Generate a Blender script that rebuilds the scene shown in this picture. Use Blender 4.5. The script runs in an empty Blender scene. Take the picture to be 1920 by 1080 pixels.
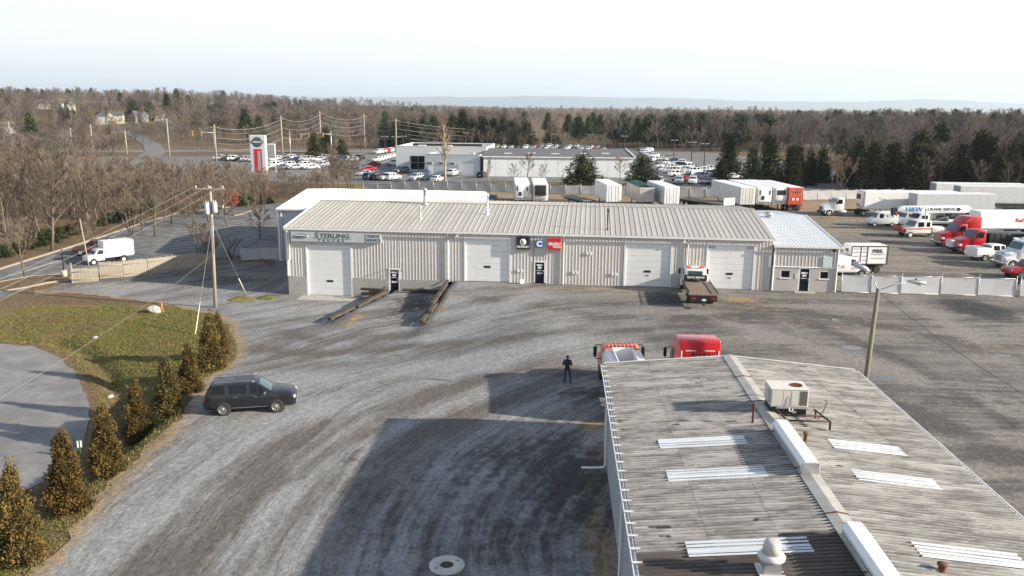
import bpy, bmesh, math, random
import numpy as np
from mathutils import Vector, Matrix, Euler

# ------------------------------------------------------------------ camera, sky, sun, exposure
scene = bpy.context.scene
COL = scene.collection
CAM_H, FOCAL = 17.0, 1553.0                      # metres above the yard; focal length in photo pixels (1920 wide)
PITCH = math.atan(340.0 / FOCAL)                 # tilted down about 12 degrees
ROLL = 0.0096
cam_data = bpy.data.cameras.new('camera')
cam_data.sensor_width = 36.0
cam_data.lens = 36.0 * FOCAL / 1920.0
cam_data.clip_start = 0.5
cam_data.clip_end = 60000.0
cam = bpy.data.objects.new('camera', cam_data)
COL.objects.link(cam)
cam.matrix_world = (Matrix.Translation((0, 0, CAM_H)) @ Matrix.Rotation(math.pi / 2 - PITCH, 4, 'X')
                    @ Matrix.Rotation(ROLL, 4, 'Z'))
scene.camera = cam

SUN_DIR = Vector((12.3, -3.3, 4.6)).normalized()   # towards the sun
SUN_EL = math.asin(SUN_DIR.z)
world = bpy.data.worlds.new('World')
scene.world = world
world.use_nodes = True
wn = world.node_tree
wn.nodes.clear()
w_out = wn.nodes.new('ShaderNodeOutputWorld')
w_bg = wn.nodes.new('ShaderNodeBackground')
w_sky = wn.nodes.new('ShaderNodeTexSky')
w_sky.sky_type = 'NISHITA'
w_sky.sun_disc = False
w_sky.sun_elevation = SUN_EL
w_sky.sun_rotation = math.atan2(SUN_DIR.x, SUN_DIR.y)
w_sky.air_density = 1.0
w_sky.dust_density = 1.0
w_sky.ozone_density = 1.0
# thin streaky high cloud drawn over the clear sky
w_tc = wn.nodes.new('ShaderNodeTexCoord')
w_map = wn.nodes.new('ShaderNodeMapping')
w_map.inputs['Scale'].default_value = (1.6, 1.6, 9.0)
w_noise = wn.nodes.new('ShaderNodeTexNoise')
w_noise.inputs['Scale'].default_value = 2.2
w_noise.inputs['Detail'].default_value = 6
w_noise.inputs['Roughness'].default_value = 0.55
w_ramp = wn.nodes.new('ShaderNodeMapRange')
w_ramp.inputs['From Min'].default_value = 0.3
w_ramp.inputs['From Max'].default_value = 0.72
w_ramp.inputs['To Min'].default_value = 0.84
w_ramp.inputs['To Max'].default_value = 0.97
w_mix = wn.nodes.new('ShaderNodeMix')
w_mix.data_type = 'RGBA'
w_mix.inputs['B'].default_value = (6.5, 6.6, 6.75, 1)
wn.links.new(w_tc.outputs['Generated'], w_map.inputs['Vector'])
wn.links.new(w_map.outputs['Vector'], w_noise.inputs['Vector'])
wn.links.new(w_noise.outputs['Fac'], w_ramp.inputs['Value'])
# the veil thins out with height above the horizon
w_sep = wn.nodes.new('ShaderNodeSeparateXYZ')
w_el = wn.nodes.new('ShaderNodeMapRange')
w_el.interpolation_type = 'SMOOTHSTEP'
w_el.inputs['From Min'].default_value = 0.08
w_el.inputs['From Max'].default_value = 0.55
w_el.inputs['To Min'].default_value = 1.0
w_el.inputs['To Max'].default_value = 0.12
w_mul = wn.nodes.new('ShaderNodeMath')
w_mul.operation = 'MULTIPLY'
wn.links.new(w_tc.outputs['Generated'], w_sep.inputs[0])
wn.links.new(w_sep.outputs['Z'], w_el.inputs['Value'])
wn.links.new(w_el.outputs['Result'], w_mul.inputs[0])
wn.links.new(w_ramp.outputs['Result'], w_mul.inputs[1])
wn.links.new(w_mul.outputs[0], w_mix.inputs['Factor'])
wn.links.new(w_sky.outputs['Color'], w_mix.inputs['A'])
wn.links.new(w_mix.outputs['Result'], w_bg.inputs['Color'])
w_bg.inputs['Strength'].default_value = 0.085
wn.links.new(w_bg.outputs['Background'], w_out.inputs['Surface'])

sun_data = bpy.data.lights.new('sun', 'SUN')
sun_data.energy = 5.0
sun_data.angle = math.radians(0.6)
sun_data.color = (1.0, 0.89, 0.74)
sun = bpy.data.objects.new('sun', sun_data)
COL.objects.link(sun)
sun.rotation_euler = SUN_DIR.to_track_quat('Z', 'Y').to_euler()

scene.view_settings.view_transform = 'Standard'
scene.view_settings.look = 'None'
scene.view_settings.gamma = 1.0
scene.view_settings.use_curve_mapping = False
scene.view_settings.exposure = 1.14
scene.render.engine = 'CYCLES'
scene.cycles.use_denoising = True
scene.cycles.max_bounces = 5
scene.cycles.diffuse_bounces = 2
scene.cycles.glossy_bounces = 2
scene.cycles.transmission_bounces = 4
scene.cycles.transparent_max_bounces = 6
scene.cycles.caustics_reflective = False
scene.cycles.caustics_refractive = False

rng = random.Random(7)
nrng = np.random.default_rng(7)

# ------------------------------------------------------------------ helpers
_c, _s = math.cos(PITCH), math.sin(PITCH)
_cr, _sr = math.cos(ROLL), math.sin(ROLL)


def ray(px, py):
    dx, dy = px - 960.0, py - 540.0
    a = (dx * _cr + dy * _sr) / FOCAL
    b = -(-dx * _sr + dy * _cr) / FOCAL
    return a, _c + b * _s, -_s + b * _c


def at(px, py, z=0.0):
    """Where the photo's pixel meets the level z: how the site plan was measured off the photograph."""
    r = ray(px, py)
    t = (z - CAM_H) / r[2]
    return Vector((r[0] * t, r[1] * t, z))


def lin(c):
    return tuple(c) + (1.0,) if len(c) == 3 else tuple(c)


MATS = {}


def mat(name, col, rough=0.6, var=0.12, scale=2.0, metal=0.0, bump=0.0, bscale=None, spec=0.5, coat=0.0,
        dirt=None, dirt_amt=0.35, dirt_scale=1.2, stretch=(1, 1, 1), objrand=0.0, coords='Object', detail=5):
    """Principled surface with noise-driven tone, optional dirt and fine relief."""
    if name in MATS:
        return MATS[name]
    m = bpy.data.materials.new(name)
    m.use_nodes = True
    nt = m.node_tree
    b = nt.nodes['Principled BSDF']
    b.inputs['Roughness'].default_value = rough
    b.inputs['Metallic'].default_value = metal
    b.inputs['Specular IOR Level'].default_value = spec
    b.inputs['Coat Weight'].default_value = coat
    b.inputs['Coat Roughness'].default_value = 0.08
    if coords == 'World':
        tc = nt.nodes.new('ShaderNodeNewGeometry')
        vec = tc.outputs['Position']
    else:
        tc = nt.nodes.new('ShaderNodeTexCoord')
        vec = tc.outputs['Object']
    mp = nt.nodes.new('ShaderNodeMapping')
    mp.inputs['Scale'].default_value = stretch
    nt.links.new(vec, mp.inputs['Vector'])
    n1 = nt.nodes.new('ShaderNodeTexNoise')
    n1.inputs['Scale'].default_value = scale
    n1.inputs['Detail'].default_value = detail
    n1.inputs['Roughness'].default_value = 0.62
    nt.links.new(mp.outputs['Vector'], n1.inputs['Vector'])
    mx = nt.nodes.new('ShaderNodeMix')
    mx.data_type = 'RGBA'
    mx.inputs['A'].default_value = lin([max(0, v * (1 - 2 * var)) for v in col])
    mx.inputs['B'].default_value = lin([min(1, v * (1 + 2 * var)) for v in col])
    nt.links.new(n1.outputs['Fac'], mx.inputs['Factor'])
    out = mx.outputs['Result']
    if dirt:
        n2 = nt.nodes.new('ShaderNodeTexNoise')
        n2.inputs['Scale'].default_value = dirt_scale
        n2.inputs['Detail'].default_value = 8
        n2.inputs['Roughness'].default_value = 0.7
        nt.links.new(mp.outputs['Vector'], n2.inputs['Vector'])
        mr = nt.nodes.new('ShaderNodeMapRange')
        mr.inputs['From Min'].default_value = 0.48
        mr.inputs['From Max'].default_value = 0.72
        mr.inputs['To Max'].default_value = dirt_amt
        nt.links.new(n2.outputs['Fac'], mr.inputs['Value'])
        m2 = nt.nodes.new('ShaderNodeMix')
        m2.data_type = 'RGBA'
        m2.inputs['B'].default_value = lin(dirt)
        nt.links.new(mr.outputs['Result'], m2.inputs['Factor'])
        nt.links.new(out, m2.inputs['A'])
        out = m2.outputs['Result']
    if objrand:
        oi = nt.nodes.new('ShaderNodeObjectInfo')
        mr = nt.nodes.new('ShaderNodeMapRange')
        mr.inputs['To Min'].default_value = 1 - objrand
        mr.inputs['To Max'].default_value = 1 + objrand
        nt.links.new(oi.outputs['Random'], mr.inputs['Value'])
        hs = nt.nodes.new('ShaderNodeHueSaturation')
        nt.links.new(mr.outputs['Result'], hs.inputs['Value'])
        nt.links.new(out, hs.inputs['Color'])
        out = hs.outputs['Color']
    nt.links.new(out, b.inputs['Base Color'])
    if bump:
        n3 = nt.nodes.new('ShaderNodeTexNoise')
        n3.inputs['Scale'].default_value = bscale or scale * 6
        n3.inputs['Detail'].default_value = 4
        nt.links.new(mp.outputs['Vector'], n3.inputs['Vector'])
        bp = nt.nodes.new('ShaderNodeBump')
        bp.inputs['Strength'].default_value = bump
        bp.inputs['Distance'].default_value = 0.05
        nt.links.new(n3.outputs['Fac'], bp.inputs['Height'])
        nt.links.new(bp.outputs['Normal'], b.inputs['Normal'])
    MATS[name] = m
    return m


class MB:
    """Collects shapes; build() links them as ONE mesh object."""

    def __init__(self):
        self.v, self.f, self.sm = [], [], []

    def add(self, vs, fs, sm=False):
        o = len(self.v)
        self.v.extend([tuple(p) for p in vs])
        self.f.extend([tuple(i + o for i in f) for f in fs])
        self.sm.extend([sm] * len(fs))
        return self

    def box(self, x0, x1, y0, y1, z0, z1, M=None):
        vs = [(x, y, z) for z in (z0, z1) for y in (y0, y1) for x in (x0, x1)]
        if M is not None:
            vs = [M @ Vector(p) for p in vs]
        return self.add(vs, [(0, 2, 3, 1), (4, 5, 7, 6), (0, 1, 5, 4), (2, 6, 7, 3), (0, 4, 6, 2), (1, 3, 7, 5)])

    def cbox(self, x0, x1, y0, y1, z0, z1, b=0.03, M=None):
        """A box with chamfered edges."""
        cx, cy, cz = (x0 + x1) / 2, (y0 + y1) / 2, (z0 + z1) / 2
        h = (abs(x1 - x0) / 2, abs(y1 - y0) / 2, abs(z1 - z0) / 2)
        b = min(b, min(h) * 0.9)
        vs, ix = [], {}
        for sx in (-1, 1):
            for sy in (-1, 1):
                for sz in (-1, 1):
                    for k in range(3):
                        d = [h[j] - (0 if j == k else b) for j in range(3)]
                        ix[(sx, sy, sz, k)] = len(vs)
                        p = Vector((cx + sx * d[0], cy + sy * d[1], cz + sz * d[2]))
                        vs.append(M @ p if M is not None else p)
        fs = []
        for k in range(3):
            i, j = (k + 1) % 3, (k + 2) % 3
            for s in (-1, 1):
                q = []
                for a, c in ((-1, -1), (1, -1), (1, 1), (-1, 1)):
                    key = [0, 0, 0]
                    key[k], key[i], key[j] = s, a, c
                    q.append(ix[(key[0], key[1], key[2], k)])
                fs.append(q if s > 0 else q[::-1])
            for a in (-1, 1):
                for c in (-1, 1):
                    q = []
                    for s, kk in ((-1, i), (1, i), (1, j), (-1, j)):
                        key = [0, 0, 0]
                        key[k], key[i], key[j] = s, a, c
                        q.append(ix[(key[0], key[1], key[2], kk)])
                    fs.append(q if a * c < 0 else q[::-1])
        for sx in (-1, 1):
            for sy in (-1, 1):
                for sz in (-1, 1):
                    q = [ix[(sx, sy, sz, k)] for k in range(3)]
                    fs.append(q if sx * sy * sz > 0 else q[::-1])
        return self.add(vs, fs)

    def tube(self, p0, p1, r0, r1=None, n=8, cap=True, sm=True):
        r1 = r0 if r1 is None else r1
        p0, p1 = Vector(p0), Vector(p1)
        d = p1 - p0
        if d.length < 1e-6:
            return self
        d.normalize()
        a = d.orthogonal().normalized()
        b = d.cross(a)
        vs = []
        for p, r in ((p0, r0), (p1, r1)):
            for i in range(n):
                t = 2 * math.pi * i / n
                vs.append(p + a * (r * math.cos(t)) + b * (r * math.sin(t)))
        self.add(vs, [(i, (i + 1) % n, n + (i + 1) % n, n + i) for i in range(n)], sm)
        if cap:
            o = len(self.v) - 2 * n
            self.f += [tuple(o + i for i in range(n))[::-1], tuple(o + n + i for i in range(n))]
            self.sm += [False, False]
        return self

    def path(self, pts, r, n=6, sm=True):
        """A bent rod: one continuous tube along pts."""
        pts = [Vector(p) for p in pts]
        rr = r if isinstance(r, (list, tuple)) else [r] * len(pts)
        ref = None
        vs = []
        for i, p in enumerate(pts):
            d = (pts[min(i + 1, len(pts) - 1)] - pts[max(i - 1, 0)]).normalized()
            if ref is None:
                ref = d.orthogonal().normalized()
            a = (ref - d * ref.dot(d))
            a = a.normalized() if a.length > 1e-5 else d.orthogonal().normalized()
            ref = a
            b = d.cross(a)
            for k in range(n):
                t = 2 * math.pi * k / n
                vs.append(p + a * (rr[i] * math.cos(t)) + b * (rr[i] * math.sin(t)))
        fs = []
        for i in range(len(pts) - 1):
            for k in range(n):
                fs.append((i * n + k, i * n + (k + 1) % n, (i + 1) * n + (k + 1) % n, (i + 1) * n + k))
        fs.append(tuple(range(n))[::-1])
        fs.append(tuple((len(pts) - 1) * n + k for k in range(n)))
        return self.add(vs, fs, sm)

    def lathe(self, prof, n=20, c=(0, 0, 0), axis='Z', sm=True):
        """prof: (radius, along) pairs."""
        vs = []
        for r, h in prof:
            for k in range(n):
                t = 2 * math.pi * k / n
                a, b = r * math.cos(t), r * math.sin(t)
                p = (a, b, h) if axis == 'Z' else ((a, h, b) if axis == 'Y' else (h, a, b))
                vs.append((p[0] + c[0], p[1] + c[1], p[2] + c[2]))
        fs = []
        for i in range(len(prof) - 1):
            for k in range(n):
                fs.append((i * n + k, i * n + (k + 1) % n, (i + 1) * n + (k + 1) % n, (i + 1) * n + k))
        self.add(vs, fs, sm)
        o = len(self.v) - len(vs)
        self.f += [tuple(o + k for k in range(n))[::-1], tuple(o + (len(prof) - 1) * n + k for k in range(n))]
        self.sm += [False, False]
        return self

    def prism(self, poly, axis, a, b):
        """Extrude the outline poly (pairs) along axis from a to b."""
        n = len(poly)

        def p3(q, t):
            return {'X': (t, q[0], q[1]), 'Y': (q[0], t, q[1]), 'Z': (q[0], q[1], t)}[axis]
        vs = [p3(q, a) for q in poly] + [p3(q, b) for q in poly]
        fs = [tuple(range(n))[::-1], tuple(n + i for i in range(n))]
        fs += [(i, (i + 1) % n, n + (i + 1) % n, n + i) for i in range(n)]
        return self.add(vs, fs)

    def build(self, name, material=None, parent=None, loc=None, rz=0.0, fix=True):
        me = bpy.data.meshes.new(name)
        me.from_pydata(self.v, [], self.f)
        if any(self.sm):
            me.polygons.foreach_set('use_smooth', self.sm)
        if fix:
            bm = bmesh.new()
            bm.from_mesh(me)
            bmesh.ops.recalc_face_normals(bm, faces=bm.faces)
            bm.to_mesh(me)
            bm.free()
        if material:
            me.materials.append(material)
        return link(name, me, parent, loc, rz)


def link(name, me, parent=None, loc=None, rz=0.0):
    o = bpy.data.objects.new(name, me)
    COL.objects.link(o)
    if parent is not None:
        o.parent = parent
        KIDS.setdefault(parent, []).append(o)
    if loc is not None:
        o.location = loc
    if rz:
        o.rotation_euler = (0, 0, rz)
    return o


def tag(o, label, cat, group=None):
    o['label'] = label
    o['category'] = cat
    if group:
        o['group'] = group
    return o


def thing(name, label, cat, loc=(0, 0, 0), rz=0.0, group=None):
    o = bpy.data.objects.new(name, None)
    o.empty_display_size = 0.3
    COL.objects.link(o)
    o.location = loc
    o.rotation_euler = (0, 0, rz)
    return tag(o, label, cat, group)


def structure(o):
    o['kind'] = 'structure'
    return o


def stuff(o):
    o['kind'] = 'stuff'
    return o


KIDS = {}


def copy_tree(o, parent=None):
    c = o.copy()
    COL.objects.link(c)
    if parent is not None:
        c.parent = parent
        KIDS.setdefault(parent, []).append(c)
    for ch in KIDS.get(o, ()):
        copy_tree(ch, c)
    return c


def place(o, loc, rz=0.0, label=None, scale=None):
    o.location = loc
    o.rotation_euler = (0, 0, rz)
    if scale:
        o.scale = (scale, scale, scale) if not isinstance(scale, tuple) else scale
    if label:
        o['label'] = label
    return o


def text(body, size, material, parent, loc, rot=(math.pi / 2, 0, 0), name='lettering', align='CENTER', depth=0.01,
         sx=1.0, bold=0.0, shear=0.0):
    cu = bpy.data.curves.new(name, 'FONT')
    cu.body = body
    cu.size = size
    cu.align_x = align
    cu.align_y = 'CENTER'
    cu.extrude = depth
    cu.offset = bold
    cu.shear = shear
    cu.resolution_u = 3
    tmp = bpy.data.objects.new('tmp', cu)
    COL.objects.link(tmp)
    bpy.context.view_layer.update()
    me = bpy.data.meshes.new_from_object(tmp)
    bpy.data.objects.remove(tmp)
    bpy.data.curves.remove(cu)
    me.materials.clear()
    me.materials.append(material)
    o = link(name, me, parent, loc)
    o.rotation_euler = rot
    o.scale = (sx, 1, 1)
    return o


# ------------------------------------------------------------------ common materials
M_white = mat('white_paint', (0.72, 0.73, 0.73), 0.4, 0.04, 1.5, dirt=(0.35, 0.32, 0.27), dirt_amt=0.25)
M_white_clean = mat('clean_white', (0.8, 0.8, 0.8), 0.35, 0.02)
M_offwhite = mat('aged_white', (0.62, 0.61, 0.58), 0.5, 0.06, 2, dirt=(0.3, 0.25, 0.19), dirt_amt=0.4)
M_black = mat('black_paint', (0.015, 0.015, 0.016), 0.4, 0.2)
M_rubber = mat('tyre_rubber', (0.022, 0.021, 0.02), 0.85, 0.2, 8, dirt=(0.1, 0.09, 0.07), dirt_amt=0.4)
M_glass = mat('dark_window_glass', (0.010, 0.012, 0.015), 0.08, 0.1, spec=0.22)
M_glass_blue = mat('windscreen_glass', (0.045, 0.085, 0.095), 0.05, 0.1, spec=0.9)
M_chrome = mat('chrome', (0.62, 0.63, 0.65), 0.18, 0.05, metal=1.0)
M_alu = mat('aluminium', (0.5, 0.51, 0.52), 0.38, 0.1, metal=0.8)
M_steel = mat('galvanised_steel', (0.42, 0.43, 0.44), 0.45, 0.15, 4, metal=0.5)
M_frame = mat('chassis_black', (0.02, 0.019, 0.018), 0.7, 0.3, 3, dirt=(0.09, 0.07, 0.05), dirt_amt=0.5)
M_rust = mat('rusty_steel', (0.13, 0.045, 0.022), 0.85, 0.3, 6, bump=0.2)
M_red = mat('red_truck_paint', (0.42, 0.012, 0.018), 0.28, 0.05, coat=0.5)
M_red_lens = mat('red_lens', (0.35, 0.01, 0.012), 0.2, 0.1)
M_amber = mat('amber_lens', (0.75, 0.16, 0.04), 0.3, 0.1)
M_lamp = mat('headlamp_lens', (0.75, 0.77, 0.78), 0.1, 0.05, spec=0.9)
M_concrete = mat('concrete', (0.36, 0.35, 0.325), 0.9, 0.12, 3, dirt=(0.2, 0.18, 0.13), bump=0.15)
M_kerb = mat('kerb_concrete', (0.29, 0.25, 0.19), 0.9, 0.1, 2)
M_wood_pole = mat('weathered_pole_wood', (0.30, 0.27, 0.22), 0.9, 0.16, 5, stretch=(3, 3, 0.4), bump=0.3)
M_timber = mat('old_railway_timber', (0.062, 0.048, 0.038), 0.9, 0.3, 4, dirt=(0.16, 0.13, 0.10), bump=0.4)

# ------------------------------------------------------------------ terrain
def S(t):
    t = np.clip(t, 0, 1)
    return t * t * (3 - 2 * t)


def xy(pts, z):
    return [tuple(at(px, py, z)[:2]) for px, py in pts]


def poly_dist(x, y, poly):
    """Distance to the outline, and whether each point is inside."""
    x, y = np.asarray(x, float), np.asarray(y, float)
    best = np.full(x.shape, 1e9)
    inside = np.zeros(x.shape, bool)
    n = len(poly)
    for i in range(n):
        x0, y0 = poly[i]
        x1, y1 = poly[(i + 1) % n]
        dx, dy = x1 - x0, y1 - y0
        t = np.clip(((x - x0) * dx + (y - y0) * dy) / (dx * dx + dy * dy + 1e-12), 0, 1)
        best = np.minimum(best, np.hypot(x - x0 - t * dx, y - y0 - t * dy))
        cond = (y0 > y) != (y1 > y)
        with np.errstate(divide='ignore', invalid='ignore'):
            xi = (x1 - x0) * (y - y0) / (y1 - y0 + 1e-15) + x0
        inside ^= cond & (x < xi)
    return best, inside


CUL_Z = -2.2
CUL = xy([(-420, 640), (-150, 640), (0, 645), (60, 649), (110, 668), (140, 700), (160, 740), (169, 785), (160, 830),
          (130, 870), (80, 905), (0, 940), (-250, 1010)], CUL_Z)
YARD = (xy([(-40, 1180), (58, 1080), (120, 1020), (210, 910), (280, 842), (325, 802), (345, 780)], -0.2)
        + xy([(360, 745), (395, 705), (425, 678), (442, 640)], -0.5)
        + xy([(432, 610), (395, 588), (300, 565), (200, 552), (125, 543), (60, 548), (62, 541), (140, 527), (300, 502),
              (420, 486), (500, 492)], -1.6)
        + [(-28.2, 95.0), (-31.5, 112.0), (-31.0, 175.0), (10.5, 165.0), (55.7, 158.5), (76.2, 162.0), (79.0, 156.0),
           (78.6, 140.5), (75.4, 121.6), (84.0, 100.0), (125.0, 80.0), (125.0, 8.0), (-6.0, 8.0)])
_r0, _r1 = at(840, 529, 0), at(790, 612, -0.9)
_l0, _l1 = at(727, 553, -1.4), at(620, 608, -1.5)


def _side(x, y, a, b):
    dx, dy = b.x - a.x, b.y - a.y
    L = math.hypot(dx, dy)
    return ((x - a.x) * -dy + (y - a.y) * dx) / L      # positive on the building-right side of the timber wall


def h(x, y):
    x, y = np.asarray(x, float), np.asarray(y, float)
    k = S((y - 46) / 15)
    t = np.clip((81.0 - y) / 19.0, 0, 2)
    w = 0.3 + np.maximum(0, t - 0.95) * 12
    s_r = S(_side(x, y, _r0, _r1) / (2 * w) + 0.5)
    s_l = S(_side(x, y, _l0, _l1) / (2 * (0.3 + np.maximum(0, _l1.y + 0.6 - y) * 1.3)) + 0.5)
    z_r = -0.85 * S(t) * S((4 - x) / 12)
    z_m = -1.12 + 0.1 * S(t)
    z_l = -1.88 + 0.45 * S(t)
    z = (z_l * (1 - s_l) + z_m * s_l) * (1 - s_r) + z_r * s_r
    z = z * k
    z_b = -1.65 * S((-21 - x) / 6) * (1 - S((y - 140) / 80))
    yb = S((y - 83.5) / 2)
    z = z * (1 - yb) + z_b * yb
    # sunken turning circle with a ditch and grass bank
    near = (x < 5) & (y < 110) & (y > 5)
    if np.any(near):
        xn, yn = x[near] if x.ndim else x, y[near] if y.ndim else y
        dc, ic = poly_dist(xn, yn, CUL)
        dc = np.where(ic, 0, dc)
        dy_, iy = poly_dist(xn, yn, YARD)
        f = np.clip((dc - 2.2) / (dc + dy_ - 2.2 + 1e-3), 0, 1)
        zn = z[near] if z.ndim else z
        zg = CUL_Z - 0.02 + (zn - CUL_Z) * S(f * 1.05)
        zg = zg - 0.55 * np.exp(-((dc - 2.1) / 0.7) ** 2) * S((yn - 30) / 12)
        wgt = np.where(iy, 0, 1 - S((dc - 13) / 6))
        zn = zn * (1 - wgt) + zg * wgt
        if z.ndim:
            z[near] = zn
        else:
            z = zn
    # distant relief
    hill = 15 * S((y - 300) / 420) * S((-40 - x) / 240) + 5 * S((y - 700) / 900) * S((x + 300) / 300)
    hill = hill + 2.5 * S((y - 260) / 300) * S((x - 60) / 200)
    hill = hill + 2.0 * np.sin(x * 0.011 + 1.0) * np.sin(y * 0.009) * S((y - 350) / 300)
    return z + hill


def lines(a, b, step, lo, hi, g=1.09):
    out = list(np.arange(a, b + 1e-6, step))
    s, v = step, out[-1]
    while v < hi:
        s *= g
        v += s
        out.append(v)
    s, v = step, out[0]
    while v > lo:
        s *= g
        v -= s
        out.insert(0, v)
    return np.array(out)


GX = lines(-46.0, 34.0, 0.6, -9000, 9000, 1.07)
GY = lines(10.0, 100.0, 0.6, -400, 14000, 1.035)
_X, _Y = np.meshgrid(GX, GY)
GZ = h(_X.ravel(), _Y.ravel()).reshape(_X.shape)


def grid_z(x, y):
    """Height of the built ground mesh (bilinear between its grid lines)."""
    i = int(np.clip(np.searchsorted(GX, x) - 1, 0, len(GX) - 2))
    j = int(np.clip(np.searchsorted(GY, y) - 1, 0, len(GY) - 2))
    u = (x - GX[i]) / (GX[i + 1] - GX[i])
    v = (y - GY[j]) / (GY[j + 1] - GY[j])
    return ((GZ[j, i] * (1 - u) + GZ[j, i + 1] * u) * (1 - v) + (GZ[j + 1, i] * (1 - u) + GZ[j + 1, i + 1] * u) * v)


_T1 = np.geomspace(15, 9000, 500)


def ground_at(px, py):
    """The photo's pixel traced onto the terrain."""
    r = ray(px, py)
    t = _T1
    for _ in range(3):
        x, y = r[0] * t, r[1] * t
        i = np.clip(np.searchsorted(GX, x) - 1, 0, len(GX) - 2)
        j = np.clip(np.searchsorted(GY, y) - 1, 0, len(GY) - 2)
        u = (x - GX[i]) / (GX[i + 1] - GX[i])
        v = (y - GY[j]) / (GY[j + 1] - GY[j])
        z = ((GZ[j, i] * (1 - u) + GZ[j, i + 1] * u) * (1 - v) + (GZ[j + 1, i] * (1 - u) + GZ[j + 1, i + 1] * u) * v)
        below = np.nonzero(CAM_H + r[2] * t < z)[0]
        k = below[0] if len(below) else len(t) - 1
        t = np.linspace(t[max(k - 1, 0)], t[k], 24)
    q = t[-1]
    return Vector((r[0] * q, r[1] * q, grid_z(r[0] * q, r[1] * q)))


def hz(x, y):
    return float(grid_z(x, y))


def clip_half(poly, k, lim, keep_less):
    out = []
    for i in range(len(poly)):
        p, q = poly[i], poly[(i + 1) % len(poly)]
        ip = (p[k] <= lim) if keep_less else (p[k] >= lim)
        iq = (q[k] <= lim) if keep_less else (q[k] >= lim)
        if ip:
            out.append(p)
        if ip != iq:
            t = (lim - p[k]) / (q[k] - p[k])
            out.append((p[0] + t * (q[0] - p[0]), p[1] + t * (q[1] - p[1])))
    return out


def sheet(name, poly, lift, material, skip=None):
    """A ground covering cut to an outline and laid over the terrain grid."""
    xs = [p[0] for p in poly]
    ys = [p[1] for p in poly]
    i0, i1 = np.searchsorted(GX, min(xs)) - 1, np.searchsorted(GX, max(xs))
    j0, j1 = np.searchsorted(GY, min(ys)) - 1, np.searchsorted(GY, max(ys))
    cx, cy = np.meshgrid((GX[i0:i1] + GX[i0 + 1:i1 + 1]) / 2, (GY[j0:j1] + GY[j0 + 1:j1 + 1]) / 2)
    d, ins = poly_dist(cx.ravel(), cy.ravel(), poly)
    d, ins = d.reshape(cx.shape), ins.reshape(cx.shape)
    vs, fs, ix = [], [], {}

    def vid(x, y):
        key = (round(x, 4), round(y, 4))
        if key not in ix:
            ix[key] = len(vs)
            vs.append((x, y, grid_z(x, y) + lift))
        return ix[key]
    for jj in range(j1 - j0):
        strip = None
        for ii in range(i1 - i0):
            x0, x1 = GX[i0 + ii], GX[i0 + ii + 1]
            y0, y1 = GY[j0 + jj], GY[j0 + jj + 1]
            rad = math.hypot(x1 - x0, y1 - y0) * 0.51
            if d[jj, ii] > rad:
                if ins[jj, ii]:
                    fs.append([vid(x0, y0), vid(x1, y0), vid(x1, y1), vid(x0, y1)])
                continue
            if strip is None:
                strip = clip_half(clip_half(poly, 1, y0, False), 1, y1, True)
            if len(strip) < 3:
                continue
            c = clip_half(clip_half(strip, 0, x0, False), 0, x1, True)
            if len(c) < 3:
                continue
            f = []
            for p in c:
                k = vid(*p)
                if k not in f:
                    f.append(k)
            if len(f) >= 3:
                fs.append(f)
    me = bpy.data.meshes.new(name)
    me.from_pydata(vs, [], fs)
    bm = bmesh.new()
    bm.from_mesh(me)
    bmesh.ops.recalc_face_normals(bm, faces=bm.faces)
    if bm.faces and sum(f.normal.z for f in bm.faces) < 0:
        bmesh.ops.reverse_faces(bm, faces=bm.faces)
    bm.to_mesh(me)
    bm.free()
    me.materials.append(material)
    me.polygons.foreach_set('use_smooth', [True] * len(me.polygons))
    return link(name, me)


def rough_edge(poly, step=0.7, amp=0.35, seed=1):
    """Resample an outline with a wandering natural edge."""
    r = random.Random(seed)
    out = []
    for i in range(len(poly)):
        a, b = Vector(poly[i]), Vector(poly[(i + 1) % len(poly)])
        L = (b - a).length
        n = max(1, int(L / step)) if L < 60 else max(1, int(L / 8))
        nrm = Vector((-(b - a).y, (b - a).x)).normalized()
        for k in range(n):
            p = a.lerp(b, k / n) + nrm * r.uniform(-amp, amp)
            out.append((p.x, p.y))
    return out


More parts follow.
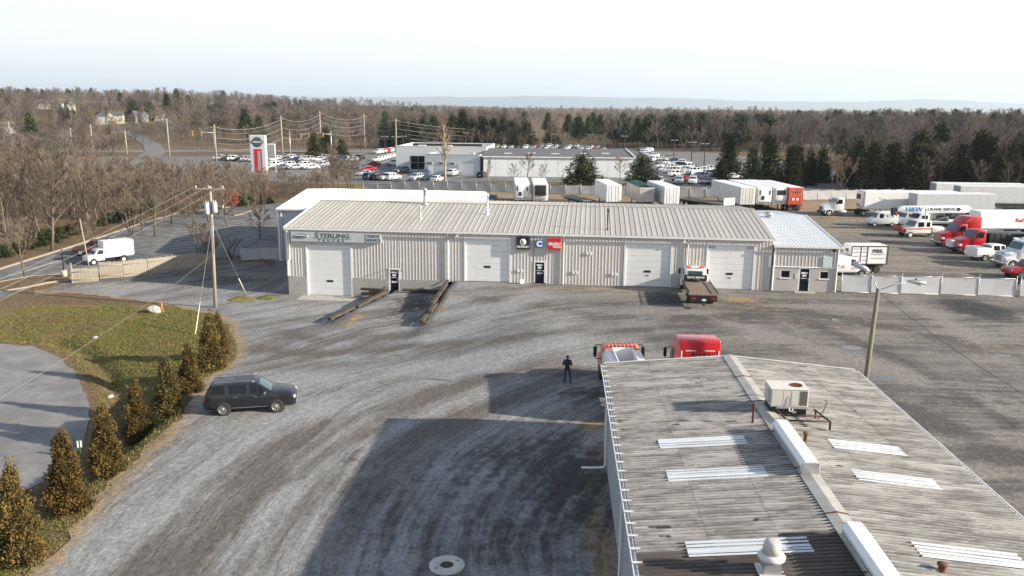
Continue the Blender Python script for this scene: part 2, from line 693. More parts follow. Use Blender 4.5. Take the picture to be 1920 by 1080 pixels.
class NT:
    """Small node-graph writer."""

    def __init__(self, name):
        self.m = bpy.data.materials.new(name)
        self.m.use_nodes = True
        self.t = self.m.node_tree
        self.b = self.t.nodes['Principled BSDF']

    def n(self, kind, **kw):
        nd = self.t.nodes.new(kind)
        for k, v in kw.items():
            setattr(nd, k, v)
        return nd

    def l(self, a, b):
        self.t.links.new(a, b)

    def noise(self, vec, scale, detail=5, rough=0.6, stretch=None):
        if stretch:
            mp = self.n('ShaderNodeMapping')
            mp.inputs['Scale'].default_value = stretch
            self.l(vec, mp.inputs['Vector'])
            vec = mp.outputs['Vector']
        nd = self.n('ShaderNodeTexNoise')
        nd.inputs['Scale'].default_value = scale
        nd.inputs['Detail'].default_value = detail
        nd.inputs['Roughness'].default_value = rough
        self.l(vec, nd.inputs['Vector'])
        return nd.outputs['Fac']

    def rng(self, v, a, b, c=0.0, d=1.0):
        nd = self.n('ShaderNodeMapRange', interpolation_type='SMOOTHSTEP')
        for k, x in (('From Min', a), ('From Max', b), ('To Min', c), ('To Max', d)):
            nd.inputs[k].default_value = x
        self.l(v, nd.inputs['Value'])
        return nd.outputs['Result']

    def math(self, op, a, b):
        nd = self.n('ShaderNodeMath', operation=op)
        for i, x in enumerate((a, b)):
            if isinstance(x, (int, float)):
                nd.inputs[i].default_value = x
            else:
                self.l(x, nd.inputs[i])
        return nd.outputs[0]

    def mix(self, f, a, b, blend='MIX'):
        nd = self.n('ShaderNodeMix', data_type='RGBA', blend_type=blend)
        for key, x in (('Factor', f), ('A', a), ('B', b)):
            if isinstance(x, (int, float)):
                nd.inputs[key].default_value = x
            elif isinstance(x, tuple):
                nd.inputs[key].default_value = lin(x)
            else:
                self.l(x, nd.inputs[key])
        return nd.outputs['Result']

    def attr(self, name, out='Fac'):
        nd = self.n('ShaderNodeAttribute', attribute_name=name)
        return nd.outputs[out]

    def pos(self):
        return self.n('ShaderNodeNewGeometry').outputs['Position']

    def bump(self, hgt, strength, dist=0.05):
        nd = self.n('ShaderNodeBump')
        nd.inputs['Strength'].default_value = strength
        nd.inputs['Distance'].default_value = dist
        self.l(hgt, nd.inputs['Height'])
        self.l(nd.outputs['Normal'], self.b.inputs['Normal'])

    def done(self, col, rough=0.9, spec=0.25):
        self.l(col, self.b.inputs['Base Color'])
        if isinstance(rough, (int, float)):
            self.b.inputs['Roughness'].default_value = rough
        else:
            self.l(rough, self.b.inputs['Roughness'])
        self.b.inputs['Specular IOR Level'].default_value = spec
        return self.m


def fattr(me, name, arr):
    a = me.attributes.new(name, 'FLOAT', 'POINT')
    a.data.foreach_set('value', np.asarray(arr, np.float32))


def vattr(me, name, arr):
    a = me.attributes.new(name, 'FLOAT_VECTOR', 'POINT')
    a.data.foreach_set('vector', np.asarray(arr, np.float32).ravel())


def co(me):
    a = np.empty(len(me.vertices) * 3, np.float32)
    me.vertices.foreach_get('co', a)
    return a.reshape(-1, 3)


# --- base ground: turf by the turning circle and lawns, leaf litter under the woods
g = NT('turf_and_leaf_litter')
P = g.pos()
n1 = g.noise(P, 0.35, 6, 0.65)
n2 = g.noise(P, 2.6, 6, 0.7)
n3 = g.noise(P, 11.0, 4, 0.7)
grass = g.mix(g.rng(n2, 0.35, 0.66), (0.082, 0.088, 0.025), (0.17, 0.158, 0.06))
grass = g.mix(g.rng(n1, 0.44, 0.66), grass, (0.20, 0.135, 0.062))
litter = g.mix(g.rng(n2, 0.3, 0.7), (0.085, 0.058, 0.036), (0.19, 0.135, 0.085))
litter = g.mix(g.rng(n1, 0.5, 0.75), litter, (0.15, 0.12, 0.075))
gcol = g.mix(g.rng(g.math('ADD', g.attr('grass'), g.math('MULTIPLY', g.math('SUBTRACT', n2, 0.5), 0.6)), 0.35, 0.65), litter, grass)
bare = g.mix(g.rng(n2, 0.35, 0.65), (0.11, 0.07, 0.042), (0.19, 0.135, 0.085))
gcol = g.mix(g.rng(g.math('ADD', g.attr('soil'), g.math('MULTIPLY', g.math('SUBTRACT', n2, 0.5), 0.7)), 0.4, 0.65), gcol, bare)
gcol = g.mix(0.75, gcol, g.mix(n3, (0.35, 0.35, 0.35), (1, 1, 1)), 'MULTIPLY')
gcol = g.mix(1.0, gcol, (1.45, 1.45, 1.45), 'MULTIPLY')
g.bump(g.math('ADD', n2, g.math('MULTIPLY', n3, 0.5)), 0.7, 0.12)
M_ground = g.done(gcol, 0.95, 0.1)

me = bpy.data.meshes.new('ground')
nx, ny = len(GX), len(GY)
_v = np.stack([_X.ravel(), _Y.ravel(), GZ.ravel() - 0.004], 1)
_i = (np.arange(ny - 1)[:, None] * nx + np.arange(nx - 1)[None, :]).ravel()
_f = np.stack([_i, _i + 1, _i + nx + 1, _i + nx], 1)
me.vertices.add(len(_v))
me.vertices.foreach_set('co', _v.astype(np.float32).ravel())
me.loops.add(_f.size)
me.loops.foreach_set('vertex_index', _f.astype(np.int32).ravel())
me.polygons.add(len(_f))
me.polygons.foreach_set('loop_start', np.arange(0, _f.size, 4, dtype=np.int32))
me.polygons.foreach_set('loop_total', np.full(len(_f), 4, np.int32))
me.update(calc_edges=True)
me.polygons.foreach_set('use_smooth', [True] * len(_f))
me.materials.append(M_ground)
gx, gy = _v[:, 0], _v[:, 1]
dC, iC = poly_dist(gx, gy, CUL)
gr = S((4 - gx) / 4) * (1 - S((gy - 74) / 6)) * S((gx + 75) / 6)
gr = np.maximum(gr, S((gy - 150) / 8) * (1 - S((gy - 205) / 8)) * S((gx + 45) / 6) * (1 - S((gx - 60) / 20)))
gr = np.maximum(gr, 0.75 * S((gy - 420) / 60) * (1 - S((gy - 560) / 40)) * S((-140 - gx) / 30) * S((gx + 320) / 40))
fattr(me, 'grass', gr)
soil = np.exp(-((np.where(iC, 0, dC) - 1.0) / 1.3) ** 2) * (gy < 80)
_dy, _iy = poly_dist(gx, gy, YARD)
soil = np.maximum(soil, 0.8 * np.exp(-(_dy / 0.9) ** 2) * (gy < 90))
for (bx, by, br, ba) in [(*ground_at(160, 612)[:2], 2.6, 1.1), (*ground_at(60, 600)[:2], 4.5, 0.8), (*ground_at(20, 575)[:2], 4.0, 0.7),
                         (*ground_at(300, 563)[:2], 3.5, 0.9), (*ground_at(440, 625)[:2], 2.5, 0.75)]:
    soil = np.maximum(soil, ba * np.exp(-((gx - bx) ** 2 + (gy - by) ** 2) / br ** 2))
fattr(me, 'soil', soil)
structure(link('ground', me))

# --- gravel yard: compacted grey stone with curved wheel ruts, browner and darker to the right and behind
y_ = NT('yard_gravel')
P = y_.pos()
FL0 = y_.attr('flow', 'Vector')
_nz = y_.n('ShaderNodeTexNoise')
_nz.inputs['Scale'].default_value = 0.13
_nz.inputs['Detail'].default_value = 5
_nz.inputs['Roughness'].default_value = 0.6
y_.l(P, _nz.inputs['Vector'])
_sc = y_.n('ShaderNodeVectorMath', operation='SCALE')
_sc.inputs['Scale'].default_value = 2.0
y_.l(_nz.outputs['Color'], _sc.inputs[0])
_ad = y_.n('ShaderNodeVectorMath', operation='ADD')
y_.l(FL0, _ad.inputs[0])
y_.l(_sc.outputs[0], _ad.inputs[1])
FL = _ad.outputs[0]
A = y_.noise(FL, 1.0, 6, 0.62, (0.035, 0.5, 1))
B = y_.noise(FL, 1.0, 6, 0.68, (0.16, 2.3, 1))
D_ = y_.noise(P, 0.16, 5, 0.6)
E_ = y_.noise(P, 1.1, 6, 0.7)
G_ = y_.noise(P, 3.2, 9, 0.86)
V_ = y_.n('ShaderNodeTexVoronoi')
V_.inputs['Scale'].default_value = 6.5
y_.l(P, V_.inputs['Vector'])
_bw = y_.n('ShaderNodeRGBToBW')
y_.l(V_.outputs['Color'], _bw.inputs[0])
stone = y_.mix(_bw.outputs[0], (0.25, 0.25, 0.25), (1.0, 1.0, 1.0))
bl = y_.math('ADD', y_.math('MULTIPLY', A, 0.5), y_.math('ADD', y_.math('MULTIPLY', B, 0.3), y_.math('MULTIPLY', D_, 0.28)))
bl = y_.math('ADD', bl, y_.math('MULTIPLY', y_.attr('lane'), 0.12))
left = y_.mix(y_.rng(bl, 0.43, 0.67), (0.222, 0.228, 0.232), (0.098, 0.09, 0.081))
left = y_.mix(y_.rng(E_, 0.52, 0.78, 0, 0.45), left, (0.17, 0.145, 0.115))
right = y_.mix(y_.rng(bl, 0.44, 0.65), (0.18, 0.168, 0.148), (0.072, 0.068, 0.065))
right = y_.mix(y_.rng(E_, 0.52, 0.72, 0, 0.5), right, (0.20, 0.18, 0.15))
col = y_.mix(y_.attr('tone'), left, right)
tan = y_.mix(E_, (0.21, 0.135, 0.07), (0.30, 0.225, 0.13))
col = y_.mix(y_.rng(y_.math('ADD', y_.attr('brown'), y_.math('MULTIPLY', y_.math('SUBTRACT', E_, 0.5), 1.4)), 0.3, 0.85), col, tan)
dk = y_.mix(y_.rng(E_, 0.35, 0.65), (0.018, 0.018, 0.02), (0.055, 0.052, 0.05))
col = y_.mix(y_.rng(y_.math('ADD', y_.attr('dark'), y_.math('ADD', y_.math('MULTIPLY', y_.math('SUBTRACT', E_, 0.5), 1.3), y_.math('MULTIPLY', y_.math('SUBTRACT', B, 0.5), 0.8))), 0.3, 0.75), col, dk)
sp = y_.mix(0.5, y_.mix(y_.rng(G_, 0.3, 0.72), (0.22, 0.22, 0.22), (1.0, 1.0, 1.0)), stone)
col = y_.mix(0.8, col, sp, 'MULTIPLY')
col = y_.mix(1.0, col, (1.75, 1.75, 1.75), 'MULTIPLY')
y_.bump(y_.math('ADD', y_.math('MULTIPLY', B, 0.8), y_.math('ADD', y_.math('MULTIPLY', E_, 1.2), y_.math('MULTIPLY', G_, 0.35))), 0.75, 0.09)
M_yard = y_.done(col, y_.rng(y_.attr('dark'), 0, 1, 0.92, 0.62), 0.22)
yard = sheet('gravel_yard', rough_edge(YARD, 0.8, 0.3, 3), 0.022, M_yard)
structure(yard)
c3 = co(yard.data)
X, Y = c3[:, 0], c3[:, 1]
cx, cy = 24.0, 27.0
rad = np.where(X > cx, np.abs(Y - cy), np.hypot(X - cx, Y - cy))
ang = np.where(X > cx, X - cx, -np.arctan2(cx - X, np.maximum(Y - cy, -60) + 0.0001) * np.maximum(rad, 4))
vattr(yard.data, 'flow', np.stack([ang, rad + 1.2 * np.sin(ang * 0.06), np.zeros_like(X)], 1))
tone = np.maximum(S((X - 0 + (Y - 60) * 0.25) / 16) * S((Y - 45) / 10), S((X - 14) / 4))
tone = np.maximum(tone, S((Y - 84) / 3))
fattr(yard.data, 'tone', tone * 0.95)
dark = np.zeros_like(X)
brown = np.zeros_like(X)


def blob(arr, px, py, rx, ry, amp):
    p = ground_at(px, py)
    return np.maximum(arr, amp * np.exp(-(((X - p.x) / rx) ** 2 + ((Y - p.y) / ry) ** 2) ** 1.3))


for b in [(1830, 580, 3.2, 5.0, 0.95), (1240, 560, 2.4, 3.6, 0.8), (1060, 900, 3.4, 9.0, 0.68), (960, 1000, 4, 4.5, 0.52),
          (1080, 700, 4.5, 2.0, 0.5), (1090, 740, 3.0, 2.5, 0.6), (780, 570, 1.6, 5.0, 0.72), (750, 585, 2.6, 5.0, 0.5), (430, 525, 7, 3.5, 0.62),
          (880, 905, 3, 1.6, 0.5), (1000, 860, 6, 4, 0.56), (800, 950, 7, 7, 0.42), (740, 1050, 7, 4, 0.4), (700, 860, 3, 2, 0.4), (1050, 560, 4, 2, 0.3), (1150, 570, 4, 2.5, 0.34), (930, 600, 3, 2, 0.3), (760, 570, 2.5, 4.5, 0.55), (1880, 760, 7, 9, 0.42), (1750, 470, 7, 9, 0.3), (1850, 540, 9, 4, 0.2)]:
    dark = blob(dark, *b)  # dark stains; beside the metal shed they also paint its shadow deeper
for b in [(1390, 563, 2.6, 1.6, 0.75), (1430, 578, 3.4, 2.2, 0.5), (1120, 1000, 0.9, 9, 0.75), (1125, 870, 1.1, 4, 0.7), (1115, 800, 1.3, 1.5, 0.75),
          (1060, 775, 2.5, 0.8, 0.5), (830, 560, 1.1, 6.0, 0.62), (665, 600, 0.8, 4.5, 0.7), (700, 565, 1.5, 1.5, 0.55), (1020, 585, 2.0, 0.9, 0.5), (1180, 545, 4.5, 0.9, 0.55),
          (1060, 541, 9, 0.7, 0.6), (1370, 600, 4, 4, 0.35), (1620, 620, 6, 5, 0.32), (1100, 540, 5, 0.8, 0.5), (570, 562, 3, 1, 0.5), (1500, 560, 5, 1.4, 0.35),
          (1060, 690, 2, 0.6, 0.5), (980, 770, 3.5, 0.6, 0.4), (700, 770, 4, 1.2, 0.22), (1520, 605, 5, 2, 0.42), (1700, 630, 6, 1.5, 0.36), (1850, 650, 5, 2.5, 0.4), (370, 500, 9, 1.2, 0.6), (200, 537, 6, 1.0, 0.4)]:
    brown = blob(brown, *b)
back = S((Y - 128) / 18)
brown = np.maximum(brown, back * 0.62)
brown = np.maximum(brown, 0.5 * S((Y - 112) / 8) * S((X - 36) / 6) * (1 - S((X - 66) / 8)))
brown = np.maximum(brown, 0.42 * S((Y - 84) / 6) * S((X - 38) / 6) * (1 - S((X - 53) / 4)))
_de, _ = poly_dist(X, Y, YARD)
brown = np.maximum(brown, 0.72 * np.exp(-(_de / 1.3) ** 2) * (X < -6) * (Y < 84))
lane = np.zeros_like(X)
for (amp, wd, pl) in [(1, 1.3, [(240, 1080), (380, 960), (520, 850), (640, 790), (760, 750), (900, 715), (1060, 690)]), (.8, .7, [(130, 1080), (300, 930), (420, 835), (480, 800)]),
                      (.9, 1.0, [(470, 655), (600, 665), (760, 650), (900, 640), (1060, 625), (1200, 618)]), (.8, .8, [(430, 1080), (560, 960), (700, 850), (860, 775), (1000, 745)]),
                      (.7, 1.2, [(900, 560), (1000, 570), (1100, 590), (1240, 600), (1420, 590)]), (.7, .9, [(520, 620), (600, 640), (700, 632), (820, 625)]), (.8, .6, [(330, 1080), (470, 940), (590, 860), (700, 810)]),
                      (-1, 1.7, [(360, 760), (540, 725), (760, 690), (960, 660), (1150, 615), (1240, 590)]), (-1, 1.6, [(170, 1060), (300, 915), (450, 805), (560, 765)]),
                      (-.9, 1.3, [(800, 640), (900, 605), (960, 575), (1000, 550)]), (-.7, 1.5, [(500, 590), (560, 580), (640, 575)]), (-.6, 1.0, [(1080, 660), (1250, 640), (1450, 640)]), (1, 1.2, [(1240, 640), (1450, 690), (1700, 770), (1900, 860)]), (-1, 1.2, [(1300, 585), (1480, 640), (1650, 690), (1900, 760)]),
                      (.9, 1.0, [(1380, 570), (1600, 600), (1800, 640), (1920, 680)]), (-.9, .9, [(1690, 558), (1800, 620), (1910, 690)]), (.9, .7, [(1500, 600), (1700, 680), (1900, 800)]), (.8, 1.0, [(1120, 600), (1240, 590), (1380, 600)])]:
    q = np.array([tuple(ground_at(*p)[:2]) for p in pl])
    dd = np.full(X.shape, 1e9)
    for (x0, y0), (x1, y1) in zip(q[:-1], q[1:]):
        t = np.clip(((X - x0) * (x1 - x0) + (Y - y0) * (y1 - y0)) / ((x1 - x0) ** 2 + (y1 - y0) ** 2), 0, 1)
        dd = np.minimum(dd, np.hypot(X - x0 - t * (x1 - x0), Y - y0 - t * (y1 - y0)))
    lane += amp * np.exp(-(dd / wd) ** 2)
fattr(yard.data, 'lane', lane)
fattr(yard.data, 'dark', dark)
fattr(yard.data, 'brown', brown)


def asphalt(name, c0, c1, crack=0.35, scale=0.5):
    a = NT(name)
    P = a.pos()
    n1 = a.noise(P, scale, 6, 0.65)
    n2 = a.noise(P, 14, 4, 0.7)
    n3 = a.noise(P, scale * 0.3, 4, 0.6)
    c = a.mix(a.rng(n1, 0.35, 0.68), tuple(v * .9 for v in c0), c1)
    c = a.mix(a.rng(n3, 0.5, 0.7, 0, 0.5), c, tuple(v * 0.72 for v in c0))
    vo = a.n('ShaderNodeTexVoronoi', feature='DISTANCE_TO_EDGE')
    vo.inputs['Scale'].default_value = 0.16
    wp = a.n('ShaderNodeVectorMath', operation='ADD')
    nz = a.n('ShaderNodeTexNoise')
    nz.inputs['Scale'].default_value = 0.7
    nz.inputs['Detail'].default_value = 4
    sc = a.n('ShaderNodeVectorMath', operation='SCALE')
    sc.inputs['Scale'].default_value = 2.2
    a.l(P, nz.inputs['Vector'])
    a.l(nz.outputs['Color'], sc.inputs[0])
    a.l(P, wp.inputs[0])
    a.l(sc.outputs[0], wp.inputs[1])
    a.l(wp.outputs[0], vo.inputs['Vector'])
    c = a.mix(a.rng(vo.outputs['Distance'], 0.004, 0.014, crack, 0), c, (0.02, 0.02, 0.02))
    c = a.mix(0.4, c, a.mix(n2, (0.45, 0.45, 0.45), (1, 1, 1)), 'MULTIPLY')
    c = a.mix(1.0, c, (1.2, 1.2, 1.2), 'MULTIPLY')
    a.bump(n2, 0.25, 0.02)
    return a.done(c, 0.9, 0.2)


M_asph = asphalt('worn_asphalt', (0.125, 0.128, 0.13), (0.185, 0.187, 0.185))
M_asph_old = asphalt('bleached_asphalt', (0.185, 0.187, 0.19), (0.235, 0.233, 0.23), 0.12)
M_asph_far = asphalt('lot_asphalt', (0.155, 0.155, 0.155), (0.2, 0.198, 0.19), 0.0)
M_line = mat('worn_line_paint', (0.55, 0.55, 0.53), 0.8, 0.15, 3)

structure(sheet('turning_circle', rough_edge(CUL, 0.9, 0.12, 5), 0.03, M_asph_old))
LOT = xy([(-500, 640), (-200, 560), (0, 507), (60, 488), (150, 460), (215, 438), (270, 420), (330, 403), (400, 394), (470, 388),
          (530, 383), (600, 380), (600, 440), (520, 470), (480, 477), (410, 484), (300, 499), (140, 522), (60, 536),
          (0, 557), (-300, 650)], -1.65)
lot = sheet('parking_lot', LOT, 0.034, M_asph)
structure(lot)
road_pts = [(-260, 305), (-150, 300), (-60, 318), (40, 345), (160, 400)]
ROAD = [(x, y - 8) for x, y in road_pts] + [(x, y + 8) for x, y in road_pts[::-1]]
structure(sheet('highway', ROAD, 0.05, M_asph_far))
_hr = [ground_at(px, py) for px, py in [(275, 297), (292, 285), (285, 272), (262, 258), (238, 248), (222, 241), (240, 236)]]
_w = 3.4
HROAD = ([(p.x - _w * 1.1, p.y) for p in _hr] + [(p.x + _w * 1.1, p.y) for p in _hr[::-1]])
structure(sheet('hill_road', HROAD, 0.12, M_asph_far))
DEALER = [(-70, 196), (-45, 188), (-20, 190), (0, 193), (30, 192), (38, 178), (62, 172), (86, 190), (95, 225), (92, 262), (80, 330),
          (20, 345), (-40, 330), (-75, 282), (-130, 270), (-130, 235), (-95, 215)]
structure(sheet('dealership_lot', DEALER, 0.045, M_asph_far))
FAR_LOT = [(118, 118), (80.5, 123), (80.5, 141), (82, 158), (90, 166), (150, 165), (170, 120)]
structure(sheet('neighbour_lot', FAR_LOT, 0.03, M_asph))
# kerbs and painted bays
M_island = M_ground


def strip_along(name, pts, w, z0, z1, material, parent=None):
    """A kerb: a low solid strip following pts (world xy), riding on the terrain."""
    mb = MB()
    n = len(pts)
    vs, fs = [], []
    for i, p in enumerate(pts):
        a = Vector(pts[max(i - 1, 0)][:2])
        b = Vector(pts[min(i + 1, n - 1)][:2])
        d = (b - a).normalized()
        nr = Vector((-d.y, d.x)) * (w / 2)
        z = grid_z(p[0], p[1])
        for q, zz in ((-1, z0), (-1, z1), (1, z1), (1, z0)):
            vs.append((p[0] + nr.x * q, p[1] + nr.y * q, z + zz))
    for i in range(n - 1):
        for k in range(4):
            fs.append((i * 4 + k, i * 4 + (k + 1) % 4, (i + 1) * 4 + (k + 1) % 4, (i + 1) * 4 + k))
    fs += [(0, 1, 2, 3), tuple((n - 1) * 4 + k for k in (3, 2, 1, 0))]
    mb.add(vs, fs)
    return mb.build(name, material, parent)


def dense(pts, step=2.0):
    out = []
    for a, b in zip(pts[:-1], pts[1:]):
        a, b = Vector(a[:2]), Vector(b[:2])
        n = max(1, int((b - a).length / step))
        out += [tuple(a.lerp(b, k / n)) for k in range(n)]
    return out + [tuple(pts[-1][:2])]


structure(strip_along('kerb', dense(xy([(-300, 590), (0, 505), (60, 486), (150, 458), (215, 436), (270, 418), (330, 401), (400, 392), (430, 390)], -1.65)), 0.35, -0.1, 0.15, M_kerb))
structure(strip_along('kerb', dense(xy([(420, 400), (440, 405), (458, 401), (470, 396)], -1.65), 0.6), 0.3, -0.1, 0.15, M_kerb))
ISL = xy([(-120, 590), (0, 543), (60, 535), (128, 526), (135, 520), (120, 515), (60, 519), (0, 530)], -1.65)
isl = sheet('verge_island', ISL, 0.1, M_ground)
fattr(isl.data, 'grass', np.full(len(isl.data.vertices), 0.25))
structure(isl)
structure(strip_along('kerb', dense(ISL + ISL[:1], 0.8), 0.25, -0.1, 0.15, M_kerb))


def painted(name, a, b, w, lift=0.008, base=0.034):
    n = max(2, int((Vector(b) - Vector(a)).length / 1.0))
    d = (Vector(b) - Vector(a)).normalized()
    nr = Vector((-d.y, d.x)) * w / 2
    vs, fs = [], []
    for k in range(n + 1):
        p = Vector(a).lerp(Vector(b), k / n)
        for q in (-1, 1):
            x, y = p.x + nr.x * q, p.y + nr.y * q
            vs.append((x, y, grid_z(x, y) + base + lift))
    fs = [(2 * k, 2 * k + 1, 2 * k + 3, 2 * k + 2) for k in range(n)]
    return MB().add(vs, fs).build(name, M_line, lot, fix=False)


for k in range(13):
    a = at(292 + k * 4.5, 476 - k * 5.6, -1.65)
    b = at(352 + k * 5.5, 469 - k * 5.6, -1.65)
    painted('bay_line', (a.x, a.y), (b.x, b.y), 0.12)
for k in range(11):
    a = at(398 + k * 3.2, 466 - k * 5.0, -1.65)
    b = at(470 + k * 3.0, 458 - k * 5.0, -1.65)
    painted('bay_line', (a.x, a.y), (b.x, b.y), 0.12)
for k in range(7):
    a = at(10 + k * 14, 520 - k * 4.4, -1.65)
    b = at(70 + k * 14, 503 - k * 4.4, -1.65)
    painted('bay_line', (a.x, a.y), (b.x, b.y), 0.12)

# puddles
M_water = mat('puddle_water', (0.055, 0.058, 0.06), 0.04, 0.2, spec=0.8)
for (px, py, rx, ry) in [(1597, 653, 0.72, 0.55), (1608, 661, 0.45, 0.22), (1664, 708, 0.6, 0.5), (1565, 600, 0.35, 0.35),
                         (447, 578, 0.7, 0.45), (1640, 640, 0.3, 0.2), (1880, 668, 0.6, 0.3)]:
    p = ground_at(px, py)
    r_ = random.Random(px)
    pts = []
    for k in range(22):
        t = 2 * math.pi * k / 22
        q = 1 + r_.uniform(-0.14, 0.14)
        pts.append((p.x + rx * q * math.cos(t), p.y + ry * q * math.sin(t), p.z + 0.03))
    structure(MB().add(pts, [tuple(range(22))]).build('puddle', M_water, fix=False))

# ------------------------------------------------------------------ long workshop building
M_wall = mat('grey_wall_sheeting', (0.525, 0.508, 0.48), 0.5, 0.06, 0.8, spec=0.3, dirt=(0.3, 0.25, 0.2), dirt_amt=0.35, stretch=(1, 1, .35), objrand=.05)
M_roof = mat('weathered_galvalume', (0.42, 0.405, 0.365), 0.5, 0.10, 1.2, spec=0.3, stretch=(2.5, 0.25, 1), objrand=0.1, dirt=(.24, .21, .17), dirt_amt=.4)
M_roof_white = mat('white_roof_sheet', (0.72, 0.745, 0.77), 0.5, 0.04, 1.0, objrand=0.03)
M_trim = mat('white_trim', (0.74, 0.745, 0.74), 0.45, 0.04)
M_door_white = mat('overhead_door_white', (0.70, 0.715, 0.71), 0.45, 0.03, 0.7, dirt=(0.55, 0.53, 0.48), dirt_amt=0.35)
M_block = mat('painted_block', (0.43, 0.41, 0.385), 0.8, 0.05, 2, bump=0.1)
M_sheet_shade = mat('shaded_sheeting', (0.42, 0.45, 0.47), 0.5, 0.05)  # shade put into the sheet colour of the rear shed's unlit walls
BX, BY = -6.37, 80.59
BANG = math.atan2(-0.0953322, 0.9954455)
_bu = Vector((math.cos(BANG), math.sin(BANG)))
_bn = Vector((-_bu.y, _bu.x))


def bw(s, d=0.0, z=0.0):
    """Workshop frame (along, back, up) to world."""
    return Vector((BX + _bu.x * s + _bn.x * d, BY + _bu.y * s + _bn.y * d, z))


MESHES = {}


def rib_mesh(key, n, pitch, z0, z1, rib=0.02, w=0.1):
    """Vertical ribbed sheet standing on y=0, ribs towards -y; n ribs wide."""
    k = ('rib', key, n, round(pitch, 3), round(z0, 3), round(z1, 3))
    if k in MESHES:
        return MESHES[k]
    prof = []
    for i in range(n):
        x = i * pitch
        prof += [(x, 0), (x + w * 0.3, -rib), (x + w * 0.7, -rib), (x + w, 0)]
    prof.append((n * pitch, 0))
    vs = [(x, y, z) for z in (z0, z1) for x, y in prof]
    m = len(prof)
    me = bpy.data.meshes.new(key)
    me.from_pydata(vs, [], [(i, i + 1, m + i + 1, m + i) for i in range(m - 1)])
    MESHES[k] = me
    return me


def clad(parent, s0, s1, z0, z1, material, y=0.0, pitch=0.32, ribs=3, name='wall_panel', step=None):
    """Fill a stretch of wall with separate ribbed sheets."""
    x = s0
    while x < s1 - 0.05:
        n = min(ribs, max(1, int(round((s1 - x) / pitch))))
        me = rib_mesh(name, n, pitch, z0, z1)
        if not me.materials:
            me.materials.append(material)
        o = link(name, me, parent, (x, y, 0))
        last = x + n * pitch
        if last > s1 + 0.02:
            o.scale = ((s1 - x) / (n * pitch), 1, 1)
        x = last


def slope_mesh(key, pitch, run, rise, rib=0.036, thick=0.03):
    """One roof sheet with a raised seam; lies from (0,0,0) up to (0,run,rise)."""
    k = ('slope', key, round(pitch, 3), round(run, 3), round(rise, 3))
    if k in MESHES:
        return MESHES[k]
    prof = [(0, 0), (0.02, rib), (0.075, rib), (0.095, 0), (pitch, 0)]
    vs = [(x, 0, z) for x, z in prof] + [(x, run, rise + z) for x, z in prof] + [(0, 0, -thick), (pitch, 0, -thick)]
    m = len(prof)
    fs = [(i, i + 1, m + i + 1, m + i) for i in range(m - 1)] + [(2 * m, 2 * m + 1, m - 1, 3, 2, 1, 0)]
    me = bpy.data.meshes.new(key)
    me.from_pydata(vs, [], fs)
    MESHES[k] = me
    return me


def roof_run(parent, s0, s1, d0, d1, z0, z1, pitch, material, name='roof_panel'):
    me = slope_mesh(name + parent.name, pitch, d1 - d0, z1 - z0)
    if not me.materials:
        me.materials.append(material)
    n = int(round((s1 - s0) / pitch))
    for i in range(n):
        o = link(name, me, parent, (s0 + i * (s1 - s0) / n, d0, z0))


def overhead_door(parent, s0, s1, z0, z1, mailslot=True, notice=False, patch=False):
    """Sectional lift door set back in the wall, with its own frame, sections and vision slot."""
    root = MB()
    root.box(s0 - 0.14, s0, -0.055, 0.16, z0, z1 + 0.14).box(s1, s1 + 0.14, -0.055, 0.16, z0, z1 + 0.14)
    root.box(s0, s1, -0.055, 0.16, z1, z1 + 0.14)
    d = root.build('overhead_door', M_trim, parent)
    n = 7
    hgt = (z1 - z0) / n
    for i in range(n):
        mb = MB().cbox(s0 + 0.003, s1 - 0.003, 0.095, 0.14, z0 + i * hgt + 0.006, z0 + (i + 1) * hgt - 0.006, 0.012)
        mb.build('door_section', M_door_white, d)
    c = (s0 + s1) / 2
    MB().cbox(c - 0.33, c + 0.33, 0.075, 0.1, z0 + 1.36, z0 + 1.58, 0.02).build('vision_slot', M_black, d)
    if notice:
        MB().box(c - 0.22, c + 0.22, 0.082, 0.094, z0 + 0.9, z0 + 1.15).build('notice', M_white_clean, d)
        MB().box(c - 0.17, c + 0.17, 0.078, 0.0815, z0 + 1.0, z0 + 1.12).build('notice_print', M_black, d)
    if patch:
        for q in (s0 + 0.04, s1 - 0.7):
            MB().box(q, q + 0.64, 0.084, 0.0945, z1 - 0.32, z1 - 0.03).build('top_pane', M_steel, d)


def entry_door(parent, s0, s1, z0, z1, lines_, arrow=True):
    mb = MB()
    mb.box(s0 - 0.13, s0, -0.05, 0.12, z0, z1 + 0.13).box(s1, s1 + 0.13, -0.05, 0.12, z0, z1 + 0.13)
    mb.box(s0, s1, -0.05, 0.12, z1, z1 + 0.13)
    d = mb.build('entry_door', M_trim, parent)
    MB().box(s0 + 0.002, s1 - 0.002, 0.02, 0.06, z0 + 0.02, z1 - 0.002).build('door_leaf', M_glass, d)
    MB().box(s0 + 0.01, s1 - 0.01, 0.0, 0.019, z0 + (z1 - z0) * 0.47, z0 + (z1 - z0) * 0.5).build('door_rail', M_black, d)
    MB().path([(s1 - 0.08, 0.01, z0 + 0.95), (s1 - 0.08, -0.05, z0 + 0.97), (s1 - 0.08, -0.05, z0 + 1.2), (s1 - 0.08, 0.01, z0 + 1.22)], 0.015).build('handle', M_alu, d)
    c = (s0 + s1) / 2
    for (dz, w, hh) in lines_:
        MB().cbox(c - w / 2, c + w / 2, 0.008, 0.0185, z0 + dz, z0 + dz + hh, 0.02).build('door_sticker', M_white_clean, d)


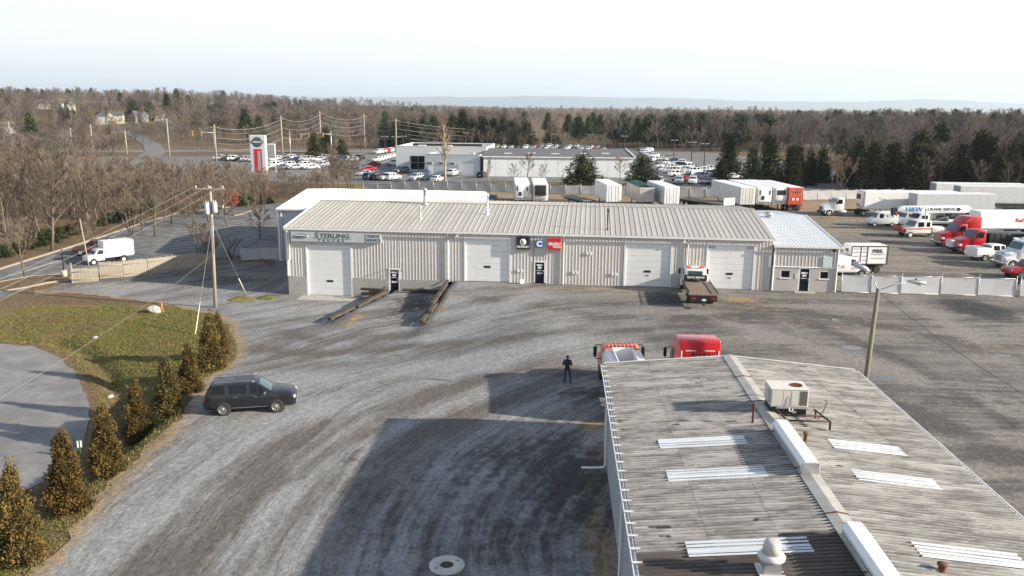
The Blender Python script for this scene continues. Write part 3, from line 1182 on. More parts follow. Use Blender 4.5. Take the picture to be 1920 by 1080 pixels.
shop = thing('workshop_building', 'long low grey ribbed-metal workshop with four white overhead doors and ribbed metal roof', 'building',
             (BX, BY, 0), BANG)
SL, SR, EAVE = -16.35, 31.25, 5.0
doors = [(-14.3, -9.85, -1.85, 3.1), (1.75, 6.1, 0.06, 4.28), (17.4, 21.7, 0.04, 4.26), (25.2, 29.5, 0.03, 4.25)]
entries = [(-5.85, -4.98, -1.12, 0.98), (8.66, 9.56, 0.12, 2.14)]
# concrete foundation wall under the lower left bays
fnd = MB()
edges_f = [(SL, -14.44, -2.6, 0.05), (-9.71, -5.98, -2.6, 0.05), (-4.85, 0.0, -2.6, 0.05)]
for (a, b, z0, z1) in edges_f:
    MB().box(a, b, -0.06, 0.3, z0, z1).build('foundation_wall', M_concrete, shop)
# ribbed wall sheets between the openings
low = 0.05
for (a, b, z0, z1) in [(SL + 0.12, -14.44, low, EAVE), (-14.44, -9.71, 3.24, EAVE), (-9.71, -5.98, low, EAVE), (-5.98, -4.85, 1.11, EAVE),
                       (-4.85, 0.0, low, EAVE), (0.06, 1.61, -0.05, EAVE), (1.61, 6.24, 4.42, EAVE), (6.24, 8.53, -0.05, EAVE),
                       (8.53, 9.69, 2.27, EAVE), (9.69, 17.26, -0.05, EAVE), (17.26, 21.84, 4.4, EAVE), (21.84, 25.06, -0.05, EAVE),
                       (25.06, 29.64, 4.39, EAVE), (29.64, SR - 0.1, -0.05, EAVE)]:
    clad(shop, a, b, z0, z1, M_wall)
# inner wall behind the sheets, back and ends
DR, DB, ZR, ZB = 11.0, 21.0, 6.5, 5.7
MB().box(SL + 0.01, SL + 0.2, 0.05, DB, -2.6, EAVE - 0.05).build('end_wall', M_wall, shop)
MB().box(SR - 0.2, SR - 0.01, 0.05, DB, -0.3, EAVE - 0.05).build('end_wall', M_wall, shop)
MB().box(SL + 0.2, SR - 0.2, DB - 0.2, DB, -0.3, EAVE + 0.4).build('back_wall', M_wall, shop)
MB().prism([(0.05, EAVE - 0.05), (DR, ZR - 0.12), (DB, ZB - 0.12), (DB, EAVE - 0.05)], 'X', SL + 0.01, SL + 0.2).build('gable_wall', M_wall, shop)
MB().prism([(0.05, EAVE - 0.05), (DR, ZR - 0.12), (DB, ZB - 0.12), (DB, EAVE - 0.05)], 'X', SR - 0.2, SR - 0.01).build('gable_wall', M_wall, shop)
for (a, b, z0, z1) in doors:
    MB().box(a - 0.2, b + 0.2, 0.17, 0.25, z0, z1 + 0.2).build('door_backing', M_black, shop)
# roof
roof_run(shop, SL - 0.1, SR + 0.1, -0.25, DR, EAVE + 0.03, ZR, 0.5, M_roof)
roof_run(shop, SL - 0.1, SR + 0.1, DR, DB + 0.2, ZR, ZB, 0.5, M_roof, 'rear_roof_panel')
MB().prism([(DR - 0.22, ZR + 0.02), (DR, ZR + 0.075), (DR + 0.22, ZR + 0.035), (DR, ZR + 0.055)], 'X', SL - 0.1, SR + 0.1).build('ridge_cap', M_roof, shop)
MB().prism([(-0.42, EAVE - 0.16), (-0.42, EAVE + 0.02), (-0.36, EAVE + 0.02), (-0.36, EAVE - 0.1), (-0.27, EAVE - 0.1), (-0.27, EAVE - 0.16)], 'X', SL - 0.15, SR + 0.12).build('gutter', M_trim, shop)
MB().prism([(-0.26, EAVE - 0.2), (-0.26, EAVE + 0.12), (DR, ZR + 0.1), (DR, ZR - 0.2)], 'X', SL - 0.2, SL - 0.115).build('rake_trim', M_trim, shop)
MB().prism([(DR + 0.003, ZR - 0.2), (DR + 0.003, ZR + 0.1), (DB + 0.2, ZB + 0.1), (DB + 0.2, ZB - 0.2)], 'X', SL - 0.2, SL - 0.115).build('rake_trim', M_trim, shop)
MB().cbox(SL - 0.06, SL + 0.12, -0.12, 0.1, 0.05, EAVE - 0.1, 0.02).build('corner_trim', M_trim, shop)
for s in (SL + 0.28, 0.03, 11.42, 23.28):
    z0 = 1.6 if s < -10 else 0.0
    MB().path([(s, -0.36, EAVE - 0.12), (s, -0.12, EAVE - 0.5), (s, -0.12, z0 + 0.25), (s, -0.34, z0 + 0.05)], 0.075, 4).build('downspout', M_trim, shop)
for dd in doors[:1]:
    overhead_door(shop, *dd)
overhead_door(shop, *doors[1])
overhead_door(shop, *doors[2], notice=True)
overhead_door(shop, *doors[3], notice=True, patch=True)
entry_door(shop, *entries[0], [(1.75, 0.62, 0.16), (1.45, 0.42, 0.2), (1.28, 0.6, 0.06), (0.78, 0.6, 0.18)])
entry_door(shop, *entries[1], [(1.68, 0.6, 0.14), (1.4, 0.4, 0.2), (1.2, 0.62, 0.05), (0.86, 0.5, 0.2)])
MB().cbox(-14.9, -9.2, -2.2, -0.06, -2.15, -1.845, 0.03).build('door_apron', M_concrete, shop)
for s in (0.95, 22.9):
    mb = MB().cbox(s - 0.1, s + 0.1, -0.34, -0.06, 4.55, 4.85, 0.03)
    mb.prism([(-0.34, 4.5), (-0.34, 4.56), (-0.06, 4.56), (-0.06, 4.53)], 'X', s - 0.16, s + 0.16)
    mb.build('wall_light', M_trim, shop)
for s, z in ((6.9, 1.1), (12.3, 1.08), (16.1, 1.02), (13.6, 3.0)):
    for k in (0, 0.34):
        MB().cbox(s + k, s + k + 0.2, -0.12, -0.03, z, z + 0.28, 0.02).build('wall_box', M_trim, shop)
for s in (-5.98 - 0.22, -4.85 + 0.25):
    MB().path([(s, -0.02, 1.0), (s, -0.35, 1.05), (s, -0.42, 0.9)], 0.03, 6).build('door_lamp', M_black, shop)
# chimneys and roof vents
for (s, d, hgt, r, m) in [(-3.6, 4.2, 1.1, 0.09, M_offwhite), (-4.3, 10.2, 1.5, 0.16, M_steel), (3.1, 6.6, 1.9, 0.1, M_white), (15.6, 1.6, 1.9, 0.07, M_black)]:
    zz = EAVE + (ZR - EAVE) * d / DR
    mb = MB().lathe([(r * 3.2, zz - 0.05), (r * 1.4, zz + 0.16), (r, zz + 0.18), (r, zz + hgt), (r * 1.5, zz + hgt + 0.01), (r * 1.5, zz + hgt + 0.22), (0.02, zz + hgt + 0.3)], 12, (s, d, 0))
    mb.build('flue', m, shop)
# ------------------------------------------------------------------ office end of the workshop
off = thing('office_building', 'small office with block base, ribbed upper wall and white metal roof', 'building', (BX, BY, 0), BANG)
OL, OR_, OE = 31.3, 37.3, 4.4
clad(off, OL + 0.12, OR_, 2.36, OE - 0.05, M_wall, y=-0.03, pitch=0.32)
wins = [(32.1, 33.02, 1.28, 2.05), (35.72, 36.58, 1.28, 2.05)]
dr = (33.92, 34.78, 0.1, 2.2)
cells = [(OL, 32.1, -0.3, 2.33), (32.1, 33.02, -0.3, 1.28), (32.1, 33.02, 2.05, 2.33), (33.02, 33.79, -0.3, 2.33), (33.79, 34.91, 2.33, 2.335),
         (34.91, 35.72, -0.3, 2.33), (35.72, 36.58, -0.3, 1.28), (35.72, 36.58, 2.05, 2.33), (36.58, OR_, -0.3, 2.33)]
mb = MB()
for (a, b, z0, z1) in cells:
    mb.box(a, b, -0.06, 0.2, z0, z1)
mb.build('block_wall', M_block, off)
MB().prism([(-0.12, 2.335), (-0.12, 2.38), (0.0, 2.42), (0.0, 2.335)], 'X', OL, OR_ + 0.02).build('drip_ledge', M_trim, off)
for (a, b, z0, z1) in wins:
    mb = MB()
    mb.box(a + 0.002, a + 0.07, -0.04, 0.1, z0, z1).box(b - 0.07, b - 0.002, -0.04, 0.1, z0, z1).box(a + 0.07, b - 0.07, -0.04, 0.1, z1 - 0.07, z1)
    mb.box(a - 0.05, b + 0.05, -0.12, 0.1, z0 - 0.06, z0 + 0.05)
    w = mb.build('window', M_trim, off)
    MB().box(a + 0.07, b - 0.07, 0.02, 0.05, z0 + 0.05, z1 - 0.07).build('pane', M_glass, w)
entry_door(off, *dr, [(1.62, 0.6, 0.16), (1.36, 0.4, 0.18), (1.16, 0.56, 0.06)])
MB().cbox(33.45, 33.72, -0.09, -0.065, 1.25, 1.75, 0.02).build('notice', mat('pale_blue_notice', (0.5, 0.6, 0.66), 0.6, 0.1), off)
MB().box(33.4, 35.3, -1.0, -0.07, -0.2, 0.06).build('door_step', M_concrete, off)
MB().box(OR_ - 0.2, OR_, 0.2, 27.8, -0.4, OE - 0.06).build('end_wall', M_wall, off)
OD, OZ, OB = 14.2, 5.6, 28.0
MB().prism([(0.2, OE - 0.06), (OD, OZ - 0.12), (OB - 0.2, OE - 0.1), (OB - 0.2, OE - 0.2)], 'X', OR_ - 0.2, OR_).build('gable_wall', M_wall, off)
roof_run(off, OL + 0.02, OR_ + 0.2, -0.25, OD, OE + 0.02, OZ, 0.31, M_roof_white)
roof_run(off, OL - 4.0, OR_ + 0.2, OD, OB, OZ, OE, 0.31, M_roof_white, 'rear_roof_panel')
MB().prism([(-0.4, OE - 0.14), (-0.4, OE + 0.02), (-0.34, OE + 0.02), (-0.34, OE - 0.08), (-0.27, OE - 0.08), (-0.27, OE - 0.14)], 'X', OL - 0.05, OR_ + 0.25).build('gutter', M_trim, off)
MB().prism([(-0.26, OE - 0.18), (-0.26, OE + 0.1), (OD, OZ + 0.09), (OD, OZ - 0.18)], 'X', OR_ + 0.205, OR_ + 0.28).build('rake_trim', M_trim, off)
MB().path([(OL + 0.08, -0.34, OE - 0.1), (OL + 0.08, -0.13, OE - 0.5), (OL + 0.08, -0.13, 0.25), (OL + 0.08, -0.3, 0.06)], 0.07, 4).build('downspout', M_trim, off)
MB().path([(OR_ - 0.06, -0.34, OE - 0.1), (OR_ - 0.06, -0.13, OE - 0.5), (OR_ - 0.06, -0.13, 0.25), (OR_ - 0.06, -0.3, 0.06)], 0.07, 4).build('downspout', M_trim, off)
MB().lathe([(0.3, 5.4), (0.3, 5.75), (0.5, 5.78), (0.5, 5.95), (0.1, 6.1)], 14, (33.2, 12.6, 0)).build('roof_ventilator', M_steel, off)
MB().cbox(35.9, 36.75, -0.12, -0.07, 2.42, 3.45, 0.02).build('wall_notice', mat('pale_notice', (0.55, 0.62, 0.65), 0.5, 0.1), off)
MB().lathe([(0.06, -0.05), (0.17, -0.16), (0.15, -0.26), (0.02, -0.3)], 12, (36.85, 0, 4.05), 'Y').build('alarm_bell', mat('alarm_black', (0.03, 0.02, 0.01), 0.5, 0.2), off)

# ------------------------------------------------------------------ white-roofed building behind
rear = thing('rear_shed', 'large shed with bright white metal roof standing behind the grey workshop', 'building', (BX, BY, 0), BANG)
RL, RR, RD0, RD1, RE, RRD, RRZ = -23.6, -1.4, 16.6, 41.0, 4.75, 27.5, 6.05
MB().box(RL + 0.2, RR - 0.2, RD1 - 0.2, RD1, -0.5, RE).build('back_wall', M_wall, rear)
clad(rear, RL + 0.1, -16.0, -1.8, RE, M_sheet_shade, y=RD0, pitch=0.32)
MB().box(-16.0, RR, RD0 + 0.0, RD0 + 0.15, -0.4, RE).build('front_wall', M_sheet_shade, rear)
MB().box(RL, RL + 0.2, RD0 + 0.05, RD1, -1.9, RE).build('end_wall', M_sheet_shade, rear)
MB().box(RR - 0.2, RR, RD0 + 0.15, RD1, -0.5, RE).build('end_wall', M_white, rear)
for q in (RL, RR - 0.2):
    MB().prism([(RD0 + 0.16, RE), (RRD, RRZ - 0.1), (RD1, RE)], 'X', q + 0.001, q + 0.199).build('gable_wall', M_white, rear)
roof_run(rear, RL - 0.15, RR + 0.15, RD0 - 0.2, RRD, RE + 0.02, RRZ, 0.45, M_roof_white)
roof_run(rear, RL - 0.15, RR + 0.15, RRD, RD1 + 0.2, RRZ, RE + 0.02, 0.45, M_roof_white, 'rear_roof_panel')
MB().cbox(RL - 0.08, RL + 0.12, RD0 - 0.12, RD0 + 0.1, -1.8, RE - 0.02, 0.02).build('corner_trim', M_trim, rear)
MB().path([(RL + 0.4, RD0 - 0.3, RE - 0.05), (RL + 0.4, RD0 - 0.12, RE - 0.4), (RL + 0.4, RD0 - 0.12, -1.5)], 0.08, 4).build('downspout', M_trim, rear)
MB().box(RL - 0.15, RR + 0.15, RD0 - 0.34, RD0 - 0.21, RE - 0.14, RE + 0.02).build('gutter', M_trim, rear)

# ------------------------------------------------------------------ signs on the workshop wall
M_sign_grey = mat('silver_sign_face', (0.45, 0.49, 0.50), 0.35, 0.05, 0.6)
M_sign_dark = mat('sign_lettering', (0.06, 0.075, 0.1), 0.5, 0.05)
M_sign_navy = mat('sign_blue_grey', (0.22, 0.28, 0.32), 0.4, 0.1)


def wall_sign(name, label, s0, s1, z0, z1, material, depth=0.22):
    t = thing(name, label, 'sign', bw((s0 + s1) / 2, -0.12, (z0 + z1) / 2), BANG)
    w, hh = (s1 - s0) / 2, (z1 - z0) / 2
    MB().cbox(-w, w, -depth, 0.08, -hh, hh, 0.03).build('sign_box', material, t)
    return t, w, hh, -depth


t, w, hh, f = wall_sign('long_sign', 'long silver sign reading STERLING TRUCKS over the first overhead door', -15.8, -8.25, 3.66, 4.66, M_sign_grey)
text('S', 0.74, M_sign_dark, t, (-1.1, f - 0.004, 0.17), bold=0.012, sx=1.15)
text('TERLING', 0.6, M_sign_dark, t, (0.72, f - 0.004, 0.13), bold=0.012, sx=1.3)
text('T  R  U  C  K  S', 0.3, M_sign_dark, t, (0.35, f - 0.004, -0.33), bold=0.01, sx=1.35)
MB().box(-1.5, 2.4, f - 0.012, f - 0.001, -0.17, -0.135).build('sign_rule', M_sign_dark, t)
mb = MB().lathe([(0.02, -0.06), (0.4, -0.05), (0.62, 0.0), (0.62, 0.02)], 24, (0, 0, 0), 'Y')
mb.v = [(x * 1.25 - 2.75, y + f - 0.02, z * 0.42 + 0.05) for x, y, z in mb.v]
mb.build('oval_emblem', M_chrome, t)
mb = MB().lathe([(0.02, -0.02), (0.45, -0.02), (0.45, 0.02)], 20, (0, 0, 0), 'Y')
mb.v = [(x * 1.3 - 2.75, y + f - 0.075, z * 0.12 + 0.03) for x, y, z in mb.v]
mb.build('emblem_band', M_sign_dark, t)
t, w, hh, f = wall_sign('short_sign', 'short blue-grey sign reading PARTS SERVICE at the end of the silver sign', -8.22, -6.6, 3.7, 4.6, M_sign_grey)
MB().box(-w, -w + 0.12, f - 0.012, f - 0.001, -hh + 0.01, hh - 0.01).build('sign_band', M_sign_navy, t)
text('PARTS', 0.38, M_sign_dark, t, (0.05, f - 0.004, 0.19), bold=0.008, sx=1.1)
text('SERVICE', 0.38, M_sign_dark, t, (0.05, f - 0.004, -0.2), bold=0.008, sx=1.05)
t, w, hh, f = wall_sign('square_sign', 'square black sign with round emblem reading DETROIT', 6.82, 8.1, 3.43, 4.67, M_black)
text('DETROIT', 0.27, M_white_clean, t, (0, f - 0.004, -0.36), bold=0.012, sx=1.05)
mb = MB().lathe([(0.27, -0.012), (0.31, -0.012), (0.31, 0.004), (0.27, 0.004)], 28, (0, f, 0.13), 'Y')
mb.build('emblem_ring', M_white_clean, t)
mb = MB().lathe([(0.02, -0.013), (0.24, -0.013), (0.24, 0.003)], 24, (0, f, 0.13), 'Y')
mb.build('emblem_disc', M_white_clean, t)
for k, (zz, ww) in enumerate(((0.24, 0.36), (0.13, 0.42), (0.02, 0.34))):
    MB().box(-ww / 2, ww / 2, f - 0.02, f - 0.0135, zz - 0.022, zz + 0.022).build('emblem_bar', M_black, t)
t, w, hh, f = wall_sign('small_sign', 'small square blue sign with a white letter C between the black and red signs', 8.7, 9.4, 3.66, 4.34, mat('sign_blue', (0.02, 0.13, 0.36), 0.35, 0.08))
text('C', 0.72, M_white_clean, t, (0.0, f - 0.004, 0.0), bold=0.045, sx=1.05)
t, w, hh, f = wall_sign('square_sign', 'square red sign reading ISUZU TRUCK under the eaves', 9.88, 11.17, 3.4, 4.63, mat('sign_red', (0.55, 0.02, 0.025), 0.35, 0.05))
MB().box(-w - 0.02, w + 0.02, f + 0.03, f + 0.06, -hh - 0.02, hh + 0.02).build('sign_edge', M_white_clean, t)
text('ISUZU', 0.36, M_white_clean, t, (0.0, f - 0.004, 0.02), bold=0.02, sx=1.15)
text('TRUCK', 0.22, M_white_clean, t, (0.22, f - 0.004, -0.27), bold=0.012, sx=1.1)

# ------------------------------------------------------------------ foreground shed roof
M_corr = None
n_ = NT('rusting_painted_sheet')
tcn = n_.n('ShaderNodeTexCoord').outputs['Object']
ge = n_.pos()
a1 = n_.noise(ge, 1.0, 8, 0.72, (0.55, 3.2, 3.2))
a2 = n_.noise(ge, 1.0, 8, 0.75, (1.6, 10.0, 10))
a3 = n_.noise(ge, 0.16, 4, 0.6)
a4 = n_.noise(ge, 1.0, 6, 0.7, (0.25, 2.0, 2))
oi = n_.n('ShaderNodeObjectInfo').outputs['Random']
bs = n_.mix(n_.rng(a1, 0.38, 0.60), (0.19, 0.187, 0.18), (0.41, 0.40, 0.375))
bs = n_.mix(n_.rng(a2, 0.54, 0.64, 0, 0.8), bs, (0.50, 0.485, 0.45))
bs = n_.mix(n_.rng(a2, 0.33, 0.43, 0.7, 0), bs, (0.115, 0.105, 0.095))
wr = n_.attr('wear_shade')
rust = n_.rng(n_.math('ADD', a4, n_.math('MULTIPLY', n_.math('SUBTRACT', a3, 0.5), 0.8)), 0.6, 0.76, 0, 0.42)
bs = n_.mix(rust, bs, (0.23, 0.135, 0.075))
bs = n_.mix(n_.rng(n_.math('ADD', wr, n_.math('MULTIPLY', n_.math('SUBTRACT', a1, 0.5), 1.6)), 0.3, 0.7, 0, 0.85), bs, n_.mix(a2, (0.028, 0.02, 0.017), (0.085, 0.06, 0.048)))
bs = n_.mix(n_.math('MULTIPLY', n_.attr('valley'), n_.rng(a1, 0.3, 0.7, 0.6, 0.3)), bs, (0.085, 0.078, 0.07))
hs = n_.n('ShaderNodeHueSaturation')
n_.l(n_.rng(oi, 0, 1, 0.86, 1.12), hs.inputs['Value'])
n_.l(bs, hs.inputs['Color'])
spt = n_.noise(ge, 1.0, 3, 0.6, (0.75, 1.9, 1.9))
hs2 = n_.mix(n_.rng(spt, 0.69, 0.725, 0, 0.9), hs.outputs['Color'], (0.035, 0.024, 0.018))
n_.bump(a2, 0.35, 0.01)
M_corr = n_.done(hs2, 0.75, 0.25)

FX, FY, FANG = 4.83, 40.17, -0.055
FW, FLEN, FE, FR = 12.2, 36.0, 4.32, 4.86
fore = thing('metal_shed', 'low metal shed with streaky rusting corrugated roof, skylight strips and white ridge vents', 'building', (FX, FY, 0), FANG)
# local: x across, y towards the camera is negative
GW = 0.762


def corr_mesh(key, run0, run1, wear_shade, side):
    """Corrugated sheet GW wide along the ridge (local y), from run0 to run1 down the slope (x)."""
    nw = 4
    prof = []
    for i in range(nw):
        y0 = i * GW / nw
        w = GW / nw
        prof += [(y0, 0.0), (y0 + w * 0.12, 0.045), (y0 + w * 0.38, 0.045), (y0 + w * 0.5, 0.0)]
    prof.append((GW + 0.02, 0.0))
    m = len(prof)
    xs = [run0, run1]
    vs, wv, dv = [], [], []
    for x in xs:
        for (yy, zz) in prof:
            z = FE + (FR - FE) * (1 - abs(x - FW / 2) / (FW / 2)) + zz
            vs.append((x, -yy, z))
            wv.append(wear_shade)
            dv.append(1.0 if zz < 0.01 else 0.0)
    fs = [(i, i + 1, m + i + 1, m + i) for i in range(m - 1)]
    me = bpy.data.meshes.new(key)
    me.from_pydata(vs, [], fs)
    me.materials.append(M_corr)
    fattr(me, 'wear_shade', wv)
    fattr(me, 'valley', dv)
    return me


runs = [(-0.12, 2.15, 0.006), (2.05, 4.2, 0.012), (4.1, 6.1, 0.018), (6.1, 8.1, 0.018), (8.0, 10.15, 0.012), (10.05, 12.32, 0.006)]
ncol = int(FLEN / GW)
cache = {}
sky_at = {}
# translucent skylight strips: (first sheet row, count) on each side
SKY_ROWS = {7: 1, 9: 1, 13: 1, 17: 1}
for r_i, (x0, x1, lift) in enumerate(runs):
    for c_i in range(ncol):
        y0 = -c_i * GW
        wear_shade = 0.0
        wy = FY + y0
        left = r_i < 3
        if left and 24 <= c_i <= 26:
            wear_shade = 1.0
        if r_i == 2 and c_i == 23:
            wear_shade = 0.6
        if r_i == 2 and c_i in (8, 9, 10):
            wear_shade = 0.25  # air conditioner's shade painted faintly onto the sheets beside it
        key = (r_i, wear_shade)
        if key not in cache:
            cache[key] = corr_mesh('roof_sheet', x0, x1, wear_shade, left)
        link('roof_sheet', cache[key], fore, (0, y0, lift))
M_skyl = mat('fibreglass_skylight', (0.60, 0.64, 0.68), 0.4, 0.05, 3, spec=0.5)


def skylight(px, side):
    """A three-rib translucent strip lying in the sheeting."""
    y0, y1, x0, x1 = px
    mb = MB()
    prof = []
    w = (y1 - y0) / 3
    for i in range(3):
        yy = y0 + i * w
        prof += [(yy, 0.045), (yy + 0.03, 0.075), (yy + 0.06, 0.075), (yy + 0.09, 0.045)]
    prof += [(y1 - 0.05, 0.045), (y1 - 0.03, 0.075), (y1, 0.075), (y1, 0.045)]
    vs = []
    for x in (x0, x1):
        for yy, zz in prof:
            vs.append((x, yy, FE + (FR - FE) * (1 - abs(x - FW / 2) / (FW / 2)) + zz))
    m = len(prof)
    mb.add(vs, [(i, i + 1, m + i + 1, m + i) for i in range(m - 1)])
    mb.build('skylight_strip', M_skyl, fore, fix=False)


_fu = Vector((math.cos(FANG), math.sin(FANG)))
_fv = Vector((-_fu.y, _fu.x))


def fl(px, py, z=4.6):
    p = at(px, py, z)
    d = Vector((p.x - FX, p.y - FY))
    return d.dot(_fu), d.dot(_fv)


def fw(x, y, z=0.0):
    return Vector((FX + _fu.x * x + _fv.x * y, FY + _fu.y * x + _fv.y * y, z))


for (a, b, c, d) in [((1238, 838), (1392, 816), 0, 0), ((1254, 899), (1430, 875), 0, 0), ((1292, 1040), (1508, 1004), 0, 0)]:
    x0, y0 = fl(*a, 4.55)
    x1, y1 = fl(*b, 4.75)
    skylight((min(y0, y1), min(y0, y1) + 0.80, x0, x1), 0)
for (a, b) in [((1552, 822), (1702, 856)), ((1598, 882), (1768, 919)), ((1710, 1016), (1935, 1067))]:
    x0, y0 = fl(*a, 4.8)
    x1, y1 = fl(*b, 4.5)
    skylight((min(y0, y1), min(y0, y1) + 0.80, x0, x1), 1)
# ridge cap in sections, with straps
M_ridge = mat('ridge_flashing', (0.40, 0.39, 0.36), 0.6, 0.15, 2.5, dirt=(0.2, 0.19, 0.17), dirt_amt=0.6)
hx = FW / 2
ylist = [0.1, -3.3, -6.6, -9.9, -13.2, -16.5, -19.8, -23.1, -26.4, -29.7, -33.0, -36.0]
for a, b in zip(ylist[:-1], ylist[1:]):
    MB().prism([(hx - 0.34, FR + 0.03), (hx, FR + 0.085), (hx + 0.34, FR + 0.03), (hx + 0.34, FR + 0.045), (hx, FR + 0.105), (hx - 0.34, FR + 0.045)], 'Y', a, b + 0.02).build('ridge_cap', M_ridge, fore)
    MB().prism([(hx - 0.36, FR + 0.03), (hx, FR + 0.108), (hx + 0.36, FR + 0.03), (hx + 0.36, FR + 0.06), (hx, FR + 0.13), (hx - 0.36, FR + 0.06)], 'Y', b + 0.0, b - 0.06).build('ridge_strap', M_rust, fore)
# ridge ventilators
for (pa, pb) in [((1480, 800), (1520, 880)), ((1615, 995), (1680, 1100))]:
    ya = fl(*pa, 5.1)[1]
    yb = fl(*pb, 5.1)[1]
    v = MB().prism([(hx - 0.24, FR + 0.02), (hx - 0.33, FR + 0.3), (hx - 0.33, FR + 0.38), (hx - 0.2, FR + 0.52), (hx + 0.2, FR + 0.52), (hx + 0.33, FR + 0.38), (hx + 0.33, FR + 0.3), (hx + 0.24, FR + 0.02)], 'Y', ya, yb).build('ridge_vent', M_white_clean, fore)
    MB().prism([(hx - 0.26, FR + 0.09), (hx - 0.355, FR + 0.3), (hx - 0.338, FR + 0.31), (hx - 0.25, FR + 0.1)], 'Y', ya - 0.1, yb + 0.1).build('vent_flange', M_alu, v)
    for yy in (ya + 0.02, yb - 0.02):
        MB().box(hx - 0.28, hx + 0.28, yy - 0.012, yy + 0.012, FR + 0.05, FR + 0.47).build('vent_end', M_alu, v)
# walls, eave trim, gutters and spouts
M_fwall = mat('grey_blue_wall_sheet', (0.40, 0.43, 0.45), 0.5, 0.06, 1.0, dirt=(0.25, 0.25, 0.23), dirt_amt=0.3)


def ribwall(name, x, y0, y1, z0, z1, sgn):
    n = int(round((y0 - y1) / 0.32))
    for i in range(0, n, 3):
        me = rib_mesh(name, 3, 0.32, z0, z1, 0.02)
        if not me.materials:
            me.materials.append(M_fwall)
        o = link(name, me, fore, (x, y0 - i * 0.32 if sgn < 0 else y1 + i * 0.32, 0))
        o.rotation_euler = (0, 0, -math.pi / 2 if sgn < 0 else math.pi / 2)


ribwall('wall_sheet', 0.0, -0.05, -FLEN + 0.6, 0.0, FE - 0.02, -1)
ribwall('wall_sheet', FW, -0.05, -FLEN + 0.6, 0.0, FE - 0.02, 1)
MB().prism([(0.02, -0.2), (0.02, FE - 0.03), (hx, FR - 0.05), (FW - 0.02, FE - 0.03), (FW - 0.02, -0.2)], 'Y', -0.02, -0.15).build('gable_wall', M_fwall, fore)
MB().prism([(0.02, -0.2), (0.02, FE - 0.03), (hx, FR - 0.05), (FW - 0.02, FE - 0.03), (FW - 0.02, -0.2)], 'Y', -FLEN + 0.55, -FLEN + 0.4).build('gable_wall', M_fwall, fore)
MB().prism([(-0.14, FE - 0.14), (-0.14, FE + 0.05), (hx, FR + 0.075), (FW + 0.14, FE + 0.05), (FW + 0.14, FE - 0.14), (hx, FR - 0.08)], 'Y', 0.03, 0.08).build('gable_trim', M_trim, fore)
for sx, nm in ((-1, 'gutter'), (1, 'gutter')):
    x = -0.13 if sx < 0 else FW + 0.13
    MB().prism([(x + sx * 0.02, FE - 0.18), (x + sx * 0.16, FE - 0.18), (x + sx * 0.17, FE - 0.02), (x + sx * 0.14, FE - 0.02), (x + sx * 0.13, FE - 0.14), (x + sx * 0.05, FE - 0.14), (x + sx * 0.05, FE - 0.02), (x + sx * 0.02, FE - 0.02)], 'Y', 0.05, -FLEN).build(nm, M_trim, fore)
for k in range(40):
    yy = -0.55 - k * 0.762
    MB().box(-0.3, 0.0, yy, yy + 0.05, FE + 0.01, FE + 0.045).build('gutter_strap', M_trim, fore)
for yy in (-3.3, -13.0, -22.7, -32.0):
    MB().path([(-0.22, yy, FE - 0.16), (-0.12, yy, FE - 0.5), (-0.12, yy, 0.5), (-0.14, yy, 0.22), (-0.4, yy, 0.16), (-1.25, yy - 0.02, 0.14)], 0.055, 8).build('downspout', M_trim, fore)

# ------------------------------------------------------------------ vehicles
def finish(mb, name, material, parent, bevel=0.0, seg=2, angle=35, loc=None):
    """Build with rounded edges and smooth shading split at hard angles."""
    me = bpy.data.meshes.new(name)
    me.from_pydata(mb.v, [], mb.f)
    bm = bmesh.new()
    bm.from_mesh(me)
    bmesh.ops.remove_doubles(bm, verts=bm.verts, dist=1e-5)
    bmesh.ops.recalc_face_normals(bm, faces=bm.faces)
    if bevel:
        ed = [e for e in bm.edges if len(e.link_faces) == 2 and e.calc_face_angle(0) > math.radians(25)]
        bmesh.ops.bevel(bm, geom=ed, offset=bevel, segments=seg, affect='EDGES', profile=0.5, clamp_overlap=True)
    bm.to_mesh(me)
    bm.free()
    me.polygons.foreach_set('use_smooth', [True] * len(me.polygons))
    me.set_sharp_from_angle(angle=math.radians(angle))
    me.materials.append(material)
    return link(name, me, parent, loc)


WHEELS = {}


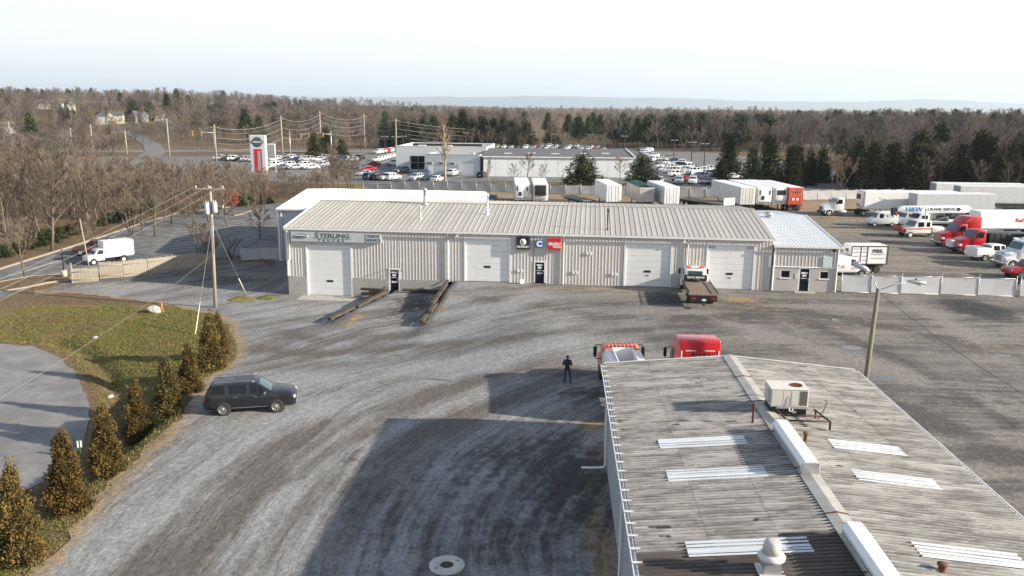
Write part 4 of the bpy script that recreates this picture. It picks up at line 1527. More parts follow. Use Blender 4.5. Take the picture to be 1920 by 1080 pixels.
def wheel(parent, x, y, r, w, side, rim_mat, kind='plain', steer=0.0):
    """Wheel: tyre with a rim as its sub-part; side +1 = outer face towards +y."""
    key = (round(r, 2), round(w, 2), rim_mat.name, kind)
    if key not in WHEELS:
        t = MB().lathe([(r * 0.62, -w / 2), (r * 0.93, -w / 2), (r, -w * 0.36), (r, w * 0.36), (r * 0.93, w / 2), (r * 0.62, w / 2), (r * 0.6, w * 0.3), (r * 0.6, -w * 0.3)], 20, (0, 0, 0), 'Y')
        me_t = bpy.data.meshes.new('tyre')
        me_t.from_pydata(t.v, [], t.f)
        me_t.polygons.foreach_set('use_smooth', t.sm)
        me_t.materials.append(M_rubber)
        q = MB()
        if kind == 'spoke':
            q.lathe([(r * 0.62, w * 0.12), (r * 0.66, w * 0.46), (r * 0.6, w * 0.47), (r * 0.56, w * 0.12)], 20, (0, 0, 0), 'Y')
            for i in range(10):
                a = 2 * math.pi * i / 10
                Mx = Matrix.Rotation(a, 4, 'Y')
                q.box(r * 0.08, r * 0.6, w * 0.3, w * 0.43, -r * 0.045, r * 0.045, Mx)
            q.lathe([(r * 0.02, w * 0.45), (r * 0.15, w * 0.44), (r * 0.15, w * 0.2)], 12, (0, 0, 0), 'Y')
            q.lathe([(r * 0.58, w * 0.1), (r * 0.02, w * 0.12)], 20, (0, 0, 0), 'Y')
        elif kind == 'truck':
            q.lathe([(r * 0.62, w * 0.47), (r * 0.55, w * 0.5), (r * 0.47, w * 0.2), (r * 0.28, w * 0.24), (r * 0.24, w * 0.55), (r * 0.02, w * 0.6)], 18, (0, 0, 0), 'Y')
        else:
            q.lathe([(r * 0.64, w * 0.42), (r * 0.58, w * 0.46), (r * 0.5, w * 0.3), (r * 0.2, w * 0.36), (r * 0.02, w * 0.38)], 16, (0, 0, 0), 'Y')
        me_r = bpy.data.meshes.new('rim')
        me_r.from_pydata(q.v, [], q.f)
        me_r.polygons.foreach_set('use_smooth', q.sm)
        me_r.materials.append(rim_mat)
        WHEELS[key] = (me_t, me_r)
    me_t, me_r = WHEELS[key]
    o = link('wheel', me_t, parent, (x, y, r))
    o.rotation_euler = (0, 0, (0 if side > 0 else math.pi) + steer)
    link('rim', me_r, o)
    return o


M_rim_alu = mat('alloy_wheel', (0.5, 0.5, 0.51), 0.3, 0.1, metal=0.7)
M_rim_white = mat('white_wheel', (0.6, 0.6, 0.58), 0.5, 0.15)
M_rim_dark = mat('dark_hub', (0.06, 0.055, 0.05), 0.6, 0.2)
M_skin_line = mat('panel_gap', (0.008, 0.008, 0.008), 0.8, 0.1)

# car outlines, tail to nose: x, sill z, belt z, roof z, half width, roof half width
CARS = {
    'suv': dict(r=0.39, ax=(-1.44, 1.42), st=[(-2.5, .52, .80, .80, .84, .7), (-2.45, .36, 1.02, 1.02, .95, .82), (-2.36, .33, 1.16, 1.16, .985, .88), (-2.02, .31, 1.18, 1.69, 1.0, .76),
                                              (-1.3, .3, 1.17, 1.75, 1.0, .76), (-1.12, .3, 1.17, 1.76, 1.0, .76), (-.12, .3, 1.15, 1.77, 1.0, .76), (.02, .3, 1.15, 1.77, 1.0, .76), (.42, .3, 1.14, 1.72, 1.0, .74),
                                              (1.28, .3, 1.12, 1.13, 1.0, .86), (1.75, .3, 1.07, 1.10, 1.0, .82), (2.2, .31, .98, 1.03, .97, .74), (2.4, .34, .86, .93, .9, .66), (2.5, .4, .70, .75, .78, .6)],
                sides=[(3, 4), (5, 6), (7, 8), (8, 9)], rear=(2, 3), wind=(8, 9)),
    'sedan': dict(r=0.33, ax=(-1.38, 1.38), st=[(-2.35, .5, .72, .72, .78, .66), (-2.3, .34, .92, .92, .87, .75), (-1.85, .3, .98, 1.0, .91, .74), (-1.0, .28, .97, 1.38, .92, .62),
                                                (-.75, .28, .96, 1.43, .92, .62), (-.12, .28, .95, 1.45, .92, .62), (-.02, .28, .95, 1.45, .92, .62), (.25, .28, .94, 1.42, .92, .61),
                                                (1.05, .28, .92, .93, .92, .78), (1.6, .28, .86, .89, .91, .74), (2.1, .3, .76, .8, .86, .66), (2.32, .36, .6, .63, .74, .56)],
                  sides=[(3, 4), (4, 5), (6, 7), (7, 8)], rear=(2, 3), wind=(7, 8)),
    'hatch': dict(r=0.32, ax=(-1.28, 1.26), st=[(-2.1, .5, .8, .8, .78, .66), (-2.04, .34, 1.0, 1.0, .87, .75), (-1.62, .3, 1.0, 1.42, .9, .64), (-1.0, .28, .99, 1.5, .9, .64), (-.2, .28, .97, 1.52, .9, .64), (-.08, .28, .97, 1.52, .9, .64),
                                                (.3, .28, .96, 1.46, .9, .62), (1.05, .28, .93, .94, .9, .76), (1.6, .28, .86, .88, .88, .7), (1.98, .32, .74, .77, .8, .6), (2.08, .4, .6, .62, .68, .5)],
                  sides=[(2, 3), (3, 4), (5, 6), (6, 7)], rear=(1, 2), wind=(6, 7)),
    'pickup': dict(r=0.4, ax=(-1.75, 1.85), st=[(-2.9, .55, .9, .9, .9, .86), (-2.86, .45, 1.12, 1.13, .98, .93), (-.95, .42, 1.14, 1.15, 1.0, .93), (-.9, .42, 1.2, 1.72, 1.0, .76), (-.75, .42, 1.2, 1.83, 1.0, .76), (.1, .42, 1.19, 1.86, 1.0, .76),
                                                (.2, .42, 1.19, 1.86, 1.0, .76), (.75, .42, 1.18, 1.82, 1.0, .74), (1.35, .42, 1.16, 1.17, 1.0, .88), (2.3, .42, 1.1, 1.13, .99, .84), (2.8, .45, .98, 1.02, .94, .76), (2.9, .52, .75, .8, .86, .68)],
                   sides=[(4, 5), (6, 7), (7, 8)], rear=(2, 3), wind=(7, 8)),
    'van': dict(r=0.34, ax=(-1.4, 1.5), st=[(-2.35, .5, .8, .8, .85, .75), (-2.33, .36, 1.05, 1.1, .93, .86), (-2.25, .32, 1.06, 1.86, .94, .8), (-.35, .3, 1.05, 1.92, .95, .8), (.35, .3, 1.04, 1.9, .95, .8), (.5, .3, 1.04, 1.88, .95, .79), (.85, .3, 1.03, 1.78, .95, .76),
                                            (1.7, .3, 1.0, 1.02, .94, .76), (2.15, .32, .86, .9, .88, .68), (2.34, .4, .66, .7, .76, .56)],
                sides=[(4, 6), (6, 7)], rear=(1, 2), wind=(6, 7)),
}


def ring(st):
    x, zl, zb, zr, w, wr = st
    flat = abs(zr - zb) < 0.08
    p = [(0, zl), (w * .82, zl), (w, zl + .16), (w * 1.012, zl * .45 + zb * .55), (w * .965, zb - (.03 if flat else 0)), (wr, zr), (wr * .6, zr + .03), (0, zr + .04)]
    full = [(x, y, z) for y, z in p] + [(x, -y, z) for y, z in p[-2:0:-1]]
    return full


CAR_MESH = {}


def car_meshes(kind):
    if kind in CAR_MESH:
        return CAR_MESH[kind]
    sp = CARS[kind]
    rings = [ring(s) for s in sp['st']]
    n = len(rings[0])
    vs = [p for r in rings for p in r]
    fs = []
    for i in range(len(rings) - 1):
        for k in range(n):
            fs.append((i * n + k, i * n + (k + 1) % n, (i + 1) * n + (k + 1) % n, (i + 1) * n + k))
    fs += [tuple(range(n))[::-1], tuple((len(rings) - 1) * n + k for k in range(n))]
    body = MB().add(vs, fs)

    def quad(a, b, c, d, inset, off=0.012):
        a, b, c, d = [Vector(q) for q in (a, b, c, d)]
        m = (a + b + c + d) / 4
        nrm = (b - a).cross(d - a)
        if nrm.length < 1e-6:
            nrm = (c - b).cross(d - b)
        nrm.normalize()
        return [q + (m - q) * inset for q in (a, b, c, d)], nrm
    glass = []
    for (i, j) in sp['sides']:
        for sd in (1, -1):
            P4 = lambda k: Vector((rings[k][4][0], rings[k][4][1] * sd, rings[k][4][2]))
            P5 = lambda k: Vector((rings[k][5][0], rings[k][5][1] * sd, rings[k][5][2]))
            a, b, c, d = P4(i), P4(j), P5(j), P5(i)
            if (c - b).length < 0.2:
                tri = [a.lerp(d, .1), a.lerp(b, .72), d.lerp(b, .12)]
                m = sum(tri, Vector()) / 3
                q = [p + (m - p) * .1 for p in tri]
                up = (d - a)
            else:
                q, up = [], None
                for (u, v) in ((.05, .08), (.95, .08), (.95, .88), (.05, .88)):
                    q.append(a.lerp(b, u).lerp(d.lerp(c, u), v))
            q = [p + Vector((0, sd * 0.016, 0.004)) for p in q]
            glass.append(('side_window', MB().add(q, [tuple(range(len(q)))])))
    for nm, (i, j), lo in (('rear_window', sp['rear'], True), ('windscreen', sp['wind'], False)):
        A, B = rings[i], rings[j]
        cols = [5, 6, 7, 8, 9]
        ex = 0.9
        top, bot = [], []
        for k in cols:
            p, q = Vector(A[k]), Vector(B[k])
            p.y *= ex
            q.y *= ex
            u0, u1 = (.12, .86)
            nr = Vector((-0.012 if lo else 0.012, 0, 0.014))
            top.append(p.lerp(q, u0) + nr)
            bot.append(p.lerp(q, u1) + nr)
        m = len(cols)
        glass.append((nm, MB().add(top + bot, [(k, k + 1, m + k + 1, m + k) for k in range(m - 1)])))
    CAR_MESH[kind] = (body, glass, rings)
    return CAR_MESH[kind]


PAINT = {}


def paint(name, col, rough=0.3):
    if name not in PAINT:
        PAINT[name] = mat('car_paint_' + name, col, rough, 0.04, 1.0, coat=0.3, spec=0.3)
    return PAINT[name]


C_white, C_silver, C_grey = paint('white', (.72, .73, .74)), paint('silver', (.42, .44, .46)), paint('grey', (.16, .17, .18))
C_black, C_blue, C_red = paint('black', (.02, .021, .024)), paint('dark_blue', (.03, .05, .11)), paint('red', (.35, .02, .025))
C_green = paint('dark_green', (.05, .09, .09))
C_tan = paint('tan', (.33, .29, .22))
PN = {'white': C_white, 'silver': C_silver, 'grey': C_grey, 'black': C_black, 'dark blue': C_blue, 'red': C_red, 'dark green': C_green, 'tan': C_tan}


def make_car(name, label, cat, kind, pt, group=None, detail=1):
    body, glass, rings = car_meshes(kind)
    sp = CARS[kind]
    t = thing(name, label, cat, group=group)
    finish(body, 'body', pt, t, 0.0, angle=32)
    for nm, mb in glass:
        mb.build(nm, M_glass_blue if (nm == 'windscreen') else M_glass, t, fix=False)
    w = sp['st'][len(sp['st']) // 2][4]
    r = sp['r']
    for ax in sp['ax']:
        for sd in (1, -1):
            MB().lathe([(r * 1.17, -.1), (r * 1.17, .1)], 18, (ax, (w - .088) * sd, r * 1.02), 'Y').build('wheel_arch', M_skin_line, t)
            wheel(t, ax, (w - .075) * sd, r, .24, sd, M_rim_alu, 'spoke' if detail > 1 else 'plain')
    f, b = sp['st'][-2], sp['st'][0]
    zf = f[3]
    for sd in (1, -1):
        MB().cbox(f[0] - .26, f[0] + .06, sd * f[4] * .78 - .17, sd * f[4] * .78 + .17, zf - .2, zf - .03, .05).build('headlight', M_lamp, t)
        b2 = sp['st'][1]
        zt = min(b2[2], b2[3]) if kind != 'pickup' else .98
        MB().cbox(b2[0] - .03, b2[0] + .14, sd * b2[4] * .9 - .1, sd * b2[4] * .9 + .1, zt - .2, zt - .02, .03).build('tail_light', M_red_lens, t)
    MB().cbox(f[0] - .02, f[0] + .1, -f[4] * .5, f[4] * .5, zf - .36, zf - .16, .03).build('grille', M_black, t)
    MB().cbox(b[0] - .012, b[0] + .05, -.17, .17, .56, .7, .01).build('number_plate', M_white_clean, t)
    if kind == 'pickup':
        MB().box(-2.78, -1.02, -.78, .78, 1.13, 1.185).build('bed_liner', M_black, t)
    i = sp['wind'][0]
    for sd in (1, -1):
        x, zb = sp['st'][i][0] + .35, sp['st'][i][2]
        MB().cbox(x, x + .14, sd * (w + .02) - .0 if sd > 0 else -(w + .22), (w + .22) if sd > 0 else -(w + .02), zb + .0, zb + .17, .04).build('mirror', pt if detail < 2 else M_chrome, t)
    return t


# the dark grey SUV parked on the gravel
suv = make_car('parked_suv', 'dark grey SUV with roof rails parked on the gravel beside the brownish conifers', 'car', 'suv', paint('graphite', (.014, .0155, .019), .24), None, 2)
a, b = at(423, 784, -0.15), at(517, 778, -0.15)
hd = math.atan2(b.y - a.y, b.x - a.x)
mid = (a + b) / 2
nrm = Vector((-math.sin(hd), math.cos(hd), 0))
ctr = mid + nrm * 0.92
place(suv, (ctr.x, ctr.y, hz(ctr.x, ctr.y) + 0.022), hd)
for sd in (1, -1):
    MB().path([(-1.85, sd * .7, 1.80), (-1.7, sd * .71, 1.85), (.1, sd * .71, 1.87), (.3, sd * .7, 1.80)], .025, 6).build('roof_rail', M_chrome, suv)
    for x in (-.75, .35):
        MB().cbox(x - .12, x + .12, sd * 1.01 - .015, sd * 1.01 + .015, 1.0, 1.035, .01).build('door_handle', M_chrome, suv)
    MB().cbox(-.95, .98, sd * 1.0 - .02, sd * 1.0 + .02, .40, .44, .01).build('sill_trim', M_chrome, suv)
    for x in (-1.2, -.06, 1.02):
        MB().box(x - .006, x + .006, sd * 1.004 - .004, sd * 1.004 + .004, .45, 1.14).build('door_gap', M_skin_line, suv)
MB().cbox(2.3, 2.49, -.6, .6, .72, .86, .04).build('chrome_grille', M_chrome, suv)
MB().cbox(2.36, 2.52, -.7, .7, .4, .5, .04).build('bumper_trim', M_alu, suv)
MB().box(-.85, .15, -.5, .5, 1.81, 1.822).build('sunroof', M_glass, suv)


# ---- heavy trucks
def tractor(name, label, pt, roof='high', day=False, hood_white=False, group=None, stack=True, wheels_back=2):
    t = thing(name, label, 'truck', group=group)
    hp = C_white if hood_white else pt
    # nose and cab
    m = MB()
    for (x, wl, zt) in [(3.95, .78, 1.62), (3.75, .86, 1.78), (3.0, .92, 1.95), (2.25, 1.02, 2.08)]:
        pass
    rings_ = []
    for (x, w, z0, z1) in [(4.0, .70, .75, 1.55), (3.88, .80, .7, 1.72), (3.4, .88, .8, 1.86), (2.8, .94, .85, 1.98), (2.22, 1.02, .85, 2.1)]:
        rings_.append([(x, -w, z0), (x, w, z0), (x, w, z1 - .25), (x, w * .82, z1 - .04), (x, 0, z1), (x, -w * .82, z1 - .04), (x, -w, z1 - .25)])
    k = len(rings_[0])
    m.add([p for r in rings_ for p in r], [(i * k + j, i * k + (j + 1) % k, (i + 1) * k + (j + 1) % k, (i + 1) * k + j) for i in range(len(rings_) - 1) for j in range(k)]
          + [tuple(range(k))[::-1], tuple((len(rings_) - 1) * k + j for j in range(k))])
    hood = finish(m, 'hood', hp, t, 0, angle=30)
    MB().cbox(3.97, 4.04, -.55, .55, .85, 1.5, .05).build('grille', M_chrome, hood)
    for i in range(5):
        MB().box(4.041, 4.05, -.48, .48, .93 + i * .11, .97 + i * .11).build('grille_bar', M_black, hood)
    finish(MB().prism([(3.55, .38), (4.15, .42), (4.2, .75), (3.6, .8)], 'Y', -1.2, 1.2), 'bumper', M_chrome if not day else M_frame, t, .06)
    for sd in (1, -1):
        pts = []
        for i in range(11):
            an = math.pi * (-.06 + 1.0 * i / 10)
            pts.append((3.05 + .72 * math.cos(an), .5 + .66 * math.sin(an)))
        inner = [(3.05 + (q[0] - 3.05) * .84, .5 + (q[1] - .5) * .84) for q in pts]
        finish(MB().prism(pts + inner[::-1], 'Y', sd * .72, sd * 1.22), 'fender', pt, t, .04)
        finish(MB().cbox(3.66, 3.96, sd * .98 - .2, sd * .98 + .2, 1.0, 1.28, .07), 'headlight', M_lamp, t)
        wheel(t, 3.05, sd * 1.04, .5, .3, sd, M_rim_alu if not hood_white else M_rim_white, 'truck')
    cab_top = 2.95 if day else 3.05
    finish(MB().prism([(2.3, .85), (2.3, 2.02), (1.72, cab_top - .1), (1.4, cab_top), (.62, cab_top), (.62, .85)], 'Y', -1.12, 1.12), 'cab', pt, t, .09)
    MB().add([(2.27, y, 2.12) for y in (-.98, 0, .98)] + [(1.80, y, cab_top - .2) for y in (-.9, 0, .9)], [(0, 1, 4, 3), (1, 2, 5, 4)])
    ws = MB()
    x0, z0, x1, z1 = 2.245, 2.13, 1.80, cab_top - .2
    nx_, nz_ = (z1 - z0), (x0 - x1)
    L_ = math.hypot(nx_, nz_)
    o_ = Vector((nx_ / L_ * .03, 0, nz_ / L_ * .03))
    ws.add([Vector((x0, -1.0, z0)) + o_, Vector((x0, 1.0, z0)) + o_, Vector((x1, .94, z1)) + o_, Vector((x1, -.94, z1)) + o_], [(0, 1, 2, 3)])
    ws.build('windscreen', M_glass_blue, t, fix=False)
    for sd in (1, -1):
        MB().add([(1.98, sd * 1.13, 2.0), (.95, sd * 1.13, 2.0), (.95, sd * 1.13, 2.72), (1.66, sd * 1.13, 2.72)], [(0, 1, 2, 3)]).build('side_window', M_glass, t, fix=False)
        MB().path([(1.95, sd * 1.12, 2.65), (2.1, sd * 1.42, 2.6), (2.1, sd * 1.42, 1.95), (2.0, sd * 1.12, 1.9)], .025, 5).build('mirror_arm', M_black, t)
        finish(MB().cbox(2.04, 2.16, sd * 1.42 - .1, sd * 1.42 + .1, 2.0, 2.6, .04), 'mirror', M_black, t)
        MB().lathe([(.3, .62), (.33, .66), (.33, 1.75), (.3, 1.8)], 16, (-.3, sd * .98, .72), 'X').build('fuel_tank', M_alu, t)
        MB().cbox(1.0, 1.6, sd * .9 - .2, sd * .9 + .25, .42, .52, .03).build('step', M_alu, t)
        if stack and (day or roof != 'high' or True) and sd > 0 and day:
            MB().path([(.5, sd * 1.0, .9), (.5, sd * 1.0, 3.6), (.42, sd * 1.0, 3.8)], .075, 8).build('exhaust_stack', M_chrome, t)
    rear_x = .62
    if not day:
        ztop = 3.92 if roof == 'high' else 3.3
        finish(MB().prism([(.63, .88), (.63, 3.0), (1.42, 3.06), (1.12, ztop - .42), (.55, ztop - .05), (-.2, ztop), (-1.08, ztop), (-1.08, .88)], 'Y', -1.2, 1.2), 'sleeper', pt, t, .12, 3)
        rear_x = -1.08
        for sd in (1, -1):
            MB().cbox(-1.105, -1.086, sd * .55 - .3, sd * .55 + .3, ztop - .62, ztop - .58, .005).build('marker_strip', M_white_clean, t)
            MB().cbox(-1.105, -1.086, sd * 1.07 - .025, sd * 1.07 + .025, ztop - 1.0, ztop - .6, .005).build('marker_strip', M_white_clean, t)
            MB().cbox(-1.098, -1.083, sd * .46 - .38, sd * .46 + .38, ztop - 1.5, ztop - .7, .01).build('access_panel', pt, t)
            MB().path([(-1.11, sd * .12, ztop - 1.25), (-1.16, sd * .12, ztop - 1.2), (-1.16, sd * .12, ztop - .85), (-1.11, sd * .12, ztop - .8)], .014, 5).build('grab_rail', M_chrome, t)
        for yy in (-.5, -.24, .4):
            MB().lathe([(.07, -.02), (.08, 0)], 12, (-1.09, yy, ztop - .82), 'X').build('vent_port', M_black, t)
    # chassis
    for sd in (1, -1):
        MB().box(-3.9, 3.6, sd * .43 - .05, sd * .43 + .05, .72, .98).build('chassis_rail', M_frame, t)
    MB().lathe([(.5, 0), (.5, .1)], 16, (-2.4, 0, 1.0)).build('fifth_wheel', M_frame, t)
    for ax in ((-2.0, -3.3) if wheels_back == 2 else (-2.6,)):
        for sd in (1, -1):
            wheel(t, ax, sd * .95, .5, .58, sd, M_rim_alu, 'truck')
    return t


def trailer(name, label, L, body_mat, front='plain', rear='doors', floor=1.15, top=4.08, W=1.3, legs=True, wheels_=True, group=None, roofm=None, panels=True):
    t = thing(name, label, 'trailer', group=group)
    h0 = L / 2
    finish(MB().cbox(-h0, h0, -W, W, floor, top, .05), 'box_body', body_mat, t)
    MB().box(-h0 + .04, h0 - .04, -W + .04, W - .04, top - .01, top + .012).build('roof_sheet', roofm or M_white, t)
    if panels:
        n = int(L / 1.22)
        for i in range(n):
            for sd in (1, -1):
                x = -h0 + .06 + i * (L - .12) / n
                MB().box(x + .012, x + (L - .12) / n - .012, sd * (W + .002), sd * (W + .014), floor + .2, top - .14).build('side_panel', body_mat, t)
    for sd in (1, -1):
        MB().box(-h0, h0, sd * W - .03, sd * W + .03, floor - .02, floor + .14).build('side_rail', M_alu, t)
        if legs:
            MB().cbox(h0 - 3.0, h0 - 2.82, sd * .85 - .08, sd * .85 + .08, .02, floor, .02).build('landing_leg', M_frame, t)
    if rear == 'doors':
        for sd in (1, -1):
            d = MB().box(-h0 - .025, -h0 - .002, min(sd * .02, sd * (W - .06)), max(sd * .02, sd * (W - .06)), floor + .08, top - .1).build('rear_door', body_mat, t)
            for yy in (.35, .8):
                MB().tube((-h0 - .05, sd * yy, floor + .1), (-h0 - .05, sd * yy, top - .12), .017, n=5).build('lock_rod', M_steel, d)
            MB().cbox(-h0 - .03, -h0 + .02, sd * 1.1 - .12, sd * 1.1 + .12, floor - .2, floor - .06, .02).build('tail_light', M_red_lens, t)
    MB().box(-h0 + .05, -h0 + .12, -W + .1, W - .1, .5, .6).build('bumper_bar', M_frame, t)
    for sd in (1, -1):
        MB().box(-h0 + .06, -h0 + .12, sd * .9 - .05, sd * .9 + .05, .6, floor).build('bumper_hanger', M_frame, t)
    if wheels_:
        MB().box(-h0 + .6, -h0 + 3.6, -.55, .55, .6, floor).build('bogie_frame', M_frame, t)
        for ax in (-h0 + 1.3, -h0 + 2.6):
            for sd in (1, -1):
                wheel(t, ax, sd * .95, .5, .58, sd, M_rim_white, 'truck')
    if front == 'reefer':
        u = finish(MB().prism([(h0 + .01, 1.6), (h0 + .01, top - .12), (h0 + .42, top - .2), (h0 + .46, 2.2), (h0 + .3, 1.62)], 'Y', -1.0, 1.0), 'cooling_unit', M_white_clean, t, .08)
        finish(MB().cbox(h0 + .40, h0 + .5, -.78, .78, 2.75, 3.6, .06), 'unit_grille', M_black, u)
        MB().cbox(h0 + .42, h0 + .5, -.7, .7, 1.75, 1.95, .03).build('unit_louvre', M_steel, u)
    elif front == 'reefer_old':
        u = finish(MB().prism([(h0 + .01, 1.5), (h0 + .01, top - .2), (h0 + .3, top - .25), (h0 + .34, 1.55)], 'Y', -1.15, 1.15), 'cooling_unit', M_white_clean, t, .06)
        for yy in (-.85, .85):
            finish(MB().cbox(h0 + .3, h0 + .4, yy - .1, yy + .1, 2.75, 3.6, .04), 'unit_grille', M_black, u)
        finish(MB().cbox(h0 + .3, h0 + .42, -.6, -.1, 1.95, 2.6, .03), 'engine_bay', M_black, u)
        MB().cbox(h0 + .3, h0 + .4, -.9, .9, 1.55, 1.68, .03).build('unit_louvre', M_steel, u)
    elif front == 'black_unit':
        u = finish(MB().prism([(h0 + .01, 2.0), (h0 + .01, top - .25), (h0 + .35, top - .3), (h0 + .4, 2.1)], 'Y', -.95, .95), 'cooling_unit', M_black, t, .06)
        MB().cbox(h0 + .02, h0 + .3, -.85, .85, 1.4, 1.75, .03).build('unit_louvre', M_steel, t)
    return t


def put(o, px, py, deg, z=None, dx=0.0, dy=0.0):
    p = ground_at(px, py) if z is None else at(px, py, z)
    place(o, (p.x + dx, p.y + dy, hz(p.x + dx, p.y + dy) + 0.022), math.radians(deg))
    return o


# row of trailers along the back fence, noses or doors towards the workshop
HB = math.degrees(BANG)
DIRN = -90 + HB + 4


def back_trailer(o, px, py, L, deg, facing=1):
    """Stand a trailer with its camera-side end centred on the pixel."""
    p = ground_at(px, py)
    a = math.radians(deg)
    d = Vector((math.cos(a), math.sin(a), 0)) * facing
    c = p - d * (L / 2)
    place(o, (c.x, c.y, hz(c.x, c.y) + 0.022), a)


M_trl_grey = mat('old_trailer_white', (.60, .60, .585), .5, .06, 1.0, dirt=(.28, .22, .16), dirt_amt=.5)
M_trl_rust = mat('rusty_trailer_white', (.50, .48, .45), .6, .1, 1.0, dirt=(.22, .11, .06), dirt_amt=.75)
M_orange_red = mat('orange_red_door', (.50, .075, .035), .5, .08)
tr = trailer('reefer_trailer', 'white refrigerated trailer with two narrow black grilles on its nose', 12.0, M_white, 'reefer_old')
back_trailer(tr, 979, 388, 12.0, -89)
tr = trailer('reefer_trailer', 'white refrigerated trailer with one wide black cooling grille on its nose', 12.0, M_white, 'black_unit')
back_trailer(tr, 1013, 389, 12.0, -90)
tr = trailer('box_trailer', 'plain white box trailer standing alone beside the dark empty flatbed', 12.0, M_white)
back_trailer(tr, 1150, 392, 12.0, 94, -1)
tr = trailer('open_trailer', 'rust-streaked open-top trailer covered with a green tarpaulin', 11.0, M_trl_rust, roofm=mat('green_tarpaulin', (.03, .11, .07), .7, .35, 3, bump=.4), floor=1.25, top=3.75)
back_trailer(tr, 1212, 393, 11.0, 94, -1)
tp = MB()
r_ = random.Random(5)
nxt, nyt = 22, 9
tp.add([(-5.3 + 10.6 * i / (nxt - 1), -1.2 + 2.4 * j / (nyt - 1), 3.77 + (.34 * (1 - ((j - 4) / 4.2) ** 2)) * r_.uniform(.5, 1.2)) for j in range(nyt) for i in range(nxt)],
       [(j * nxt + i, j * nxt + i + 1, (j + 1) * nxt + i + 1, (j + 1) * nxt + i) for j in range(nyt - 1) for i in range(nxt - 1)])
tp.build('tarpaulin', MATS['green_tarpaulin'], tr, fix=False)
tr = trailer('box_trailer', 'plain white box trailer beside the green tarpaulin trailer', 12.0, M_white)
back_trailer(tr, 1258, 396, 12.0, 95, -1)
tr = trailer('box_trailer', 'long greyish-white box trailer behind the empty flatbed deck', 14.6, M_trl_grey)
back_trailer(tr, 1400, 397, 14.6, 96, -1)
tr = trailer('reefer_trailer', 'white refrigerated trailer with one tall black slot on its nose', 14.6, M_white, 'reefer_old')
back_trailer(tr, 1431, 396, 14.6, -85)
tr = trailer('reefer_trailer', 'white refrigerated trailer with a black square cooling grille beside the orange-red trailer', 14.6, M_white, 'reefer')
back_trailer(tr, 1461, 396, 14.6, -85)
tr = trailer('box_trailer', 'white trailer with orange-red doors, last in the row by the fence', 14.6, M_orange_red)
back_trailer(tr, 1490, 397, 14.6, 95, -1)
for k in range(6):
    MB().prism([(-.85 + k * .3, 3.12), (-.8 + k * .3, 3.42), (-.62 + k * .3, 3.42), (-.67 + k * .3, 3.12)], 'X', -7.345, -7.33).build('door_mark', mat('dark_red_mark', (.10, .01, .01), .5, .1), tr)
for (yy, zz, w_) in ((.45, 2.1, .2), (-.3, 2.1, .18)):
    MB().box(-7.36, -7.33, yy - w_, yy + w_, zz - .18, zz + .18).build('sticker', M_white_clean, tr)


def flatbed(label, L, px, py, deg, facing, head=True):
    t = thing('flatbed_trailer', label, 'trailer')
    MB().cbox(-L / 2, L / 2, -1.25, 1.25, 1.2, 1.38, .03).build('deck', mat('flatbed_deck', (.13, .12, .115), .8, .2, 3), t)
    for i in range(10):
        MB().box(-L / 2 + .05, L / 2 - .05, -1.2 + i * .24, -1.0 + i * .24, 1.381, 1.395).build('deck_plank', mat('deck_plank_wood', (.2, .18, .16), .9, .2, 4, stretch=(.3, 3, 1)), t)
    for sd in (1, -1):
        MB().box(-L / 2, L / 2, sd * .5 - .07, sd * .5 + .07, .78, 1.2).build('deck_beam', M_frame, t)
        MB().cbox(L / 2 - 2.6, L / 2 - 2.44, sd * .8 - .07, sd * .8 + .07, .02, 1.2, .02).build('landing_leg', M_frame, t)
        for ax in (-L / 2 + 1.2, -L / 2 + 2.5):
            wheel(t, ax, sd * .93, .48, .55, sd, M_rim_white, 'truck')
    if head:
        MB().cbox(L / 2 - .05, L / 2 + .05, -1.25, 1.25, 1.2, 2.5, .03).build('headboard', M_alu, t)
    back_trailer(t, px, py, L, deg, facing)
    return t


flatbed('low dark empty flatbed trailer beside the lone white box trailer', 9.0, 1105, 391, 112, -1, False)
flatbed('empty flatbed trailer with an aluminium headboard in front of the greyish trailer', 12.0, 1366, 399, -62, 1)

# tractor with long white refrigerated trailer across the back of the yard
tw = tractor('day_cab_truck', 'white day-cab truck with black chassis in front of the long white trailer', C_white, day=True, stack=False, wheels_back=1)
put(tw, 1583, 404, 182)
tr = trailer('reefer_trailer', 'very long white refrigerated trailer standing behind the white day-cab truck', 15.6, M_white, 'reefer', panels=True)
p = ground_at(1614, 406)
place(tr, (p.x + 8.1, p.y + 1.5, p.z + .02), math.radians(182))
mb = MB().lathe([(.02, .008), (.3, .008), (.34, 0)], 20, (0, 0, 0), 'Y')
mb.v = [(x * 2.2 + 4.8, y + 1.318, z * .8 + 3.0) for x, y, z in mb.v]
mb.build('oval_mark', M_trl_grey, tr)
# two long trailers beyond the fence
for (px, py, lab, dl) in [(1752, 386, 'long white trailer with a blue-grey nose beyond the pale fence', 0), (1797, 393, 'long pale grey trailer parked alongside, beyond the bend in the pale fence', 1)]:
    tr = trailer('box_trailer', lab, 16.0, M_white if dl == 0 else mat('pale_grey_trailer', (.55, .57, .58), .45, .05, 1.5, dirt=(.3, .28, .25)), panels=True, legs=False)
    p = ground_at(px, py)
    place(tr, (p.x + 8.2, p.y + 1.3, hz(p.x, p.y) + .03), math.radians(-3))
    MB().box(-8.05, -8.012, -1.2, 1.2, 1.3, 3.95).build('end_panel', mat('blue_grey_panel', (.25, .30, .33), .5, .2, 2), tr)
    MB().box(-2.5, 7.5, -1.22, -1.19, .35, 1.1).build('side_skirt', M_frame, tr)

